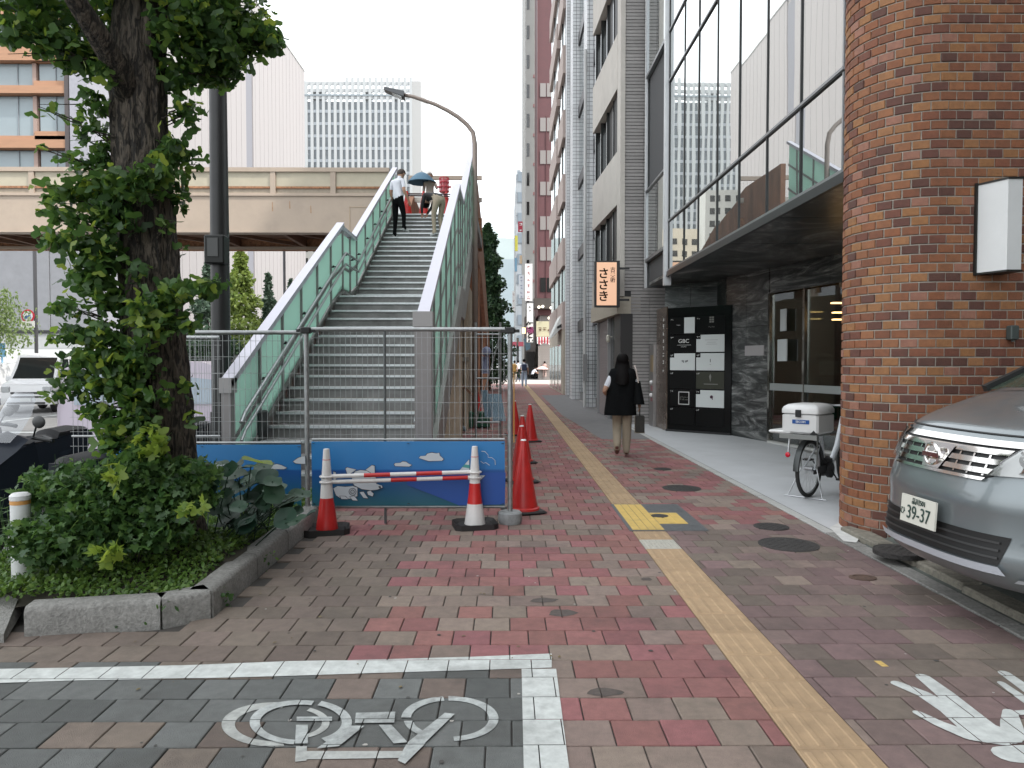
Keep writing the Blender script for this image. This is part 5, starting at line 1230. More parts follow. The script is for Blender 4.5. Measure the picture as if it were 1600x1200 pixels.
# blue sheets
def sheet(x0, x1, z0, z1, y, label):
    t = thing('printed_sheet', label, 'banner', (x0, y, z0)); q = MB(); rows = []
    for j in range(5): rows.append([(x0 + (x1 - x0) * i / 24, y + .004 * math.sin(i * .9 + j), z0 + (z1 - z0) * j / 4) for i in range(25)])
    q.grid(rows); back = [[(p[0], p[1] + .004, p[2]) for p in r[::-1]] for r in rows]; q.grid(back)
    m = MATS.get('blue_sheet')
    if not m:
        m = mat('blue_sheet', (.02, .16, .42), .35, spec=.5); n = m.node_tree; L = n.links; g = n.nodes.new('ShaderNodeNewGeometry'); sp = n.nodes.new('ShaderNodeSeparateXYZ'); L.new(g.outputs['Position'], sp.inputs[0])
        cr = n.nodes.new('ShaderNodeValToRGB'); mr = n.nodes.new('ShaderNodeMapRange'); mr.inputs[1].default_value = .16; mr.inputs[2].default_value = .79; L.new(sp.outputs[2], mr.inputs[0]); L.new(mr.outputs[0], cr.inputs[0])
        e = cr.color_ramp.elements; e[0].position = 0; e[0].color = (.012, .105, .13, 1); e[1].position = 1; e[1].color = (.03, .20, .46, 1)
        for p_, c_ in ((.55, (.01, .075, .27)), (.58, (.02, .16, .42))): k = e.new(p_); k.color = (*c_, 1)
        L.new(cr.outputs[0], n.nodes['Principled BSDF'].inputs['Base Color'])
    part('sheet', q, m, t, smooth='all'); q = MB()
    for xx in (x0 + .02, (x0 + x1) / 2, x1 - .02):
        for zz in (z0 + .02, z1 - .02): q.lathe([(.012, 0), (.012, .003)], (xx, y - .006, zz), 8)
    part('eyelets', q, dk, t, kind='stuff'); return t
YS = FYF - .035
s1 = sheet(xl + .05, xr2 - .05, .175, .785, YS, 'blue printed sheet with clouds, an animal drawing and a yacht on the right fence panel')
s2 = sheet(xl - 1.9, xl - .05, .14, .755, YS, 'blue printed sheet with small clouds on the left fence panel')
inkb = mat('sheet_ink', (.03, .035, .05), .5); shw = mat('sheet_white', (.50, .54, .57), .5); shg = mat('sheet_green', (.06, .28, .26), .5); shr = mat('sheet_deep_blue', (.012, .07, .30), .4)
def flat(name, pts, m, par, lay=0, outline=True):
    w3 = [P(x_, y_, YS - .009 - lay * .0012) for x_, y_ in pts]
    c = sum(w3, Vector((0, 0, 0))) / len(w3)
    if outline:
        q = MB(); o3 = [c + (v - c) * 1.0 + (v - c).normalized() * .006 for v in w3]; q.poly([(v.x, v.y + .0006, v.z) for v in o3]); part('drawn_outline', q, inkb, par)
    q = MB(); q.poly(w3); part(name, q, m, par)
z4 = lambda *p: [(480 + x / 4.2105, 680 + y / 4.2105) for x, y in p]
flat('drawn_sea', z4((640, 245), (1305, 245), (1300, 455), (1000, 462), (820, 390), (660, 330)), shr, s1, 0, False)
flat('drawn_cloud', z4((735, 150), (745, 138), (780, 135), (790, 122), (820, 115), (850, 120), (868, 116), (872, 135), (885, 145), (897, 158), (885, 168), (800, 170), (760, 158)), shw, s1, 1)
flat('drawn_cloud', z4((572, 192), (580, 184), (612, 182), (628, 173), (650, 175), (665, 186), (688, 196), (670, 206), (580, 203)), shw, s1, 1)
flat('drawn_ear', z4((252, 220), (262, 212), (322, 226), (268, 264)), shw, s1, 1)
flat('drawn_ear', z4((385, 228), (425, 198), (443, 202), (444, 252), (415, 258)), shw, s1, 1)
flat('drawn_head', z4((300, 262), (315, 240), (350, 230), (390, 234), (425, 255), (452, 280), (455, 320), (492, 332), (495, 345), (460, 358), (420, 362), (360, 355), (310, 330), (292, 300)), shw, s1, 2)
flat('drawn_body', z4((172, 350), (200, 335), (250, 340), (300, 335), (330, 345), (330, 400), (290, 418), (215, 412), (190, 395)), shw, s1, 1)
flat('drawn_leg', z4((215, 400), (250, 402), (270, 420), (225, 420)), shw, s1, 3)
flat('drawn_leg', z4((280, 405), (310, 400), (332, 430), (300, 428)), shw, s1, 3)
flat('drawn_leg', z4((345, 375), (370, 372), (400, 415), (370, 412)), shw, s1, 3)
flat('drawn_paw', z4((395, 372), (415, 365), (437, 385), (430, 402), (400, 392)), shw, s1, 3)
flat('drawn_tail', z4((172, 240), (188, 245), (190, 290), (174, 300)), shw, s1, 1)
flat('drawn_nose', z4((466, 338), (480, 334), (488, 342), (478, 352)), inkb, s1, 4, False)
for k in range(2):
    q = MB(); c0 = P(*z4((298, 372))[0], YS - .016); q.torus(c0, .033 - .016 * k, .0025, (0, 1, 0), 20, 5); part('drawn_swirl', q, inkb, s1)
flat('drawn_sail', z4((985, 250), (1065, 160), (1068, 250)), shw, s1, 1)
flat('drawn_sail_stripe', z4((1020, 210), (1035, 192), (1068, 196), (1068, 218)), shg, s1, 2, False)
flat('drawn_sail_stripe', z4((1005, 250), (1018, 228), (1068, 240), (1068, 250)), shg, s1, 2, False)
flat('drawn_hull', z4((1060, 262), (1170, 265), (1140, 295), (1062, 295)), shw, s1, 1)
for pts in (((1145, 105), (1170, 108), (1190, 130), (1190, 145), (1215, 148), (1235, 165), (1238, 195)), ((1140, 170), (1160, 185), (1175, 180), (1200, 198))):
    q = MB(); q.tube([P(x_, y_, YS - .01) for x_, y_ in z4(*pts)], .0028, 5); part('drawn_wave_line', q, shw, s1)
flat('drawn_cloud', [(420, 728), (432, 725), (440, 727), (448, 731), (444, 733), (422, 733)], shw, s2, 1)
flat('drawn_cloud', [(458, 721), (465, 716), (472, 713), (477, 713), (477, 725), (462, 724)], shw, s2, 1)
flat('drawn_cloud', [(330, 728), (342, 722), (356, 726), (366, 732), (334, 733)], shw, s2, 1)

# ================================================================== CONES WITH BARS in front of the barrier
def bar_cone(px, py, scheme, label):
    g = G(px, py); t = thing('barrier_cone', label, 'traffic cone', (g.x, g.y, 0), R(12)); h = .73; r0 = .125
    wm = mat('cone_white', (.66, .64, .62), .4, var=.06, vscale=12, dirt=.15); red = MATS.get('cone_red') or mat('cone_red', (.5, .018, .016), .38)
    def rad(z): return r0 + (.032 - r0) * min(1, max(0, (z - .05) / .4)) if z < .45 else .032 - .004 * (z - .45)
    cuts = [(.03, .31, red), (.31, .74, wm)] if scheme == 'left' else [(.03, .22, wm), (.22, .41, red), (.41, .74, wm)]
    for a, b, m_ in cuts:
        def rr(z): return .098 - (.098 - .058) * (z - .03) / .28 if z < .31 else (.058 - (.058 - .028) * (z - .31) / .43)
        q = MB(); zz = [a + (b - a) * i / 5 for i in range(6)]; q.lathe([(rr(z) * 1.0, z) for z in zz], n=24); part('cone_band', q, m_, t, smooth=35, world=False)
    q = MB(); q.lathe([(.0265, .738), (.027, .75), (.02, .752)], n=16); part('cone_cap', q, wm, t, world=False)
    q = MB(); q.torus((0, 0, .655), .0335, .003, (0, 0, 1), 20, 6); part('red_ring', q, red, t, world=False)
    q = MB(); q.cbox(-.2, .2, -.17, .17, 0, .03, .05); part('base_plate', q, mat('cone_base_black', (.02, .018, .018), .7), t, world=False)
    q = MB()
    for k in range(4): an = R(45 + 90 * k); q.torus((.12 * math.cos(an), .11 * math.sin(an), .032), .02, .007, (0, 1, 0), 10, 5, 0, math.pi)
    part('grip', q, dk, t, world=False); return g
gL = bar_cone(511, 831, 'left', 'left cone of the striped bar pair, red below with a tall white top')
gR = bar_cone(742, 823, 'right', 'right cone of the striped bar pair, white with one red band')
for k, (zc, lab, sh) in enumerate(((.502, 'upper red and white striped bar resting between the two cones', 0), (.452, 'lower red and white striped bar resting between the two cones', .52))):
    a = Vector((gL.x + .03, gL.y, zc + .0)); b = Vector((gR.x - .02, gR.y, zc + .01)); t = thing('cone_bar', lab, 'cone bar', tuple(a)); L_ = (b - a).length; N = 11; dv = (b - a) / L_
    base_ = .11
    segs = [(0, .30, 0)]
    x_ = .30 + (.24 if k else 0); 
    edges = [0]; cur = .30 if k == 0 else .54; cols_ = [0]
    edges = [0, cur]; red_ = True
    while cur < L_ - .25: cur += .235 if not red_ else .235; cols_.append(1 if red_ else 0); edges.append(min(cur, L_)); red_ = not red_
    if edges[-1] < L_: edges.append(L_); cols_.append(0)
    for i in range(len(edges) - 1):
        q = MB(); q.tube([a + dv * edges[i], a + dv * edges[i + 1]], .019 if cols_[i] == 0 else .0192, 12); part('bar_band', q, MATS['cone_red'] if cols_[i] else MATS['cone_white'], t, smooth=40)
    for e_, gg_ in ((a, gL), (b, gR)): q = MB(); q.torus((gg_.x, gg_.y, e_.z), .056, .009, (0, 0, 1), 22, 8); part('end_ring', q, MATS['cone_white'], t, smooth='all')
# row of red cones along the fence
for (px, py, lab) in ((818, 800, 'nearest and largest looking red cone, right of the fence post'), (815, 753, 'second red cone in the row behind the nearest one'), (816, 723, 'third red cone in the row along the fence'), (828, 690, 'red cone standing farthest out on the paving in the row along the fence'), (804, 680, 'farthest red cone, tight against the fence line')):
    g = G(px, py); cone(g.x, g.y, 0, lab, .74 if py == 800 else .72, 'red traffic cones', R(20), tip=True)
for (px, py, Y, lab) in ((701, 688, None, 'dark red cone inside the work area against the stair side'), (746, 650, None, 'red cone inside the fenced work area behind the green crate')):
    g = G(px, py); cone(g.x, g.y, 0, lab, .72)
# clutter in the work area
g = G(748, 668); t = thing('green_crate', 'dark green plastic crate inside the fenced work area', 'crate', (g.x, g.y, 0)); q = MB(); q.box(g.x - .26, g.x + .26, g.y - .2, g.y + .2, .03, .36)
part('box', q, mat('crate_green', (.015, .09, .05), .55), t); q = MB()
for k in range(7): q.box(g.x - .24 + k * .07, g.x - .21 + k * .07, g.y - .215, g.y - .2, .06, .33)
q.box(g.x - .275, g.x + .275, g.y - .215, g.y + .215, .33, .37); part('ribs', q, mat('crate_green_light', (.02, .12, .07), .5), t)
for (px, py, s_, lab, m_) in ((722, 668, .17, 'pale sandbag lying nearest the cone in the work area', mat('sandbag', (.35, .33, .28), .9, var=.3, vscale=9, bump=.8, bscale=12)), (732, 660, .15, 'brown sandbag beside the green crate', mat('sandbag_brown', (.14, .07, .05), .9, var=.3, vscale=9)), (718, 676, .13, 'blue grey bundle at the foot of the dark red cone', mat('bundle', (.16, .19, .21), .9, var=.3, vscale=9))):
    g = G(px, py); q = MB(); q.sphere((g.x, g.y, s_ * .55), s_, 14, 10, (1.2, .8, .6)); n0 = len(q.v); q.v = [(v[0], v[1] + .02 * math.sin(30 * v[0]), max(.0, v[2] + .02 * math.sin(25 * v[0] + 17 * v[1]))) for v in q.v]; single('sandbag', lab, 'sandbag', q, m_, (g.x, g.y, 0), smooth='all')
for k, (xa, xb, ya, yb, lab) in enumerate(((751, 762, 610, 652, 'left pale blue corrugated sheet leaning in the work area'), (763, 783, 616, 658, 'right wider pale blue corrugated sheet leaning in the work area'))):
    Y = 13.5 - k; a = P(xa, yb, Y); b = P(xb, ya, Y); q = MB(); n_ = 14; rows = []
    for j in range(2): rows.append([(a.x + (b.x - a.x) * i / n_ + .08 * (1 - j), Y + .02 * (i % 2) + .15 * j, max(0.02, a.z) if j == 0 else b.z) for i in range(n_ + 1)])
    q.grid(rows); q.grid([[(p[0], p[1] + .008, p[2]) for p in r[::-1]] for r in rows]); single('corrugated_sheet', lab, 'corrugated sheet', q, mat('corrugated_blue', (.27, .36, .42), .5, metal=.2, var=.15, vscale=6), (a.x, Y, 0))
t = thing('scaffold_frame', 'grey scaffold frame standing at the back of the work area', 'scaffold', (-.45, 15, 0)); q = MB()
for x_ in (-.62, -.12): q.tube([(x_, 15, 0), (x_, 15, 2.35)], .025, 8)
part('upright', q, steel, t); q = MB()
for z_ in (.3, 1.2, 2.1): q.tube([(-.62, 15, z_), (-.12, 15, z_)], .02, 8)
q.tube([(-.62, 15, .3), (-.12, 15, 2.1)], .015, 8); part('brace', q, steel, t)
q = MB(); q.box(-.5, -.35, 14.9, 14.96, 1.3, 1.65); q.sphere((-.4, 14.9, 1.75), .1, 8, 6); single('rag_bundle', 'bluish rag bundle hanging on the scaffold frame', 'rag', q, mat('rag', (.2, .22, .32), .9, var=.5, vscale=12), (-.4, 14.93, 1.3))
q = MB(); q.box(-2.2, -1.0, 14.4, 15.2, 0.0, .5); q.box(-2.0, -1.2, 14.5, 15.1, .5, .62); single('tool_box', 'dark blue tool box behind the dark red cone in the work area', 'tool box', q, mat('toolbox_blue', (.03, .04, .09), .5), (-1.6, 14.8, 0))
g = G(714, 650); t = thing('hand_pump', 'small dark green pump standing by the stair side', 'pump', (g.x, g.y, 0)); q = MB(); q.lathe([(.1, 0), (.1, .25), (.05, .3), (.04, .75), (.07, .8), (.05, .86)], (g.x, g.y, 0), 14); q.tube([(g.x, g.y, .75), (g.x + .16, g.y, .8), (g.x + .2, g.y, .72)], .02); part('body', q, mat('pump_green', (.05, .07, .06), .5, metal=.4), t, smooth=40)
q = MB(); a = G(801, 574, 0); c0 = P(803, 575, 14); q.cbox(c0.x - .05, c0.x + .05, 13.9, 14.0, c0.z - .08, c0.z + .08, .02); q.tube([(c0.x, 13.95, 0), (c0.x, 13.95, c0.z - .07)], .012)
single('amber_beacon', 'small amber warning light on a thin stake at the fence end', 'beacon', q, mat('amber', (.75, .42, .12), .4), (c0.x, 14, 0))

# ================================================================== STREET LAMPS
lp = thing('black_lamp_post', 'thick black lamp post with a meter box standing behind the fence beside the tree', 'lamp post', (P(347, 690, 8.6).x, 8.6, 0))
X_ = P(347, 690, 8.6).x; bm_ = mat('lamp_black', (.010, .010, .010), .45, metal=.0, var=.1)
q = MB(); q.tube([(X_, 8.6, 0), (X_, 8.6, 2.9), (X_, 8.6, 7.5)], [.112, .105, .085], 20); part('pole', q, bm_, lp, smooth=50)
q = MB(); q.tube([(X_, 8.6, 0), (X_, 8.6, .95)], .125, 20); part('sleeve', q, bm_, lp, smooth=50)
zb0, zb1 = P(340, 413, 8.5).z, P(340, 368, 8.5).z
q = MB(); q.cbox(X_ - .115, X_ + .115, 8.42, 8.6, zb0, zb1, .015); part('meter_box', q, mat('box_dark', (.009, .010, .009), .5, spec=.3), lp); q = MB(); q.box(X_ - .07, X_ + .05, 8.41, 8.42, zb0 + .08, zb1 - .04); part('box_window', q, mat('box_window', (.02, .022, .02), .3), lp)
q = MB(); q.cbox(X_ + .12, X_ + .42, 8.7, 9.0, 0, .95, .02); single('control_cabinet', 'dark grey control cabinet at the foot of the black lamp post', 'cabinet', q, mat('cabinet_dark', (.04, .042, .043), .5), (X_ + .27, 8.85, 0))
sl = thing('curved_street_lamp', 'slender curved street lamp arching over the stairs against the sky', 'street lamp', (-.62, 22.6, 0))
pts = [(742, 600), (742, 300), (742, 225), (739, 207), (730, 195), (716, 183), (700, 173), (680, 163), (660, 156), (645, 151), (630, 148)]
w3 = [P(x_, y_, 17.0) for x_, y_ in pts]; w3[0] = Vector((w3[1].x, 17.0, 0))
sl.location = (w3[0].x, 17.0, 0)
q = MB(); q.tube(w3, [.07, .06, .055, .052, .05, .05, .048, .046, .044, .042, .04], 12); part('arm', q, mat('lamp_taupe', (.27, .22, .19), .5, metal=.3), sl, smooth='all')
a, b = P(632, 149, 17.0), P(601, 141, 17.0); q = MB()
q.hexa([(b.x, 16.88, b.z - .02), (a.x, 16.84, a.z - .07), (a.x, 17.16, a.z - .07), (b.x, 17.12, b.z - .02), (b.x, 16.9, b.z + .05), (a.x, 16.9, a.z + .07), (a.x, 17.1, a.z + .07), (b.x, 17.1, b.z + .05)]); part('luminaire', q, mat('lamp_head', (.05, .055, .06), .4), sl)
q = MB(); q.hexa([(b.x + .08, 16.92, b.z - .035), (a.x - .05, 16.88, a.z - .085), (a.x - .05, 17.12, a.z - .085), (b.x + .08, 17.08, b.z - .035), (b.x + .08, 16.92, b.z - .01), (a.x - .05, 16.88, a.z - .06), (a.x - .05, 17.12, a.z - .06), (b.x + .08, 17.08, b.z - .01)]); part('lens', q, mat('lamp_lens', (.5, .52, .52), .2), sl)
# bollard
g0 = Vector((P(33, 850, 4.66).x, 4.66, 0)); bo = thing('bollard', 'white round bollard with an orange band at the left edge of the planter', 'bollard', tuple(g0))
q = MB(); q.lathe([(.056, 0), (.056, .685)], tuple(g0), 24); part('post', q, mat('bollard_white', (.62, .63, .62), .4, var=.1, vscale=14, dirt=.35), bo, smooth=35)
q = MB(); q.lathe([(.0575, .63), (.0575, .655)], tuple(g0), 24); part('orange_band', q, mat('band_orange', (.55, .27, .08), .5), bo, smooth=35); q = MB(); q.lathe([(.06, .66), (.06, .685), (.045, .70), (.01, .705)], tuple(g0), 24); part('cap', q, mat('bollard_cap', (.6, .6, .6), .4), bo, smooth=35)
# road sign
s0 = P(46, 494, 30); rs = thing('road_sign', 'round red rimmed no parking sign on a slim dark pole by the grey hoarding', 'road sign', (P(56, 500, 30).x, 30, 0)); xp = P(56, 500, 30).x
q = MB(); q.tube([(xp, 30, -.13), (xp, 30, P(56, 300, 30).z)], .07, 10); part('pole', q, mat('pole_dark', (.06, .06, .065), .5), rs)
def disc(c, r, m_, nm, par, dy=0, n=28): q = MB(); q.ext([(c.x + r * math.cos(2 * math.pi * k / n), c.y + dy, c.z + r * math.sin(2 * math.pi * k / n)) for k in range(n)], (0, .01, 0)); return part(nm, q, m_, par)
disc(s0, .27, mat('sign_rim_red', (.45, .03, .05), .5), 'rim', rs, -.1); disc(s0, .2, mat('sign_face_pale', (.6, .62, .66), .5), 'face', rs, -.115); 
q = MB(); q.bar((s0.x - .1, s0.y - .12, s0.z - .07), (s0.x + .12, s0.y - .12, s0.z + .05), .01, .05); q.torus((s0.x - .06, s0.y - .12, s0.z - .05), .05, .015, (0, 1, 0), 12, 5); q.torus((s0.x + .08, s0.y - .12, s0.z - .05), .05, .015, (0, 1, 0), 12, 5); part('sign_symbol', q, mat('symbol_blue', (.06, .12, .3), .5), rs)
a, b = P(36, 512, 30), P(57, 502, 30); q = MB(); q.box(a.x, b.x, 29.87, 29.89, a.z, b.z); part('lower_plate', q, sw, rs); text('自二輪', .17, ((a.x + b.x) / 2, 29.86, (a.z + b.z) / 2), FACE, inkd, rs)
a = P(3, 548, 29); q = MB(); q.tube([(a.x, 29, -.13), (a.x, 29, a.z)], .03); q.box(a.x - .25, a.x + .15, 28.95, 28.98, a.z - .25, a.z + .3); single('blue_sign', 'small light blue sign on a pole at the left picture edge', 'road sign', q, mat('sign_lightblue', (.2, .42, .62), .5), (a.x, 29, -.13))
a = P(444, 400, 33); q = MB(); q.tube([(a.x, 33, -.13), (a.x, 33, 9)], .06, 8); single('thin_pole', 'thin dark pole rising behind the left stair railing', 'pole', q, mat('pole_dark', (.06, .06, .065), .5), (a.x, 33, -.13))
# ================================================================== ROADSIDE GINKGO
NP = np.random.default_rng(5)
leafG = leafmat('ginkgo_leaf', [(.025, .062, .018), (.045, .11, .024), (.07, .155, .03), (.035, .09, .022), (.11, .20, .035), (.03, .075, .02)], .42)
leafY = leafmat('yellow_green_leaf', [(.16, .25, .035), (.21, .28, .04), (.12, .21, .03)], .5)
leafD = leafmat('bush_leaf', [(.028, .068, .02), (.045, .11, .028), (.08, .165, .034), (.032, .08, .028), (.12, .21, .045)], .35)
def fan(n=7, notch=True):
    v = [(0, 0, 0)]; 
    for i in range(n):
        t = math.radians(-58 + 116 * i / (n - 1)); r = .74 + .26 * math.cos(t); r *= (1 if i % 2 else .88)
        if notch and i == n // 2: r *= .62
        v.append((r * math.sin(t), r * math.cos(t) , .10 * math.cos(t * 2.2) - .05 + .04 * (i % 2)))
    return np.array(v), [(0, i + 1, i + 2) for i in range(n - 1)]
def maple():    # lobed leaf
    pts = []; 
    for i, (a, r) in enumerate(((-150, .35), (-120, .55), (-95, .35), (-70, .8), (-45, .42), (-22, .7), (0, 1.0), (22, .7), (45, .42), (70, .8), (95, .35), (120, .55), (150, .35))):
        t = math.radians(a); pts.append((r * math.sin(t), .3 + r * math.cos(t) * .75, -.12 * r * r))
    v = np.array([(0, .25, .03)] + pts); return v, [(0, i + 1, i + 2) for i in range(len(pts) - 1)]
def oval():
    v = np.array([(0, 0, 0), (.28, .3, -.05), (.3, .65, -.06), (0, 1.0, -.12), (-.3, .65, -.06), (-.28, .3, -.05), (0, .5, .05)])
    return v, [(6, 0, 1), (6, 1, 2), (6, 2, 3), (6, 3, 4), (6, 4, 5), (6, 5, 0)]
def rots(n, up=0.0, droop=0.0):
    """random leaf frames: local y = leaf direction, z = normal"""
    d = NP.normal(size=(n, 3)); d[:, 2] -= droop; d /= np.linalg.norm(d, axis=1)[:, None]
    z = NP.normal(size=(n, 3)); z[:, 2] = z[:, 2] + up; 
    x = np.cross(d, z); x /= np.linalg.norm(x, axis=1)[:, None] + 1e-9; z = np.cross(x, d)
    return np.stack([x, d, z], axis=2)
def leafmesh(name, P_, size, tpl, m, up=.6, droop=.4, Rm=None):
    V, F = tpl; n = len(P_); Rm = rots(n, up, droop) if Rm is None else Rm
    W = np.einsum('nij,kj->nki', Rm, V) * size[:, None, None] + P_[:, None, :]
    k = len(V); me = bpy.data.meshes.new(name); nf = len(F); Fa = np.array(F)
    me.vertices.add(n * k); me.vertices.foreach_set('co', W.reshape(-1).astype(np.float32))
    idx = (Fa[None] + (np.arange(n) * k)[:, None, None]).reshape(-1)
    me.loops.add(len(idx)); me.loops.foreach_set('vertex_index', idx.astype(np.int32))
    me.polygons.add(n * nf); me.polygons.foreach_set('loop_start', (np.arange(n * nf) * 3).astype(np.int32))
    me.materials.append(m); me.update(calc_edges=True); return me, Rm
def ell(c, r, n, shell=.5):
    p = NP.normal(size=(n, 3)); p /= np.linalg.norm(p, axis=1)[:, None]; p *= (NP.random(n) ** shell)[:, None]; return p * np.array(r) + np.array(c)
def addobj(name, me, parent, kind=None, loc=None):
    o = bpy.data.objects.new(name, me); C.objects.link(o); o.parent = parent
    if parent is not None: o.location = -world_of(parent)
    if kind: o['kind'] = kind
    return o
TYY = 5.3
tree = thing('ginkgo_tree', 'thick barked roadside ginkgo tree with leafy shoots all along its trunk', 'tree', (-2.5, 5.3, 0))
bark = mat('ginkgo_bark', (.085, .072, .058), .95, var=.5, vscale=9, bump=1.0, bscale=26, stretch=(2.6, 2.6, .45), dirt=.0)
_n = bark.node_tree; _b = _n.nodes['Principled BSDF']; _src = _b.inputs['Base Color'].links[0].from_socket
_g = _n.nodes.new('ShaderNodeNewGeometry'); _mp = _n.nodes.new('ShaderNodeMapping'); _mp.inputs['Scale'].default_value = (34, 34, 9); _n.links.new(_g.outputs['Position'], _mp.inputs[0])
_nz0 = _n.nodes.new('ShaderNodeTexNoise'); _nz0.inputs['Scale'].default_value = 1.0; _nz0.inputs['Detail'].default_value = 6; _nz0.inputs['Distortion'].default_value = 1.0; _n.links.new(_mp.outputs[0], _nz0.inputs[0])
_cr = _n.nodes.new('ShaderNodeValToRGB'); _cr.color_ramp.elements[0].position = .44; _cr.color_ramp.elements[0].color = (.22, .22, .22, 1); _cr.color_ramp.elements[1].position = .56; _cr.color_ramp.elements[1].color = (1.15, 1.12, 1.08, 1); _n.links.new(_nz0.outputs[0], _cr.inputs[0])
_mx = _n.nodes.new('ShaderNodeMix'); _mx.data_type = 'RGBA'; _mx.blend_type = 'MULTIPLY'; _mx.inputs[0].default_value = 1; _n.links.new(_src, _mx.inputs[6]); _n.links.new(_cr.outputs[0], _mx.inputs[7]); _n.links.new(_mx.outputs[2], _b.inputs['Base Color'])
_bp = _n.nodes.new('ShaderNodeBump'); _bp.inputs['Strength'].default_value = 1; _bp.inputs['Distance'].default_value = .03; _n.links.new(_nz0.outputs[0], _bp.inputs['Height']); _old = _b.inputs['Normal'].links[0].from_socket; _n.links.new(_old, _bp.inputs['Normal']); _n.links.new(_bp.outputs[0], _b.inputs['Normal'])
prof = [(262, 905, 155), (256, 860, 130), (252, 800, 112), (250, 700, 102), (244, 600, 94), (238, 500, 87), (234, 400, 83), (227, 300, 80), (219, 200, 78), (216, 100, 78), (221, 0, 70), (228, -150, 60), (235, -400, 45)]
cp = [P(x, y, TYY) for x, y, w_ in prof]; cr_ = [w_ / 2 * TYY / FPX for _, _, w_ in prof]
cp[0].z = 0.08
zs2 = np.linspace(0.05, cp[-1].z, 170); rows = []; nb = 72; ph = NP.random((6, 3)) * 6
def itp(z, arr): return float(np.interp(z, [c.z for c in cp], arr))
for z in zs2:
    cx, cy, rr = itp(z, [c.x for c in cp]), TYY, itp(z, cr_); row = []
    for k in range(nb):
        t = 2 * math.pi * k / nb; d = 0
        tt = t + .10 * math.sin(3.1 * z + 1.3) + .05 * math.sin(9 * z + 2 * t)
        f = math.sin(11 * tt + 2.2 * math.sin(2.3 * z + tt)) * .5 + .5; g_ = math.sin(17 * tt - 1.7 * z + 1.5 * math.sin(5 * z)) * .5 + .5
        d = .016 * (f ** .6) + .010 * (g_ ** .7) - .014 + .006 * math.sin(23 * z + 5 * math.sin(6 * t)) * f + .01 * math.sin(3 * t + z * 1.1)
        if z < .6: d += .05 * (1 - z / .6) ** 2 * (math.sin(5 * t + 1) * .5 + .5)
        row.append((cx + (rr + d) * math.cos(t), cy + (rr + d) * math.sin(t), z))
    rows.append(row)
q = MB(); q.grid(rows, close=True); part('trunk', q, bark, tree, smooth='all')
q = MB(); q.tube([P(208, 165, 5.25), P(186, 110, 5.08), P(150, 50, 4.85), P(118, 0, 4.7), P(80, -60, 4.5), P(20, -140, 4.3)], [.1, .085, .072, .062, .05, .03], 16); part('limb', q, bark, tree, smooth='all')
q = MB(); q.tube([P(245, 60, 5.3), P(290, 20, 5.4), P(350, -30, 5.6), P(430, -80, 5.8)], [.08, .06, .05, .03], 12); part('limb', q, bark, tree, smooth='all')
q = MB(); q.tube([P(235, -60, 5.3), P(200, -160, 5.0), P(260, -300, 4.6)], [.08, .06, .03], 12); part('limb', q, bark, tree, smooth='all')
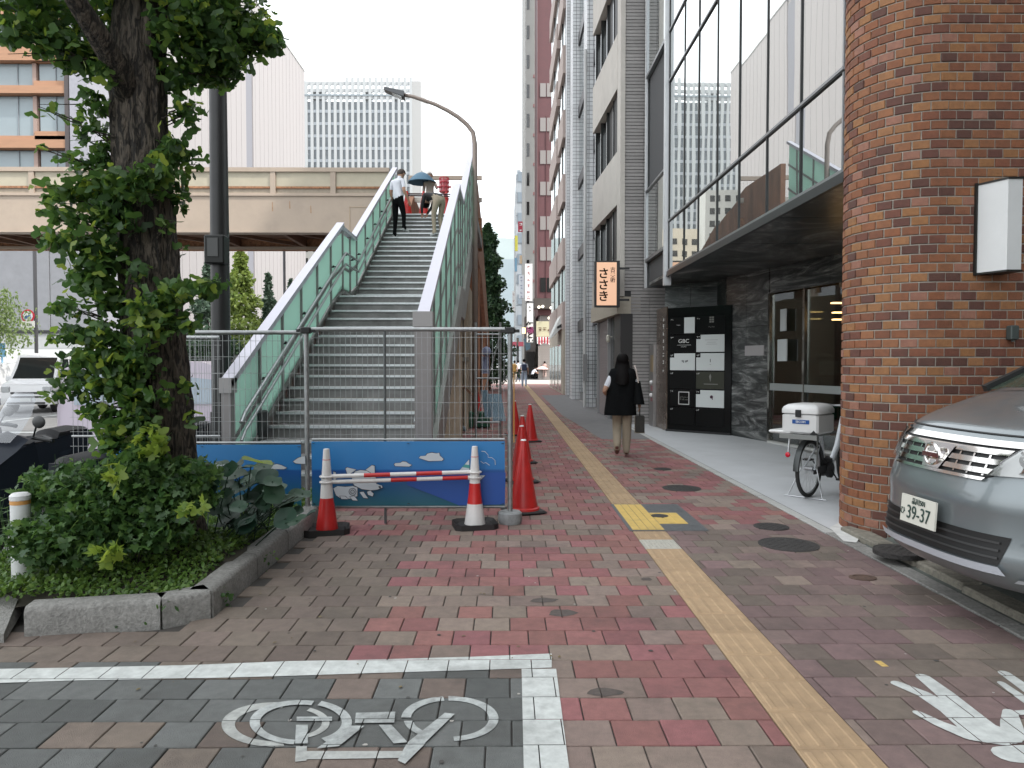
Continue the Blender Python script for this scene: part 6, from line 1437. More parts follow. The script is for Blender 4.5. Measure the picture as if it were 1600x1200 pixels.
clumps = [  # px, py, depth, rx, ry, count
 (40, 10, 5.0, 60, 45, 420), (100, 40, 5.3, 60, 55, 380), (135, 95, 5.2, 38, 30, 230), (165, 20, 5.5, 45, 40, 200), (200, -20, 5.3, 80, 50, 500), (90, 70, 5.0, 45, 28, 190), (30, 55, 4.9, 34, 30, 90), (170, 110, 5.05, 22, 16, 60),
 (300, 20, 5.3, 70, 60, 620), (290, 85, 5.4, 55, 48, 420), (345, 60, 5.4, 55, 52, 460), (395, 60, 5.5, 42, 30, 260), (335, 110, 5.5, 45, 22, 220), (265, 130, 5.35, 22, 22, 70), (370, 20, 5.6, 60, 35, 320), (425, 62, 5.5, 18, 18, 60), (290, -60, 5.3, 130, 50, 700), (60, -70, 4.9, 110, 45, 500),
 (150, 165, 5.15, 30, 22, 85), (145, 205, 5.2, 22, 28, 80), (160, 250, 5.2, 26, 30, 110), (120, 255, 5.1, 32, 18, 60), (75, 235, 5.0, 8, 8, 6), (72, 172, 5.0, 22, 8, 10), (150, 300, 5.1, 32, 34, 170), (175, 330, 5.05, 30, 36, 200), (100, 300, 5.0, 28, 20, 60), (85, 325, 5.0, 22, 16, 40), (120, 340, 5.0, 35, 16, 70),
 (285, 185, 5.35, 26, 24, 45), (300, 165, 5.3, 24, 14, 30), (262, 235, 5.15, 24, 26, 85), (290, 245, 5.3, 26, 26, 80), (240, 270, 5.0, 40, 20, 110), (275, 300, 5.3, 20, 34, 100), (215, 290, 4.95, 34, 24, 120), (180, 285, 5.0, 30, 22, 100),
 (95, 375, 5.0, 30, 16, 55), (130, 380, 5.0, 28, 34, 120), (165, 400, 5.05, 30, 45, 230), (130, 430, 5.0, 30, 24, 90), (160, 460, 5.05, 32, 34, 190), (110, 480, 5.0, 26, 20, 55), (275, 395, 5.35, 14, 22, 30),
 (230, 480, 4.95, 34, 18, 110), (270, 460, 5.0, 34, 22, 130), (310, 450, 5.0, 34, 18, 80), (340, 442, 5.0, 20, 10, 24), (240, 505, 4.95, 40, 20, 120), (285, 500, 5.0, 22, 22, 60),
 (110, 525, 5.0, 34, 15, 60), (165, 525, 5.05, 36, 34, 200), (140, 560, 5.0, 40, 26, 130), (195, 570, 5.0, 32, 34, 190), (110, 590, 5.0, 24, 18, 45), (160, 600, 5.0, 40, 26, 150), (100, 612, 4.95, 26, 14, 40), (205, 620, 5.0, 28, 34, 170), (150, 640, 5.0, 26, 14, 60), (225, 545, 4.95, 18, 16, 30),
 (190, 665, 4.95, 38, 28, 170), (225, 655, 4.95, 22, 24, 80), (295, 600, 5.3, 10, 26, 26), (292, 660, 5.3, 10, 30, 30), (230, 700, 4.9, 34, 26, 130), (180, 700, 4.9, 30, 20, 90), (300, 655, 5.2, 14, 8, 8), (235, 575, 4.98, 22, 16, 30), (250, 620, 4.98, 20, 18, 30), (215, 420, 4.98, 14, 26, 26), (205, 350, 4.98, 14, 20, 26), (262, 350, 5.1, 14, 14, 16)]
pos = []; wt_ = []
for (px, py, Y, rx, ry, n_) in clumps:
    c_ = P(px, py, Y); s_ = Y / FPX; pos.append(ell(c_, (rx * s_, .16 + .25 * (rx > 50), ry * s_), int(n_ * .78), .42))
pos = np.concatenate(pos)
# keep foliage off the bark face itself where the photograph shows bare trunk
d2 = np.hypot(pos[:, 0] - np.interp(pos[:, 2], [c.z for c in cp], [c.x for c in cp]), pos[:, 1] - TYY); rr_ = np.interp(pos[:, 2], [c.z for c in cp], cr_)
pos = pos[d2 > rr_ + .015]
size = NP.uniform(.028, .088, len(pos)); dist = np.linalg.norm(pos - np.array([0, 0, CH]), axis=1); order = np.argsort(dist - size * 6)
V, F = fan(); nearL, restL = order[:300], order[300:]
protos = []
for s_ in range(3):
    me = bpy.data.meshes.new('leaf'); vv = V.copy(); vv[:, 2] += NP.normal(size=len(vv)) * .05; me.from_pydata([tuple(v) for v in vv], [], F); me.materials.append(leafG if s_ else leafY); me.update(); protos.append(me)
Rn = rots(300, .6, .4); off_t = world_of(tree)
for i, k in enumerate(nearL):
    o = bpy.data.objects.new('leaf', protos[0 if i % 9 == 0 else 1 + i % 2]); C.objects.link(o); o.parent = tree
    o.matrix_local = Matrix.LocRotScale(Vector(pos[k]) - off_t, Matrix(Rn[i].tolist()).to_quaternion(), Vector((size[k],) * 3))
me, _ = leafmesh('crown', pos[restL], size[restL], (V, F), leafG); addobj('crown', me, tree, 'stuff')
yl = pos[NP.choice(len(pos), 620)] + NP.normal(size=(620, 3)) * .03 + np.array([0, -.05, 0])
me, _ = leafmesh('backlit_leaves', yl, NP.uniform(.035, .075, 620), (V, F), leafY); addobj('backlit_leaves', me, tree, 'stuff')  # yellower leaves through the crown, backlight put into their colour
q = MB(); tr_ = random.Random(2)
for (px, py, Y, rx, ry, n_) in clumps:
    if n_ > 400: continue
    c_ = P(px, py, Y); zz = c_.z - .15; root = Vector((itp(zz, [c.x for c in cp]), TYY - .1, zz))
    q.tube([root, (root + c_) / 2 + Vector((0, 0, -.03)), c_], [.009, .006, .003], 5)
    for k in range(3 if n_ > 50 else 2):
        e_ = c_ + Vector((tr_.uniform(-rx, rx), 0, tr_.uniform(-ry, ry))) * (Y / FPX); q.tube([root.lerp(c_, .6), e_], [.005, .002], 4)
q.tube([P(165, 160, 5.2), P(120, 163, 5.1), P(62, 163, 5.0)], [.006, .004, .002], 5)
part('twigs', q, bark, tree, kind='stuff')

# bush of creepers and seedlings round the foot of the trunk
def leafy(name, label, cat, clist, tpl, m, smin, smax, loc, group=None, up=.9, droop=.1, kind=None, stem=True):
    t = thing(name, label, cat, loc, 0, group); ps = np.concatenate([ell(c, r, n, .4) for c, r, n in clist]); ps = ps[ps[:, 2] > .09]
    sz = NP.uniform(smin, smax, len(ps)); me, _ = leafmesh('foliage', ps, sz, tpl, m, up, droop); addobj('foliage', me, t, 'stuff')
    if stem:
        q = MB()
        for c, r, n in clist: q.tube([(loc[0] + (c[0] - loc[0]) * .4, loc[1] + (c[1] - loc[1]) * .4, .1), tuple(c)], [.008, .004], 5)
        part('stem', q, MATS['ginkgo_bark'], t, kind='stuff')
    return t
def cl(px, py, Y, rx, ry, n, dy=.2): c_ = P(px, py, Y); s_ = Y / FPX; return (tuple(c_), (rx * s_, dy, ry * s_), n)
leafy('creeper_bush', 'dense dark green creeper mound round the foot of the ginkgo trunk', 'bush',
      [cl(255, 760, 4.9, 75, 50, 900), cl(210, 800, 4.8, 75, 45, 900), cl(262, 800, 4.85, 50, 40, 520), cl(150, 810, 4.7, 60, 45, 700), cl(110, 770, 4.8, 50, 35, 500), cl(70, 770, 4.9, 40, 28, 320), cl(90, 840, 4.6, 55, 40, 520), cl(220, 835, 4.75, 70, 26, 500), cl(140, 855, 4.6, 50, 24, 330), cl(60, 860, 4.55, 30, 24, 200), cl(215, 735, 4.8, 40, 30, 260), cl(120, 740, 4.9, 24, 20, 90), cl(60, 745, 4.9, 24, 12, 60), cl(300, 740, 5.0, 40, 26, 260), cl(315, 775, 5.0, 26, 24, 120), cl(180, 745, 4.9, 60, 22, 300), cl(40, 830, 4.6, 26, 24, 130)],
      maple(), leafD, .03, .065, (-2.5, 4.9, .1))
for (lst, lab, m_) in (([cl(180, 745, 4.6, 22, 22, 16, .06), cl(160, 870, 4.25, 18, 14, 10, .05), cl(180, 860, 4.25, 14, 14, 7, .05)], 'bright yellow green shoot low in front of the creeper mound', leafY), ([cl(300, 792, 4.45, 24, 8, 12, .05)], 'small sprig of lime green leaves sticking out right of the creeper mound', leafY), ([cl(225, 695, 4.75, 30, 16, 18, .06), cl(235, 680, 4.75, 12, 20, 10, .06)], 'lime green lobed leaves hanging on the lower trunk', leafY)):
    leafy('leafy_shoot', lab, 'shoot', lst, maple(), m_, .06, .085, (lst[0][0][0], lst[0][0][1], .1), stem=False)
# thin reedy plants in the left part
t = thing('green_weeds', 'tall thin leaved weeds behind the white bollard', 'weeds', (-3.1, 5.3, .1)); q = MB()
wr = random.Random(9)
for k in range(70):
    b0 = Vector((wr.uniform(-3.6, -2.7), wr.uniform(4.9, 5.7), .12)); h_ = wr.uniform(.35, .72); e_ = b0 + Vector((wr.uniform(-.12, .12), wr.uniform(-.1, .1), h_)); q.tube([b0, e_], [.004, .002], 4)
    for j in range(5):
        p0 = b0.lerp(e_, .35 + .15 * j); an = wr.uniform(0, 6.3); d_ = Vector((math.cos(an), math.sin(an), wr.uniform(-.2, .5))) * wr.uniform(.06, .11); s_ = d_.cross(Vector((0, 0, 1))).normalized() * .011
        q.poly([p0, p0 + d_ * .5 + s_, p0 + d_, p0 + d_ * .5 - s_])
part('foliage', q, leafD, t, kind='stuff')
# ground cover
n_ = 26000; xs_ = NP.uniform(-3.5, -1.93, n_); ys2 = NP.uniform(4.2, 7.9, n_); ok = (ys2 > 4.22 + .14 * np.clip(-2.6 - xs_, 0, 1) * -1 + .06 + np.clip(xs_ + 2.05, 0, 1) * 1.2) 
h_ = .12 + .14 * np.exp(-((xs_ + 2.5) ** 2 + (ys2 - 5.3) ** 2) / .35) + NP.uniform(0, .06, n_) + .04 * np.sin(5 * xs_) * np.sin(4 * ys2)
ps = np.stack([xs_, ys2, h_], 1)[ok]
me, _ = leafmesh('ground_cover', ps, NP.uniform(.022, .045, len(ps)), oval(), leafmat('cover_leaf', [(.07, .14, .025), (.11, .20, .035), (.05, .11, .025), (.14, .22, .04)], .35), 1.8, -.2)
o = bpy.data.objects.new('ground_cover', me); C.objects.link(o); o['kind'] = 'stuff'
for (px, py, lab, n_) in ((78, 985, 'weed tuft growing at the foot of the planter kerb on the left', 60), (188, 984, 'tiny weed sprig in the middle of the planter kerb foot', 12), (248, 978, 'weed tuft at the joint of the planter kerb stones', 40), (345, 948, 'weed tuft at the corner of the planter kerb', 50), (410, 893, 'small weed tuft along the right planter kerb', 26)):
    g = G(px, py); t = thing('weed_tuft', lab, 'weed', (g.x, g.y, 0)); s_ = .07 if n_ > 20 else .03
    me, _ = leafmesh('foliage', np.abs(ell((0, 0, 0), (s_ * 1.6, s_ * .7, s_ * 1.5), n_, .5)) * NP.choice([-1, 1], (n_, 3)) * np.array([1, 1, 0]) + np.stack([np.zeros(n_), np.zeros(n_), NP.uniform(.005, s_ * 2, n_)], 1), NP.uniform(.022, .045, n_), oval(), leafD, 1.2, -.3)
    o = bpy.data.objects.new('foliage', me); C.objects.link(o); o.parent = t; o['kind'] = 'stuff'
fl = np.stack([NP.uniform(-2.9, .5, 46), NP.uniform(3.2, 7.5, 46), np.full(46, .008)], 1); fl = fl[[not inside((p[0], p[1]), PL) for p in fl]]
me, _ = leafmesh('fallen_leaves', fl, NP.uniform(.012, .03, len(fl)), oval(), leafmat('dry_leaf', [(.12, .08, .03), (.18, .14, .05), (.08, .05, .02)], .1), 6, 0, Rm=np.stack([np.array(Matrix.Rotation(a_, 3, 'Z')) for a_ in NP.uniform(0, 6.28, len(fl))]))
o = bpy.data.objects.new('fallen_leaves', me); C.objects.link(o); o['kind'] = 'stuff'
# leopard plant with big round leaves
lpm = leafmat('leopard_leaf', [(.012, .035, .022), (.02, .05, .03), (.016, .042, .02), (.03, .065, .04)], .08); lpm.node_tree.nodes['Principled BSDF'].inputs['Roughness'].default_value = .5; lpm.node_tree.nodes['Principled BSDF'].inputs['Specular IOR Level'].default_value = .3
lpt = thing('leopard_plant', 'glossy dark green leopard plant with big round leaves between the tree and the barrier', 'plant', (-1.95, 5.6, .1))
me_l = []
for s_ in range(3):
    q = MB(); r0 = [(.0, -.02, .0)]; n_ = 14; rows = []
    for j in range(4):
        rr = j / 3; rows.append([((rr * (1 + .05 * math.sin(5 * a + s_))) * math.sin(a) , -(rr * (1 - .25 * (abs(a - math.pi) < .35))) * math.cos(a) * .92, .10 * rr * math.sin(3 * a + s_) * rr + .12 * (1 - rr) * -1 + .06 * rr) for a in [2 * math.pi * k / n_ for k in range(n_)]])
    q.grid(rows, close=True); me_l.append(q.mesh('leaf', lpm, smooth='all'))
lr = random.Random(31)
spots = [(330, 740), (350, 760), (375, 745), (400, 752), (425, 765), (340, 790), (365, 780), (392, 785), (415, 795), (440, 778), (455, 790), (470, 805), (350, 810), (380, 812), (440, 808), (400, 770), (430, 745), (405, 728), (460, 775), (320, 765), (310, 740), (345, 725), (375, 725), (385, 800), (420, 780)]
q = MB(); 
for i in range(64):
    px, py = spots[i % len(spots)]; c_ = P(px + lr.uniform(-14, 14), py + lr.uniform(-10, 12), 5.45 + lr.uniform(-.45, .75) - .003 * (py - 760)); 
    sc = lr.uniform(.055, .1); o = bpy.data.objects.new('leaf', me_l[i % 3]); C.objects.link(o); o.parent = lpt
    o.matrix_local = Matrix.LocRotScale(c_ - world_of(lpt), (Matrix.Rotation(lr.uniform(-.8, .8), 3, 'Z') @ Matrix.Rotation(lr.uniform(.1, 1.05), 3, 'X') @ Matrix.Rotation(lr.uniform(-.4, .4), 3, 'Y') @ Matrix.Rotation(lr.uniform(0, 6.28), 3, 'Z')).to_quaternion(), Vector((sc,) * 3))
    q.tube([(lr.uniform(-2.3, -1.9), lr.uniform(5.3, 6.1), .1), (c_.x, c_.y, c_.z)], [.005, .004], 5)
part('stems', q, lpm, lpt, kind='stuff')
c_ = P(402, 720, 5.6); o = bpy.data.objects.new('leaf', q.mesh('tmp', lpm)); bpy.data.objects.remove(o)
qq = MB(); qq.grid([[(x_ * 1.0, y_ * .5, .05 * math.cos(3 * x_)) for x_ in np.linspace(-1, 1, 9)] for y_ in np.linspace(-1, 1, 4)])
o = bpy.data.objects.new('leaf', me_l[1].copy()); o.data.materials.clear(); o.data.materials.append(leafY); C.objects.link(o); o.parent = lpt; o['label'] = 'yellow green upper leaf'
o.matrix_local = Matrix.LocRotScale(c_ - world_of(lpt), Matrix.Rotation(R(12), 3, 'Y').to_quaternion(), Vector((.12, .08, .1)))
# ------------------------------------------------------------------ trees farther away
def conifer(name, label, x, y, h, r, m, n=4500, leaf=.12, z0=.3, taper=1.0):
    t = thing(name, label, 'tree', (x, y, 0)); q = MB(); q.tube([(x, y, -.13), (x, y, h * .97)], [.035 * h / 2, .01], 10); part('trunk', q, bark, t)
    u = NP.random(n) ** .75; zz = z0 + (h - z0) * u; rad = r * (1 - u) ** taper * (.75 + .25 * np.sin(zz * 5.5 + NP.normal(size=n) * .4)) * np.sqrt(NP.uniform(.25, 1.0, n)); an = NP.uniform(0, 6.283, n)
    rad *= 1 + .22 * np.sin(an * 5 + zz * 1.7)
    p = np.stack([x + rad * np.cos(an), y + rad * np.sin(an), zz - rad * .25], 1); me, _ = leafmesh('crown', p, NP.uniform(leaf * .6, leaf * 1.3, n), oval(), m, .3, .2); addobj('crown', me, t, 'stuff')
yg = leafmat('conifer_yellow', [(.14, .20, .04), (.20, .26, .06), (.10, .16, .035)], .35); bg_ = leafmat('conifer_blue', [(.05, .09, .06), (.08, .12, .08), (.035, .07, .045)], .2); dg_ = leafmat('far_dark_green', [(.018, .045, .022), (.03, .07, .03), (.05, .1, .035), (.02, .05, .03)], .25)
a = P(376, 392, 38); conifer('conifer_tree', 'bright yellow green conifer behind the black lamp post', a.x, 38, a.z, 2.1, yg, 5200, .22, .4, .75)
a = P(419, 430, 40); conifer('conifer_tree', 'slim blue green conifer between the yellow green one and the stair railing', a.x, 40, a.z, 1.35, bg_, 2600, .2, .4, .9)
a = P(324, 415, 42); conifer('conifer_tree', 'blue green conifer left of the black lamp post', a.x, 42, a.z, 2.2, bg_, 4200, .24, .4, .8)
a = P(453, 438, 43); conifer('conifer_tree', 'small dark conifer tip just behind the stair railing', a.x, 43, a.z, .9, bg_, 1500, .18, .4, .9)
a = P(766, 352, 40); conifer('street_tree', 'tall dark green street tree right of the brown stairs in the middle distance', a.x - .15, 40, a.z, 1.75, dg_, 15000, .2, .6, .55)
# willow at the left edge
t = thing('willow_tree', 'pale green willow with hanging branches at the left picture edge', 'tree', (-20.5, 28, -.13)); q = MB(); q.tube([(-20.5, 28, -.13), (-20.4, 28, 3.2), (-20.6, 28, 4.6)], [.16, .12, .05], 10); part('trunk', q, bark, t)
n_ = 7000; st_ = NP.integers(0, 260, n_); sx_ = NP.normal(0, .75, 260) - 20.3; sy_ = NP.normal(0, .7, 260) + 28; u = NP.random(n_)
top_ = 4.7 - .55 * (np.abs(sx_ + 20.3)) ** 1.5; lo_ = NP.uniform(1.6, 2.9, 260)
p = np.stack([sx_[st_] + .25 * np.sign(sx_[st_] + 20.3) * u, sy_[st_], top_[st_] * (1 - u) + lo_[st_] * u], 1) + NP.normal(0, .03, (n_, 3))
me, _ = leafmesh('crown', p, NP.uniform(.07, .14, n_), oval(), leafmat('willow_leaf', [(.14, .20, .07), (.19, .25, .10), (.10, .16, .05)], .4), 0, 2.0); addobj('crown', me, t, 'stuff')
# low hedge and wall behind the conifers
q = MB(); a = P(284, 566, 34).x; b = P(372, 566, 34).x; q.box(a, b + 3, 34, 34.6, -.13, 2.0); t = single('garden_wall', 'pale low garden wall below the conifers across the road', 'wall', q, mat('garden_wall_pale', (.5, .49, .46), .8, var=.15, vscale=2), (a, 34, -.13))
p = ell(((a + b) / 2, 33.9, 2.1), ((b - a) / 1.6, .6, .8), 3000, .4); me, _ = leafmesh('hedge', p, NP.uniform(.1, .2, 3000), oval(), dg_, .3, 0); o = bpy.data.objects.new('hedge', me); C.objects.link(o); o['label'] = 'dark hedge growing over the pale garden wall'; o['category'] = 'hedge'

# ================================================================== VEHICLES
def wheel(par, x, y, r, w_, spoke=5, world=False, sy=1):
    q = MB(); pr_ = [(r * .62, -w_ / 2), (r * .92, -w_ / 2), (r, -w_ * .38), (r, w_ * .38), (r * .92, w_ / 2), (r * .62, w_ / 2)]
    q.lathe(pr_, n=28); q.v = [(x + v[0], y + v[2], r + v[1]) for v in q.v]; ty = part('wheel', q, mat('tyre_rubber', (.02, .02, .02), .8), par, smooth=35, world=False)
    q = MB(); yo = y + sy * w_ * .42
    q.ext([(x + r * .64 * math.cos(k * math.pi / 12), yo - sy * .04, r + r * .64 * math.sin(k * math.pi / 12)) for k in range(24)], (0, sy * .02, 0))
    for k in range(spoke):
        an = 2 * math.pi * k / spoke; q.bar((x, yo, r), (x + r * .62 * math.cos(an), yo, r + r * .62 * math.sin(an)), .045, .02, (0, 1, 0))
    q.torus((x, yo - sy * .005, r), r * .6, r * .05, (0, 1, 0), 24, 6); o = part('rim', q, mat('alloy_rim', (.5, .5, .5), .3, metal=.8), ty, world=False); return ty
def boxvan(label, loc, rz, L_, W_, H_, paintm, nose=.45, hood_z=.95, cat='van', nm='parked_van', belt=.98):
    """simple one-box or hatchback body; +x is forward, lofted side profile with tumblehome"""
    t = thing(nm, label, cat, loc, rz); hw = W_ / 2; x1 = L_ / 2; x0 = -x1
    prof = [(x1 - .02, .28), (x1, .5), (x1 - .05, hood_z - .12), (x1 - .12, hood_z), (x1 - nose, hood_z + .12), (x1 - nose - .55, H_ - .08), (x1 - nose - .8, H_), (x0 + .3, H_), (x0 + .08, H_ - .1), (x0, belt), (x0, .35), (x0 + .05, .25)]
    q = MB(); rows = []
    for f, inset in ((-1, 1), (-1.0, 0), (1.0, 0), (1, 1)):
        rows.append([(px - (.03 if inset else 0) * (1 if px > 0 else -1), f * (hw - (.05 if inset == 0 else .0) * 0 - (.10 if pz > belt else .0) * min(1, (pz - belt) / .6 + .3 if pz > belt else 0) - (.0 if not inset else 0)), pz) for px, pz in prof])
    mid = [[(px, 0.0 + f * (hw * .55), pz + .02 * (pz > belt)) for px, pz in prof] for f in (-1, 1)]
    q.grid([rows[1], mid[0], mid[1], rows[2]]); n0 = len(q.v)
    ctr = [(px, pz) for px, pz in prof]
    for f, row in ((-1, rows[1]), (1, rows[2])): q.poly(row if f > 0 else row[::-1])
    q.poly([rows[1][0], rows[2][0], rows[2][-1], rows[1][-1]])
    part('body', q, paintm, t, smooth=28, world=False)
    gls = mat('car_glass', (.02, .025, .025), .05, spec=.8) if 'lilac' not in label else mat('sky_reflection_car_glass', (.30, .36, .42), .1)  # the lilac car's glass has the sky reflection put into its colour
    def sy(z): return hw - (.10 * min(1, (z - belt) / .6 + .3) if z > belt else 0)
    q = MB(); za, zb_ = hood_z + .17, H_ - .13
    def fx_(z): return x1 - nose - .55 * (z - hood_z - .12) / (H_ - .2 - hood_z)
    q.grid([[(fx_(z) + .015, f * (sy(z) - .08), z) for f in (-1, -.5, 0, .5, 1)] for z in (za, (za + zb_) / 2, zb_)]); part('windscreen', q, gls, t, world=False)
    q = MB(); q.ext([(x0 - .012, -hw + .2, belt + .08), (x0 - .012, hw - .2, belt + .08), (x0 + .04, hw - .26, H_ - .18), (x0 + .04, -hw + .26, H_ - .18)], (.01, 0, 0)); part('rear_window', q, gls, t, world=False)
    for s in (-1, 1):
        a0 = x1 - nose - .2; cuts = [a0, a0 - (a0 - x0) * .36, a0 - (a0 - x0) * .68, x0 + .2]
        for i in range(3):
            u, v = cuts[i] - .05, cuts[i + 1] + .04; lean = .42 if i == 0 else 0
            q = MB(); pts = [(u, s * (sy(belt + .05) + .012), belt + .05), (u - lean, s * (sy(H_ - .18) + .012), H_ - .18), (v, s * (sy(H_ - .18) + .012), H_ - .18), (v, s * (sy(belt + .05) + .012), belt + .05)]
            q.ext(pts, (0, -s * .01, 0)); part('side_window', q, gls, t, world=False)
        q = MB(); q.cbox(x1 - .16, x1 - .0, s * hw * .82 - .13, s * hw * .82 + .13, hood_z - .27, hood_z - .08, .02); part('headlight', q, mat('headlight_clear', (.45, .47, .48), .15), t, world=False)
        q = MB(); q.cbox(x1 - nose - .35, x1 - nose - .2, s * (hw + .08) - .08, s * (hw + .08) + .08, belt + .05, belt + .22, .02); part('mirror', q, paintm, t, world=False)
        for xx in (x1 - .62, x0 + .6): wheel(t, xx, s * (hw - .10), .29, .17, world=False, sy=s)
    q = MB()
    for k in range(2): q.box(x1 - .04, x1 + .012, -hw * .6, hw * .6, .5 + .13 * k, .56 + .13 * k)
    q.box(x1 - .02, x1 + .01, -hw * .75, hw * .75, .3, .36); part('grille', q, dk, t, world=False)
    q = MB(); q.box(x1 + .0, x1 + .025, -.165, .165, .38, .5); part('number_plate', q, mat('plate_white', (.7, .7, .66), .5), t, world=False)
    return t
wpaint = mat('white_car_paint', (.72, .73, .74), .25, coat=.6); spaint = mat('silver_car_paint', (.55, .57, .60), .25, metal=.3, coat=.6)
c0 = G(80, 640, -.13); boxvan('white small van driving in the road beyond the motor scooter', (P(76, 600, 25.6).x, 25.6, -.13), R(-80), 3.4, 1.5, 1.95, wpaint, nose=.5)
boxvan('white car half cut off by the left picture edge behind the van', (P(-12, 600, 29).x, 29, -.13), R(-95), 4.2, 1.7, 1.62, wpaint, nose=.95, hood_z=.85, nm='white_car', cat='car')
boxvan('white van hidden mostly behind the ginkgo foliage', (P(178, 600, 30).x, 30.5, -.13), R(-88), 4.2, 1.7, 2.0, wpaint, nose=.45)
boxvan('pale lilac parked car seen through the fence beside the black lamp post', (P(330, 600, 12.6).x - .5, 12.9, -.13), R(8), 3.6, 1.65, 1.66, mat('lilac_paint', (.46, .40, .47), .3, coat=.5), nose=.6, hood_z=.85, nm='parked_car', cat='car', belt=.92)
q = MB(); q.box(-5.4, -3.9, 10.6, 10.66, .0, .42); t = single('low_barrier_board', 'low white and blue printed board behind the fence left of the lamp post', 'board', q, mat('board_white', (.6, .63, .66), .5, var=.5, vscale=5), (-4.6, 10.6, 0))
q = MB(); q.hexa([(-5.3, 10.0, 0), (-3.9, 10.0, 0), (-3.9, 10.3, 0), (-5.3, 10.3, 0), (-5.3, 10.0, .25), (-3.9, 10.0, .31), (-3.9, 10.3, .31), (-5.3, 10.3, .25)]); single('blue_barrier_block', 'blue plastic block in front of the low printed board', 'block', q, mat('block_blue', (.05, .2, .4), .4), (-4.6, 10.1, 0))

# ------------------------------------------------------------------ silver minivan (right foreground), nose towards the street
car = thing('silver_minivan', 'grey blue silver minivan parked nose out beside the brick column', 'car', (2.485, 4.33, .155), R(180 + 3))
cpaint = mat('silver_blue_paint', (.195, .22, .228), .33, metal=.55, coat=.8, var=.03, vscale=2)
# local: +x forward (world -X), y lateral (local +y = world -Y = near side), z up. front face near x = 0
HWD = .86
def Fs(w_, z):
    a = .40 * (abs(w_) / HWD) ** 3.4 + .03 * (abs(w_) / HWD) ** 2
    zs3 = [.16, .22, .30, .42, .52, .62, .72, .80, .90, .97]; xs3 = [.09, .03, .0, .02, .025, .02, .05, .085, .13, .19]
    return -(a + float(np.interp(z, zs3, xs3)))
q = MB(); ws = [HWD * math.sin(math.pi / 2 * i / 14) for i in range(-14, 15)]; zz_ = [.16, .2, .25, .30, .36, .42, .47, .52, .57, .62, .67, .72, .76, .80, .85, .90, .94, .97]
rows = [[(Fs(w_, z) - (.02 if z < .2 else 0), w_, z) for w_ in ws] for z in zz_]
q.grid(rows)
# bonnet
def hood(w_, s): # s 0..1 from leading edge to cowl
    xf = Fs(w_, .97) - .012; xc_ = -(.84 + .12 * (abs(w_) / HWD) ** 2); x_ = xf + (xc_ - xf) * s
    z = .985 + .235 * (s ** .75) - .10 * (abs(w_) / HWD) ** 2.6 * (.25 + .75 * s) + .015 * math.exp(-((abs(w_) - .55) / .12) ** 2) * s
    if s == 0: z = .98
    return (x_, w_ * (1 - .04 * s), z)
q2 = MB(); part('front_bumper', q, cpaint, car, smooth='all', world=False)
q = MB(); q.grid([[hood(w_, s) for w_ in ws] for s in (0, .02, .06, .12, .25, .4, .55, .7, .85, 1)]); part('bonnet', q, cpaint, car, smooth='all', world=False)
q = MB(); q.tube([(Fs(w_, .975) - .004, w_, .976) for w_ in ws], .007, 6); part('bonnet_gap', q, dk, car, world=False)
# sides, roof, rear: lofted sections
secs = []
top = [(-.75, .95), (-.95, 1.12), (-1.4, 1.38), (-1.9, 1.66), (-2.4, 1.74), (-3.2, 1.75), (-3.9, 1.7), (-4.35, 1.5), (-4.5, 1.0), (-4.52, .35)]
q = MB(); rows = []
for (x_, zt) in top:
    n_ = []; belt = .98; 
    for k in range(17):
        u = k / 16; a_ = math.pi * u; c_ = math.cos(a_); s_ = math.sin(a_)
        yy = HWD * (1 if c_ > 0 else -1) * abs(c_) ** .14; z = .22 + (zt - .22) * s_ ** .6
        if z > belt: yy *= 1 - .20 * (z - belt) / .7
        n_.append((x_, yy, z))
    rows.append(n_)
q.grid(rows); q.poly(rows[-1]); part('body_shell', q, cpaint, car, smooth=50, world=False)
for s in (-1, 1):
    q = MB(); q.grid([[(-.43 - .33 * k / 4, s * HWD * 1.0 - s * .002 * k, z) for k in range(5)] for z in (.2, .45, .7, .9)]); q.grid([[(Fs(HWD, z), s * HWD, z), (-.6, s * (HWD + .012), z), (-.80, s * (HWD + .01), z)] for z in (.22, .4, .6, .8, .97)])
    part('front_wing', q, cpaint, car, smooth=40, world=False)
    for i, (u, v) in enumerate(((-1.62, -2.3), (-2.38, -3.2), (-3.28, -4.05))):
        q = MB(); f1 = lambda z: HWD * (1 - .20 * (z - .98) / .7) * .995 + .012
        q.ext([(u, s * f1(1.05), 1.05), (u - (.38 if i == 0 else 0), s * f1(1.5), 1.5), (v, s * f1(1.5), 1.5), (v, s * f1(1.05), 1.05)], (0, -s * .01, 0)); part('side_window', q, mat('car_glass', (.02, .025, .025), .05), car, world=False)
    for xx in (-.95, -3.6): wheel(car, xx, s * (HWD - .1), .32, .2, 7, world=False, sy=s)
    q = MB(); q.cbox(-1.85, -1.67, s * .98 - .1, s * .98 + .1, 1.08, 1.26, .03); part('mirror', q, cpaint, car, world=False)
q = MB(); wsn = [-.72, -.5, -.25, 0, .25, .5, .72]
q.grid([[(-.86 - .10 * (abs(w_) / .86) ** 2 - .95 * t_, w_ * (1 - .12 * t_), 1.205 + .48 * t_ - .03 * (abs(w_) / .86) ** 2) for w_ in wsn] for t_ in (0, .25, .5, .75, 1)]); part('windscreen', q, clearglass('screen_tint', (.35, .42, .38), .2, .01, .45, (.12, .16, .12)), car, smooth='all', world=False)
for s in (-1, 1):
    q = MB(); q.bar((-.93, s * .76, 1.19), (-1.89, s * .655, 1.66), .05, .045); part('window_pillar', q, dk, car, world=False)
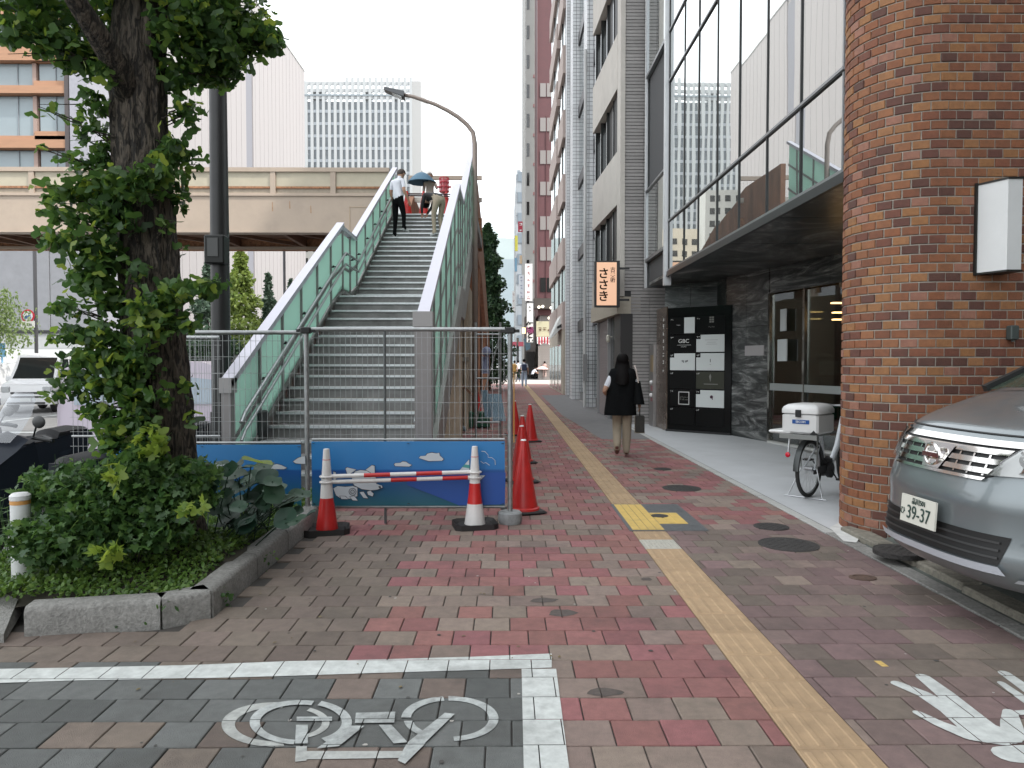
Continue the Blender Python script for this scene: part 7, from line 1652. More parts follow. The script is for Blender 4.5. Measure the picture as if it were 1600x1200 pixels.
q = MB(); q.grid([[(-.76 - .1 * (abs(w_) / .86) ** 2 - .12 * t_, w_, 1.20 + .012 * t_ - .05 * (abs(w_) / .86) ** 2) for w_ in wsn] for t_ in (0, 1)]); q.bar((-.86, -.3, 1.24), (-1.06, .45, 1.31), .015); part('cowl', q, dk, car, world=False)
def patchp(name, m, pts, off, nu=8, nv=4, par=None, smooth='all', thick=True):
    """four-sided patch on the front face; pts = (w,z) bl, br, tr, tl"""
    rows = []
    for j in range(nv + 1):
        v = j / nv; row = []
        for i in range(nu + 1):
            u = i / nu; w_ = (1 - v) * ((1 - u) * pts[0][0] + u * pts[1][0]) + v * ((1 - u) * pts[3][0] + u * pts[2][0]); z = (1 - v) * ((1 - u) * pts[0][1] + u * pts[1][1]) + v * ((1 - u) * pts[3][1] + u * pts[2][1])
            row.append((Fs(w_, z) + off, w_, z))
        rows.append(row)
    q = MB(); q.grid(rows); return part(name, q, m, par or car, smooth=smooth, world=False)
chrome = mat('chrome', (.72, .70, .67), .12, metal=1.0); gblack = mat('grille_black', (.006, .006, .006), .5)
gr = patchp('grille', gblack, [(-.40, .745), (.40, .745), (.52, .945), (-.52, .945)], .006, 16, 4)
for (z0, z1) in ((.735, .752), (.772, .800), (.823, .852), (.875, .905)):
    k = .40 + .12 * (z0 - .745) / .2
    patchp('grille_bar', chrome, [(-k, z0), (k, z0), (k + .015, z1), (-k - .015, z1)], .02, 20, 2, gr)
patchp('grille_bar', chrome, [(-.53, .918), (.53, .918), (.55, .95), (-.55, .95)], .018, 20, 2, gr)
for k in (-.38, -.28, -.18, .18, .28, .38): patchp('grille_post', chrome, [(k - .006, .76), (k + .006, .76), (k + .006, .88), (k - .006, .88)], .012, 1, 4, gr)
patchp('grille_centre', chrome, [(-.075, .755), (.075, .755), (.14, .9), (-.14, .9)], .026, 4, 3, gr)
em = MB(); ex = Fs(0, .83) + .045; em.torus((ex, 0, .828), .062, .011, (1, 0, 0), 28, 8); em.box(ex - .012, ex + .014, -.078, .078, .815, .841); part('emblem', em, mat('emblem_chrome', (.8, .79, .77), .15, metal=1), gr, smooth=40, world=False)
for s in (-1, 1):
    hl = patchp('headlight', mat('lamp_housing', (.36, .37, .36), .25, metal=.6), [(s * .395, .765), (s * .80, .785), (s * .835, .93), (s * .545, .945)] if s > 0 else [(-.80, .785), (-.395, .765), (-.545, .945), (-.835, .93)], .012, 10, 5)
    for (wc, zc, rr) in ((.54, .845, .058), (.70, .86, .05)) if s > 0 else ():
        q = MB(); xx = Fs(wc, zc); q.torus((xx + .012, s * wc, zc), rr, .008, (1, -s * .35, .2), 24, 6); part('lamp_ring', q, chrome, hl, smooth='all', world=False)
        q = MB(); q.sphere((xx - .005, s * wc, zc), rr * .8, 16, 10, (.5, 1, 1)); part('lens', q, mat('lens_grey', (.30, .31, .30), .08, metal=.5), hl, smooth='all', world=False)
    pts = [(s * .39, .757), (s * .81, .775), (s * .85, .94), (s * .535, .955)]
    q = MB(); q.tube([(Fs(abs(a_), b2) + .012, a_, b2) for a_, b2 in pts + pts[:1]], .006, 5); part('lamp_seal', q, dk, hl, world=False)
    cg = patchp('lamp_cover', clearglass('lamp_clear', (.95, .95, .95), .1, .02), [(s * .395, .765), (s * .80, .785), (s * .835, .93), (s * .545, .945)] if s > 0 else [(-.80, .785), (-.395, .765), (-.545, .945), (-.835, .93)], .03, 10, 5, hl)
    patchp('fog_recess', gblack, [(s * .62, .25), (s * .80, .27), (s * .78, .36), (s * .66, .39)] if s > 0 else [(-.80, .27), (-.62, .25), (-.66, .39), (-.78, .36)], .006, 6, 3)
    patchp('fog_trim', chrome if False else mat('trim_silver', (.5, .53, .56), .3, metal=.6), [(s * .58, .225), (s * .84, .235), (s * .84, .25), (s * .60, .245)] if s > 0 else [(-.84, .235), (-.58, .225), (-.60, .245), (-.84, .25)], .02, 6, 1)
    patchp('bumper_crease', cpaint, [(s * .60, .425), (s * .84, .43), (s * .84, .445), (s * .60, .435)] if s > 0 else [(-.84, .43), (-.60, .425), (-.60, .435), (-.84, .445)], .014, 6, 1)
it = patchp('lower_intake', gblack, [(-.52, .30), (.52, .30), (.56, .455), (-.56, .455)], .005, 16, 4)
for z0 in (.335, .375, .415): patchp('intake_slat', mat('slat_dark', (.03, .03, .03), .4), [(-.52, z0), (.52, z0), (.52, z0 + .012), (-.52, z0 + .012)], .016, 16, 1, it)
patchp('chin_strip', mat('trim_silver2', (.62, .66, .72), .25, metal=.3), [(-.56, .255), (.56, .255), (.54, .30), (-.54, .30)], .03, 20, 2)
npz = .485; npl = thing('number_plate', '', '', (0, 0, 0)); 
for k in ('label', 'category'): del npl[k]
npl.parent = car; npl.location = (Fs(0, npz) + .05, -.0, npz); npl.rotation_euler = (0, R(-4), 0)
q = MB(); q.box(-.006, .006, -.165, .165, -.0825, .0825); part('plate', q, mat('plate_cream', (.62, .61, .54), .45), npl, world=False)
pin = mat('plate_green_ink', (.03, .06, .05), .5)
TR = (R(90), 0, R(90))
text('39-37', .115, (.009, .012, -.02), TR, pin, npl, 'plate_number', world=False, sx=.85)
text('品川501', .042, (.009, .01, .052), TR, pin, npl, 'plate_number', world=False, sx=.9); text('ひ', .05, (.009, -.14, -.02), TR, pin, npl, 'plate_number', world=False)

# ------------------------------------------------------------------ motor scooters at the left
def scooter(loc, rz, label, scale=1.0):
    t = thing('motor_scooter', label, 'motor scooter', loc, rz)
    bl_ = mat('scooter_navy', (.012, .016, .024), .4, coat=.0, spec=.15); sm_ = mat('scooter_seat', (.008, .008, .009), .6, spec=.25); ms_ = mat('scooter_grey', (.09, .10, .12), .3, coat=.5)
    def rt(q): return q
    # +x forward
    q = MB(); q.grid([[(x_, w_ * hw, z + (1 - abs(w_)) * bul) for w_ in (-1, -.8, -.4, 0, .4, .8, 1)] for (x_, hw, z, bul) in ((.95, .03, .62, .02), (.88, .14, .72, .05), (.78, .22, .82, .08), (.66, .27, .93, .1), (.56, .27, 1.02, .06), (.5, .24, 1.03, .0))])
    q.grid([[(x_, s_ * hw, z) for s_ in (-1, -.5, 0, .5, 1)] for (x_, hw, z) in ((.95, .03, .62), (.9, .16, .55), (.75, .22, .42), (.6, .24, .3), (.45, .2, .25))])
    for s in (-1, 1):
        q.poly([(.95, s * .03, .62), (.88, s * .14, .72), (.78, s * .22, .82), (.66, s * .27, .93), (.5, s * .25, 1.0), (.42, s * .26, .6), (.45, s * .22, .25), (.6, s * .24, .3), (.75, s * .22, .42), (.9, s * .16, .55)][::s])
    part('front_fairing', q, bl_, t, smooth=35, world=False)
    q = MB(); q.grid([[(x_, w_ * hw, z) for w_ in (-1, -.6, -.2, .2, .6, 1)] for (x_, hw, z) in ((.70, .19, 1.0), (.64, .23, 1.1), (.56, .23, 1.22), (.48, .19, 1.34), (.43, .12, 1.4))])
    q.v = [(v[0] - .06 * (abs(v[1]) / .24) ** 2, v[1], v[2]) for v in q.v]; part('windscreen', q, clearglass('screen_clear', (.8, .84, .88), .10, .03, .12, (.4, .44, .5)), t, smooth='all', world=False)
    q = MB(); q.grid([[(x_, w_ * hw, z + (1 - w_ * w_) * bul) for w_ in (-1, -.7, -.3, 0, .3, .7, 1)] for (x_, hw, z, bul) in ((.1, .1, .74, .0), (.05, .15, .76, .05), (-.15, .17, .77, .06), (-.38, .16, .78, .05), (-.42, .16, .85, .04), (-.7, .15, .86, .05), (-.95, .09, .86, .02))]); part('seat', q, sm_, t, smooth=40, world=False)
    q = MB()
    for s in (-1, 1): q.poly([(.5, s * .2, .35), (.1, s * .2, .3), (.1, s * .16, .74), (-.4, s * .19, .78), (-.95, s * .12, .84), (-1.05, s * .1, .76), (-.75, s * .2, .5), (-.35, s * .22, .38), (.0, s * .22, .2), (.5, s * .2, .2)][::s])
    q.box(-.0, .5, -.2, .2, .22, .36); q.box(-.4, .1, -.17, .17, .3, .74); q.hexa([(-.4, -.17, .5), (-.4, .17, .5), (-.95, .1, .75), (-.95, -.1, .75), (-.4, -.17, .78), (-.4, .17, .78), (-.95, .1, .85), (-.95, -.1, .85)][0:0] or [(-.95, -.1, .75), (-.4, -.17, .5), (-.4, .17, .5), (-.95, .1, .75), (-.95, -.1, .85), (-.4, -.17, .79), (-.4, .17, .79), (-.95, .1, .85)]); part('rear_body', q, bl_, t, smooth=30, world=False)
    q = MB(); q.tube([(.42, -.36, 1.0), (.5, -.2, 1.03), (.55, 0, 1.0), (.5, .2, 1.03), (.42, .36, 1.0)], .016, 8); q.tube([(.42, -.36, 1.0), (.40, -.22, 1.02)], .022, 8); q.tube([(.42, .36, 1.0), (.40, .22, 1.02)], .022, 8); part('handlebar', q, dk, t, world=False)
    for s in (-1, 1):
        q = MB(); q.tube([(.5, s * .24, 1.04), (.55, s * .36, 1.15)], .008, 6); q.sphere((.56, s * .4, 1.17), .075, 12, 8, (.35, 1, .7)); part('mirror', q, dk, t, smooth=40, world=False)
        q = MB(); q.sphere((.83, s * .12, .68), .075, 12, 8, (.6, 1.1, .6)); part('headlight', q, mat('headlight_clear', (.45, .47, .48), .15), t, smooth='all', world=False)
        q = MB(); q.tube([(.72, s * .09, .65), (.85, s * .09, .3)], .022, 8); part('fork', q, steel, t, world=False)
    for xx, rr in ((.86, .27), (-.62, .26)): wheel(t, xx, 0, rr, .12, 5, world=False)
    q = MB(); q.tube([(-.2, -.2, .25), (-.6, -.24, .3), (-1.0, -.25, .42)], [.03, .05, .06], 12); part('exhaust', q, mat('exhaust_dark', (.1, .1, .1), .4, metal=.8), t, smooth=40, world=False)
    q = MB(); q.sphere((-1.0, 0, .78), .07, 10, 6, (.4, 1.6, .6)); part('tail_light', q, mat('tail_red', (.3, .01, .01), .2), t, smooth='all', world=False)
    q = MB(); q.grid([[(x_, w_ * .09, z) for w_ in (-1, 0, 1)] for x_, z in ((1.15, .35), (1.1, .48), (.9, .57), (.7, .54))]); part('front_mudguard', q, ms_, t, smooth='all', world=False)
    t.scale = (scale,) * 3
    return t
scooter((-3.97, 6.7, -.13), R(-114), 'dark navy maxi scooter with a tall clear windscreen parked at the left edge', 1.0)
scooter((-5.5, 8.3, -.13), R(-100), 'second dark scooter parked behind the tall windscreen one', .98)
scooter((-4.15, 8.9, -.13), R(-95), 'third grey black scooter nearest the ginkgo trunk', 1.0)
q = MB(); q.tube([(P(60, 640, 6.6).x, 6.6, 1.12), (P(46, 640, 6.6).x, 6.6, 1.2)], .05, 10)

# ------------------------------------------------------------------ delivery bicycle
bk = thing('delivery_bicycle', 'electric delivery bicycle with a white rear box parked behind the brick column', 'bicycle', (3.42, 8.22, .006), R(90 - 46))
tyre = mat('bike_tyre', (.02, .02, .02), .8); silv = mat('bike_silver', (.45, .46, .47), .3, metal=.8); wf = mat('bike_white', (.62, .65, .68), .3)
WR = .325
def bwheel(x):
    q = MB(); q.torus((x, 0, WR), WR - .022, .022, (0, 1, 0), 40, 10); w_ = part('wheel', q, tyre, bk, smooth='all', world=False)
    q = MB(); q.torus((x, 0, WR), WR - .045, .010, (0, 1, 0), 40, 6); q.tube([(x, -.045, WR), (x, .045, WR)], .028, 14)
    for k in range(28): an = 2 * math.pi * k / 28; q.tube([(x + .025 * math.cos(an + .5), .03 * (-1) ** k, WR + .025 * math.sin(an + .5)), (x + (WR - .045) * math.cos(an), 0, WR + (WR - .045) * math.sin(an))], .0014, 4)
    part('rim', q, silv, w_, world=False)
    q = MB(); rows = []
    for a in range(-10 if x < .5 else 20, 190 if x < .5 else 170, 10):
        t_ = R(a); rows.append([(x + (WR + .02 + .006 * (1 - abs(u))) * math.cos(t_), u * .03, WR + (WR + .02 + .006 * (1 - abs(u))) * math.sin(t_)) for u in (-1, -.5, 0, .5, 1)])
    q.grid(rows); part('mudguard', q, mat('mudguard_dark', (.05, .055, .055), .35, metal=.4), bk, smooth='all', world=False)
bwheel(0); bwheel(1.12)
q = MB(); q.tube([(.43, 0, .28), (.30, 0, .72), (.27, 0, .80)], .018, 10); q.tube([(.43, 0, .28), (.0, .06, WR)], .012, 8); q.tube([(.43, 0, .28), (.0, -.06, WR)], .012, 8); q.tube([(.30, 0, .62), (.0, .06, WR)], .01, 8); q.tube([(.30, 0, .62), (.0, -.06, WR)], .01, 8)
q.tube([(.43, 0, .28), (.60, 0, .33), (.78, 0, .52), (.90, 0, .78), (.93, 0, .86)], [.03, .033, .033, .028, .026], 12); part('frame', q, wf, bk, smooth=45, world=False)
q = MB(); q.tube([(.90, 0, .74), (.95, 0, .62)], .02, 10)
for s in (-1, 1): q.tube([(.96, s * .05, .64), (1.12, s * .055, WR)], .013, 8)
q.tube([(.95, 0, .84), (.91, 0, 1.0)], .014, 8); q.tube([(.62, -.28, 1.0), (.74, -.26, 1.03), (.90, -.1, 1.0), (.91, 0, 1.0), (.90, .1, 1.0), (.74, .26, 1.03), (.62, .28, 1.0)], .0115, 8); part('handlebar', q, silv, bk, smooth=45, world=False)
for s in (-1, 1): q = MB(); q.tube([(.55, s * .285, .99), (.67, s * .275, 1.015)], .017, 8); q.tube([(.74, s * .25, 1.03), (.66, s * .2, .98)], .007, 6); part('grip', q, black, bk, world=False)
q = MB(); q.cbox(.16, .4, -.09, .09, .80, .86, .03); part('saddle', q, black, bk, world=False)
q = MB(); q.cbox(.34, .56, -.05, .05, .20, .42, .03); q.lathe([(.09, -.02), (.09, .02)], n=20); q.v = q.v[:32] + [(.43 + v[0], -.06 + v[2], .27 + v[1]) for v in q.v[32:]]; part('motor_unit', q, black, bk, smooth=40, world=False)
q = MB(); q.tube([(.43, -.08, .27), (.55, -.09, .16)], .009, 6); q.box(.5, .6, -.19, -.1, .145, .165); q.tube([(.43, .08, .27), (.31, .09, .38)], .009, 6); q.box(.26, .36, .1, .19, .375, .395); part('pedal', q, black, bk, world=False)
q = MB(); q.bar((0, -.055, .30), (.43, -.055, .30), .012, .075); part('chain_guard', q, black, bk, world=False)
q = MB()
for s in (-1, 1): q.tube([(.0, s * .09, WR), (-.02, s * .1, .70)], .008, 6); q.tube([(.3, s * .1, .70), (-.28, s * .1, .70)], .01, 6)
for k in range(4): q.tube([(-.28 + .18 * k, -.1, .70), (-.28 + .18 * k, .1, .70)], .008, 6)
q.bar((-.3, -.22, .705), (-.3, .2, .705), .04, .05); part('rear_carrier', q, mat('carrier_grey', (.24, .25, .24), .45, metal=.5), bk, world=False)
q = MB(); q.tube([(-.28, .1, .70), (-.31, .1, .5)], .012, 6); part('reflector_bracket', q, silv, bk, world=False)
q = MB(); q.sphere((-.325, .1, .5), .03, 12, 8, (.5, 1, 1)); part('reflector', q, mat('reflector_red', (.5, .01, .03), .2), bk, smooth='all', world=False)
q = MB(); q.tube([(-.0, .09, WR), (-.10, .20, .008)], .008, 6); q.tube([(-.0, -.09, WR), (-.10, -.20, .008)], .008, 6); q.tube([(-.10, .24, .008), (-.10, -.24, .008)], .008, 6); part('stand', q, silv, bk, world=False)
# box on the carrier is its own thing
bx = thing('delivery_box', 'white plastic delivery box with a black latch strapped on the bicycle carrier', 'box', bk.location + Vector((0, 0, 0)), R(90 - 46))
wpl = mat('box_white_plastic', (.62, .62, .61), .35, var=.04, vscale=6)
q = MB(); q.cbox(-.26, .18, -.205, .205, .735, .955, .02); part('box_base', q, wpl, bx, smooth=30, world=False)
q = MB(); rows = []
for (z, e_) in ((.958, 0), (1.0, 0.0), (1.03, .015), (1.055, .05), (1.065, .1)): rows.append([(-.04 + sx * (.225 - e_), sy_ * (.21 - e_), z) for sx, sy_ in ((-1, -.9), (-.9, -1), (0, -1), (.9, -1), (1, -.9), (1, 0), (1, .9), (.9, 1), (0, 1), (-.9, 1), (-1, .9), (-1, 0))])
q.grid(rows, close=True); q.poly(rows[-1]); part('box_lid', q, wpl, bx, smooth=50, world=False)
q = MB(); q.cbox(-.285, -.262, -.02, .04, .92, 1.0, .004); part('latch', q, black, bx, world=False)
q = MB(); q.box(-.265, -.2615, -.11, .08, .845, .89); lb = part('label_plate', q, mat('label_blue', (.01, .07, .26), .4), bx, world=False)
text('SECOM', .034, (-.267, -.015, .867), (R(90), 0, R(-90)), white, bx, world=False)
q = MB(); q.cbox(-.26, .12, .1, .36, .725, .76, .012); part('side_tray', q, wpl, bx, world=False)
q = MB(); q.ext([(-.27, -.12, .735), (-.27, -.2, .735), (-.27, -.16, .78)], (.03, 0, 0)); part('strap_corner', q, black, bx, world=False)
# ================================================================== PEOPLE
SKEL = dict(pelvis=(0, 0, .93), spine=(0, .0, 1.10), chest=(0, .0, 1.30), neck=(0, 0, 1.45), head0=(0, .01, 1.53), head1=(0, .015, 1.62), top=(0, .01, 1.69))
def person(label, loc, rz, pose, cols, H=1.7, hair='short', group=None, extra=None):
    """x = right, y = forward, z = up. One skinned body surface; hair and loose clothing are children."""
    t = thing('person', label, 'person', loc, rz, group)
    J = dict(SKEL)
    for s, k in ((-1, 'l'), (1, 'r')):
        J['sh' + k] = (s * .17, 0, 1.40); J['el' + k] = (s * .23, -.03, 1.12); J['wr' + k] = (s * .24, .03, .87); J['ha' + k] = (s * .235, .05, .79)
        J['hp' + k] = (s * .09, 0, .90); J['kn' + k] = (s * .10, .02, .49); J['an' + k] = (s * .10, -.02, .09); J['he' + k] = (s * .10, -.05, .045); J['to' + k] = (s * .11, .15, .04)
    J.update(pose); S = H / 1.7
    names = list(J); idx = {n_: i for i, n_ in enumerate(names)}
    rad = dict(pelvis=.135, spine=.115, chest=.135, neck=.05, head0=.07, head1=.092, top=.07)
    for k in 'lr': rad.update({'sh' + k: .062, 'el' + k: .042, 'wr' + k: .028, 'ha' + k: .03, 'hp' + k: .095, 'kn' + k: .06, 'an' + k: .04, 'he' + k: .04, 'to' + k: .03})
    if cols.get('wide'): 
        for k in 'lr': rad['kn' + k] = .085; rad['an' + k] = .07
    E_ = [('pelvis', 'spine'), ('spine', 'chest'), ('chest', 'neck'), ('neck', 'head0'), ('head0', 'head1'), ('head1', 'top')]
    for k in 'lr': E_ += [('chest', 'sh' + k), ('sh' + k, 'el' + k), ('el' + k, 'wr' + k), ('wr' + k, 'ha' + k), ('pelvis', 'hp' + k), ('hp' + k, 'kn' + k), ('kn' + k, 'an' + k), ('an' + k, 'he' + k), ('an' + k, 'to' + k)]
    me = bpy.data.meshes.new('body'); me.from_pydata([tuple(Vector(J[n_]) * S) for n_ in names], [(idx[a], idx[b]) for a, b in E_], [])
    o = bpy.data.objects.new('body_tmp', me); C.objects.link(o)
    bm = bmesh.new(); bm.from_mesh(me); lay = bm.verts.layers.skin.verify(); bm.verts.ensure_lookup_table()
    for n_, i in idx.items():
        r_ = rad[n_] * S; f = (1.22, .78) if n_ in ('pelvis', 'spine', 'chest') else (1, 1)
        bm.verts[i][lay].radius = (r_ * f[0], r_ * f[1]); bm.verts[i][lay].use_root = (n_ == 'pelvis')
    bm.to_mesh(me); bm.free()
    o.modifiers.new('skin', 'SKIN').use_smooth_shade = True; sb = o.modifiers.new('sub', 'SUBSURF'); sb.levels = sb.render_levels = 2
    bpy.context.view_layer.update(); m2 = bpy.data.meshes.new_from_object(o.evaluated_get(bpy.context.evaluated_depsgraph_get())); bpy.data.objects.remove(o)
    segm = {}
    for a, b in E_:
        key = a + '-' + b
        if a in ('neck', 'head0', 'head1'): segm[(a, b)] = 0
        elif a[:2] == 'sh': segm[(a, b)] = 1 if cols.get('sleeve', True) else 0
        elif a[:2] == 'el': segm[(a, b)] = 1 if cols.get('long') else 0
        elif a[:2] == 'wr': segm[(a, b)] = 0
        elif a[:2] in ('hp', 'kn') or (a == 'pelvis' and b[:2] == 'hp'): segm[(a, b)] = 2
        elif a[:2] == 'an': segm[(a, b)] = 3
        else: segm[(a, b)] = 1
    mats = [mat('skin', (.38, .22, .15), .55), cols['top'], cols['legs'], cols['shoes']]
    for m_ in mats: m2.materials.append(m_)
    A_ = np.array([Vector(J[a]) * S for a, b in E_]); B_ = np.array([Vector(J[b]) * S for a, b in E_]); M_ = [segm[(a, b)] for a, b in E_]
    R_ = np.array([(rad[a] + rad[b]) / 2 * S for a, b in E_])
    mi = []
    for p in m2.polygons:
        c_ = np.array(p.center); d = B_ - A_; tt = np.clip(((c_ - A_) * d).sum(1) / (d * d).sum(1), 0, 1); dist_ = np.linalg.norm(A_ + d * tt[:, None] - c_, axis=1) - R_ * .9
        k = int(np.argmin(dist_)); v = M_[k]
        if E_[k][0][:2] == 'sh' and cols.get('sleeve', True) and not cols.get('long') and tt[k] > .72: v = 0
        if E_[k][0] == 'pelvis' and E_[k][1] == 'spine' and tt[k] < .15: v = 2
        mi.append(v)
    m2.polygons.foreach_set('material_index', mi); m2.polygons.foreach_set('use_smooth', [True] * len(mi))
    b_ = bpy.data.objects.new('body', m2); C.objects.link(b_); b_.parent = t
    # fingers as short curled chains rooted in the palms (joined into one mesh per hand)
    for k in 'lr':
        wv, hv = Vector(J['wr' + k]) * S, Vector(J['ha' + k]) * S; d = (hv - wv).normalized(); side = d.cross(Vector((0, 1, 0))); side = side.normalized() if side.length > .1 else Vector((1, 0, 0)); side = d.cross(side).normalized()
        q = MB(); curl = d.cross(side).normalized()
        for i, ln in enumerate((.062, .072, .068, .052)):
            b0 = hv + side * (.03 - .019 * i) * S; q.tube([b0, b0 + (d * ln * .5 + curl * .006) * S, b0 + (d * ln * .9 + curl * .026) * S], [.0095 * S, .0085 * S, .0065 * S], 6)
        b0 = wv + (hv - wv) * .35 + side * .028 * S; q.tube([b0, b0 + (side * .028 + d * .02) * S, b0 + (side * .035 + d * .05) * S], [.011 * S, .0095 * S, .0075 * S], 6); part('fingers', q, mats[0], t, smooth='all', world=False)
    # head details
    h0, h1, tp, nk = (Vector(J[n_]) * S for n_ in ('head0', 'head1', 'top', 'neck')); up = (tp - h0).normalized(); fw = Vector(J.get('face', (0, 1, 0))).normalized(); fw = (fw - up * fw.dot(up)).normalized(); rt = fw.cross(up).normalized()
    hc = h0.lerp(tp, .5); q = MB(); hr = .108 * S
    q.tube([hc + fw * .085 * S, hc + fw * .108 * S - up * .02 * S], [.008 * S, .014 * S], 6)
    for s in (-1, 1): q.sphere(tuple(hc + rt * s * .092 * S - up * .01 * S), .022 * S, 8, 6, (.6, 1, 1.3))
    part('nose_and_ears', q, mats[0], t, smooth='all', world=False)
    q = MB()
    for s in (-1, 1): q.sphere(tuple(hc + fw * .088 * S + rt * s * .032 * S + up * .012 * S), .010 * S, 8, 5)
    q.tube([hc + fw * .088 * S - up * .055 * S - rt * .02 * S, hc + fw * .094 * S - up * .055 * S, hc + fw * .088 * S - up * .055 * S + rt * .02 * S], .004 * S, 5); part('eyes_and_mouth', q, mat('eye_dark', (.05, .02, .02), .3), t, world=False)
    hm = cols.get('hair') or mat('black_hair', (.005, .004, .004), .6, spec=.08, var=.3, vscale=60, stretch=(3, 3, .3)); q = MB(); rows = []
    for a in range(11):
        th = math.pi * a / 10 * (.62 if hair == 'short' else .60)
        row = []
        for k in range(20):
            ph_ = 2 * math.pi * k / 20; back = (1 - math.cos(ph_)) / 2   # ph=0 is forward
            tt = th * (.62 + .5 * back); r_ = hr * (1.04 + .04 * math.sin(5 * ph_ + a) * .4)
            row.append(hc + up * .012 * S + (fw * math.cos(ph_) + rt * math.sin(ph_)) * r_ * math.sin(tt) * (.92 if abs(math.sin(ph_)) > .7 else 1.0) + up * r_ * 1.08 * math.cos(tt))
        rows.append(row)
    if hair == 'long':
        last = rows[-1]
        for j in range(1, 9):
            f_ = j / 8; rows.append([Vector(p) + up * (-.34 * S * f_) * (1 if k > 2 and k < 18 else .25) + (Vector(p) - hc) * (.30 * math.sin(f_ * 2.6)) * (1 if 3 < k < 17 else 0) - fw * (.11 * f_ * (1 if 3 < k < 17 else 0)) for k, p in enumerate(last)])
    q.grid(rows, close=True); part('hair', q, hm, t, smooth='all', world=False)
    if extra: extra(t, J, S)
    return t
def loftcloth(name, t, rings, m):       # rings: (cx, cy, z, rx, ry)
    q = MB(); rows = []
    for j, (cx, cy, z, rx, ry) in enumerate(rings):
        f = j / (len(rings) - 1); rows.append([(cx + rx * math.cos(a) * (1 + .05 * f * math.sin(7 * a + j)), cy + ry * math.sin(a) * (1 + .08 * f * math.sin(6 * a + 1)), z) for a in [2 * math.pi * k / 30 for k in range(30)]])
    q.grid(rows, close=True); return part(name, q, m, t, smooth='all', world=False)
blk = mat('black_cloth', (.006, .0065, .007), .9, spec=.08, bump=.3, bscale=30); khaki = mat('khaki_cloth', (.30, .25, .185), .85, var=.08, vscale=9); wht = mat('white_cloth', (.62, .63, .68), .85, var=.05, vscale=8); skin = mat('skin', (.38, .22, .15), .55)
brshoe = mat('brown_shoe', (.12, .045, .035), .4); whshoe = mat('white_shoe', (.55, .55, .55), .6)
# --- the walking woman
def woman_extra(t, J, S):
    loftcloth('long_vest', t, [(0, -.0, 1.44, .10, .07), (0, -.0, 1.42, .185, .11), (0, -.0, 1.33, .225, .135), (0, -.0, 1.2, .225, .145), (-.01, -.01, 1.05, .235, .155), (-.02, -.015, .92, .238, .16), (-.03, -.02, .80, .248, .165), (-.035, -.03, .71, .255, .17), (-.04, -.03, .68, .256, .172)], blk)
    q = MB(); q.v = []; q.grid([[(.24 + .02 * f + .085 * math.cos(a) * (.5 + .6 * f), -.06 + .16 * math.sin(a) * (.6 + .5 * f), 1.22 - .36 * f) for a in [2 * math.pi * k / 18 for k in range(18)]] for f in (0, .15, .4, .7, .92, 1.0)], close=True)
    tote = part('shoulder_bag', q, blk, t, smooth='all', world=False)
    q = MB(); q.tube([(.25, -.16, 1.2), (.21, -.08, 1.42), (.19, 0, 1.47), (.22, .06, 1.4), (.25, .06, 1.2)], .01, 6); q.tube([(.24, -.08, 1.24), (.2, -.02, 1.48), (.26, .02, 1.25)], .006, 6); part('bag_strap', q, mat('strap_pale', (.45, .38, .34), .6), t, world=False)
wpose = dict(hal=(-.24, .10, 1.10), wrl=(-.27, .06, 1.04), ell=(-.30, -.10, 1.10), shl=(-.165, 0, 1.39), shr=(.165, 0, 1.39), elr=(.235, -.02, 1.12), wrr=(.28, .03, .90), har=(.285, .04, .82),
             knl=(-.085, .10, .50), anl=(-.085, -.15, .20), hel=(-.085, -.19, .18), tol=(-.085, -.06, .05), knr=(.075, .05, .49), anr=(.07, .05, .09), her=(.07, .02, .045), tor=(.075, .21, .03))
# heel of the trailing foot lifted
g = G(972, 714)
wperson = person('long haired woman walking away in a black vest and khaki trousers', (g.x, g.y, .002), R(-9), wpose, dict(top=wht, legs=khaki, shoes=brshoe, wide=True, sleeve=True), 1.64, 'long', extra=woman_extra)
hb = Vector((math.cos(R(-9)) * .285 * .965, math.sin(R(-9)) * .285 * .965, 0)) + Vector((g.x, g.y, 0)); ht = thing('handbag', 'small dark woven box handbag held in the right hand of the walking woman', 'handbag', (hb.x + .01, hb.y + .04, .40), R(-9))
q = MB(); q.cbox(-.075, .075, -.12, .12, .0, .27, .015); part('bag_body', q, mat('woven_black', (.028, .026, .022), .7, var=.4, vscale=60, bump=.8, bscale=80), ht, world=False)
q = MB(); q.tube([(0, -.07, .26), (0, -.06, .36), (0, 0, .385), (0, .06, .36), (0, .07, .26)], .008, 6); part('handle', q, blk, ht, world=False)
q = MB(); q.tube([(-.078, -.1, .0), (-.078, -.1, .27)], .006, 5); q.box(-.078, .078, -.122, .122, -.004, .004); part('trim', q, mat('trim_beige', (.2, .17, .12), .6), ht, world=False)
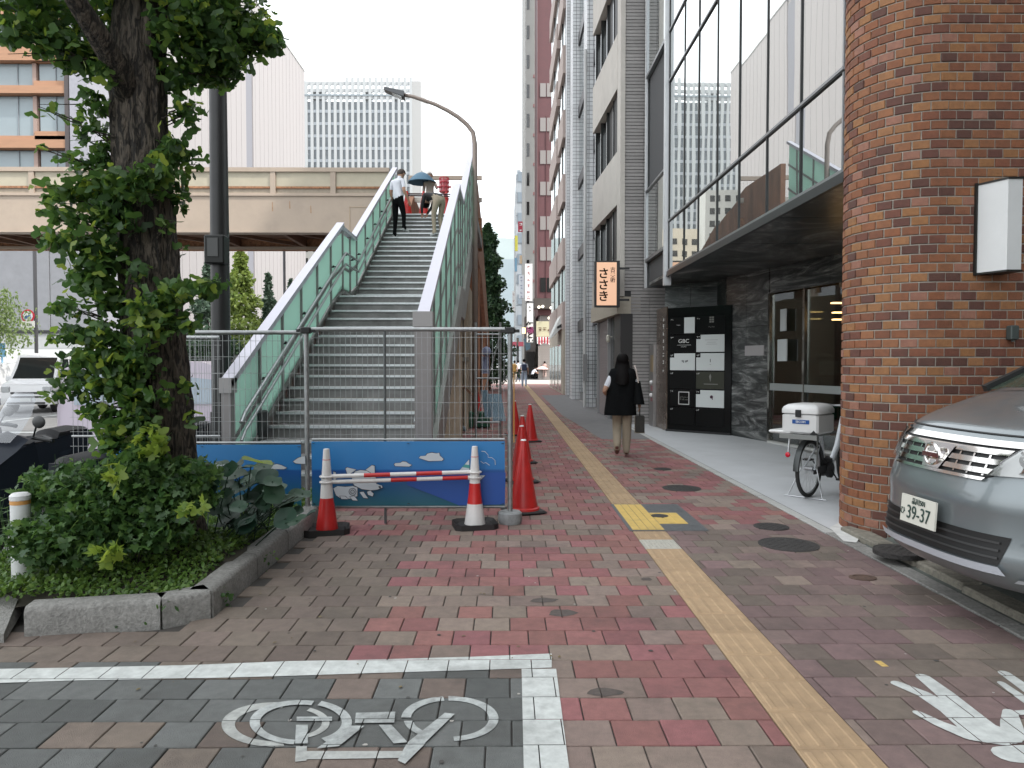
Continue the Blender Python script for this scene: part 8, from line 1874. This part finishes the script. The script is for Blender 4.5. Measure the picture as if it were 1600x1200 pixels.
# --- people on the stairs
def stair_z(y):
    zz = 0
    for (yy, z) in steps:
        if yy <= y: zz = z
    return zz
Yp = 17.72
Xp = P(622, 370, Yp).x
person('man in white T-shirt and black trousers on the upper stairs', (Xp, Yp, stair_z(Yp) ), R(-35), dict(neck=(0, .05, 1.44), head0=(0, .09, 1.51), head1=(0, .125, 1.59), top=(0, .15, 1.65), wrr=(.24, .12, .92), har=(.23, .17, .85), ell=(-.24, .0, 1.12), wrl=(-.22, .1, .9), hal=(-.21, .14, .83), knr=(.10, .10, .56), anr=(.1, .10, .24), her=(.1, .06, .20), tor=(.11, .27, .19)), dict(top=wht, legs=blk, shoes=whshoe, hair=mat('dark_brown_hair', (.03, .018, .012), .6)), 1.68)
Yb = 17.5; Xb = P(684, 368, Yb).x
bp_ = dict(pelvis=(0, -.1, .88), spine=(0, .02, .98), chest=(0, .24, 1.02), neck=(0, .40, .98), head0=(0, .46, .95), head1=(0, .53, .89), top=(0, .59, .83), shl=(-.17, .30, 1.02), shr=(.17, .30, 1.02), ell=(-.14, .48, .80), elr=(.14, .48, .80), wrl=(-.08, .58, .66), wrr=(.08, .58, .66), hal=(-.06, .60, .6), har=(.06, .60, .6), hpl=(-.09, -.1, .86), hpr=(.09, -.1, .86), knl=(-.1, .03, .48), knr=(.1, .05, .49))
person('person in tan trousers bending over near the top of the stairs', (Xb, Yb, stair_z(Yb)), R(38), bp_, dict(top=mat('charcoal_cloth', (.03, .028, .03), .8), legs=khaki, shoes=whshoe, long=True), 1.7)
q = MB()
Yu = TY + 1.3; Xu = P(672, 340, Yu).x
def umb(t, J, S): pass
gd = person('guard in pale work clothes under a blue umbrella at the top of the stairs', (Xu, Yu, TZ_), R(170), dict(ell=(-.25, .05, 1.15), wrl=(-.2, .22, 1.3), hal=(-.18, .25, 1.36)), dict(top=mat('pale_work', (.55, .50, .44), .85), legs=mat('pale_trousers', (.50, .44, .38), .85), shoes=blk, long=True, hair=mat('pale_cap', (.5, .45, .42), .8)), 1.46)
c_ = P(659, 279, Yu - .25); um = thing('umbrella', 'open dark blue umbrella held over the guard at the top of the stairs', 'umbrella', (c_.x, Yu - .25, c_.z - .5))
q = MB(); rows = []; ut = P(659, 269, Yu - .25).z; ub = P(659, 285, Yu - .25).z; ur = (P(678, 0, Yu).x - P(634, 0, Yu).x) / 2
for j in range(6):
    f = j / 5; rows.append([(c_.x + ur * f * math.cos(a) * (1 - .06 * (k % 3 == 1) * f), Yu - .25 + ur * f * math.sin(a), ut - (ut - ub) * f ** 1.8) for k, a in enumerate([2 * math.pi * k / 24 for k in range(24)])])
q.grid(rows, close=True); q.grid([[(p[0], p[1], p[2] - .012) for p in r[::-1]] for r in rows], close=True); part('canopy', q, mat('umbrella_blue', (.05, .13, .20), .6), um, smooth=40)
q = MB(); q.tube([(c_.x, Yu - .25, ut + .04), (c_.x + .12, Yu - .25, c_.z - .75)], .01, 6); part('shaft', q, dk, um)
# --- people far along the pavement
denim = mat('pale_denim', (.33, .42, .52), .85); navy = mat('navy_cloth', (.02, .035, .08), .7)
def pack(t, J, S):
    q = MB(); q.cbox(-.15, .15, -.27, -.1, 1.0, 1.42, .04); part('backpack', q, navy, t, smooth=40, world=False); q = MB()
    for s in (-1, 1): q.tube([(s * .11, -.14, 1.4), (s * .12, .0, 1.475), (s * .12, .12, 1.35), (s * .12, .1, 1.1)], .018, 6)
    part('backpack_strap', q, navy, t, world=False)
def walkp(a=1): return dict(knl=(-.1, .14 * a, .50), anl=(-.1, .12 * a, .10), hel=(-.1, .09 * a, .05), tol=(-.1, .28 * a if a > 0 else .0, .04), knr=(.1, -.02 * a, .49), anr=(.1, -.2 * a, .13), her=(.1, -.24 * a, .11), tor=(.1, -.08 * a, .03))
for (px, py, rz, lab, pose, cols, H, hr_, ex) in (
    (819, 605, 0, 'person in white T-shirt and pale jeans walking away with a navy backpack', walkp(), dict(top=wht, legs=denim, shoes=whshoe, wide=True), 1.7, 'short', pack),
    (865, 602, 80, 'person in a pale shirt and dark green trousers standing by the right wall', {}, dict(top=mat('pale_shirt', (.45, .47, .45), .85), legs=mat('dark_green_cloth', (.015, .03, .02), .8), shoes=blk, long=True), 1.7, 'short', None),
    (804, 598, 0, 'far walker in beige at the left edge of the pavement', walkp(-1), dict(top=mat('beige_cloth', (.4, .34, .25), .85), legs=mat('beige_legs', (.35, .3, .24), .85), shoes=blk), 1.62, 'short', None),
    (809.5, 597, 0, 'far walker in a white top next to the beige one', walkp(), dict(top=wht, legs=navy, shoes=blk), 1.65, 'short', None),
    (851, 591, 0, 'far person in pink beige clothes under a pale pink parasol', walkp(), dict(top=mat('pink_cloth', (.5, .34, .30), .85), legs=mat('pink_skirt', (.45, .32, .28), .85), shoes=whshoe, wide=True), 1.58, 'short', None)):
    g = G(px, py); person(lab, (g.x, g.y, .004), R(rz), pose, cols, H, hr_, extra=ex)
g = G(851, 591); pa = thing('parasol', 'pale pink open parasol far along the pavement', 'parasol', (g.x - .15, g.y, 1.0)); c_ = P(847, 574, g.y); q = MB(); ur = .62
q.grid([[(c_.x + ur * (j / 5) * math.cos(a), g.y + ur * (j / 5) * math.sin(a), c_.z + .12 - .3 * (j / 5) ** 2) for a in [2 * math.pi * k / 20 for k in range(20)]] for j in range(6)], close=True); part('canopy', q, mat('parasol_pink', (.62, .45, .42), .7), pa, smooth='all'); q = MB(); q.tube([(c_.x, g.y, c_.z + .18), (c_.x + .1, g.y, 1.05)], .012, 6); part('shaft', q, dk, pa)
g = G(833, 593)
sq = dict(pelvis=(0, -.12, .38), spine=(0, -.05, .55), chest=(0, .08, .72), neck=(0, .17, .84), head0=(0, .2, .9), head1=(0, .24, .98), top=(0, .25, 1.04), shl=(-.17, .1, .78), shr=(.17, .1, .78), ell=(-.2, .3, .62), elr=(.2, .3, .62), wrl=(-.1, .45, .55), wrr=(.1, .45, .55), hal=(-.08, .5, .52), har=(.08, .5, .52), hpl=(-.1, -.1, .36), hpr=(.1, -.1, .36), knl=(-.14, .3, .48), knr=(.14, .3, .48), anl=(-.13, .05, .1), anr=(.13, .05, .1), hel=(-.13, .02, .05), her=(.13, .02, .05), tol=(-.14, .22, .04), tor=(.14, .22, .04))
person('person in a white shirt and black trousers squatting far along the pavement', (g.x, g.y, .004), R(-60), sq, dict(top=wht, legs=blk, shoes=blk), 1.75)
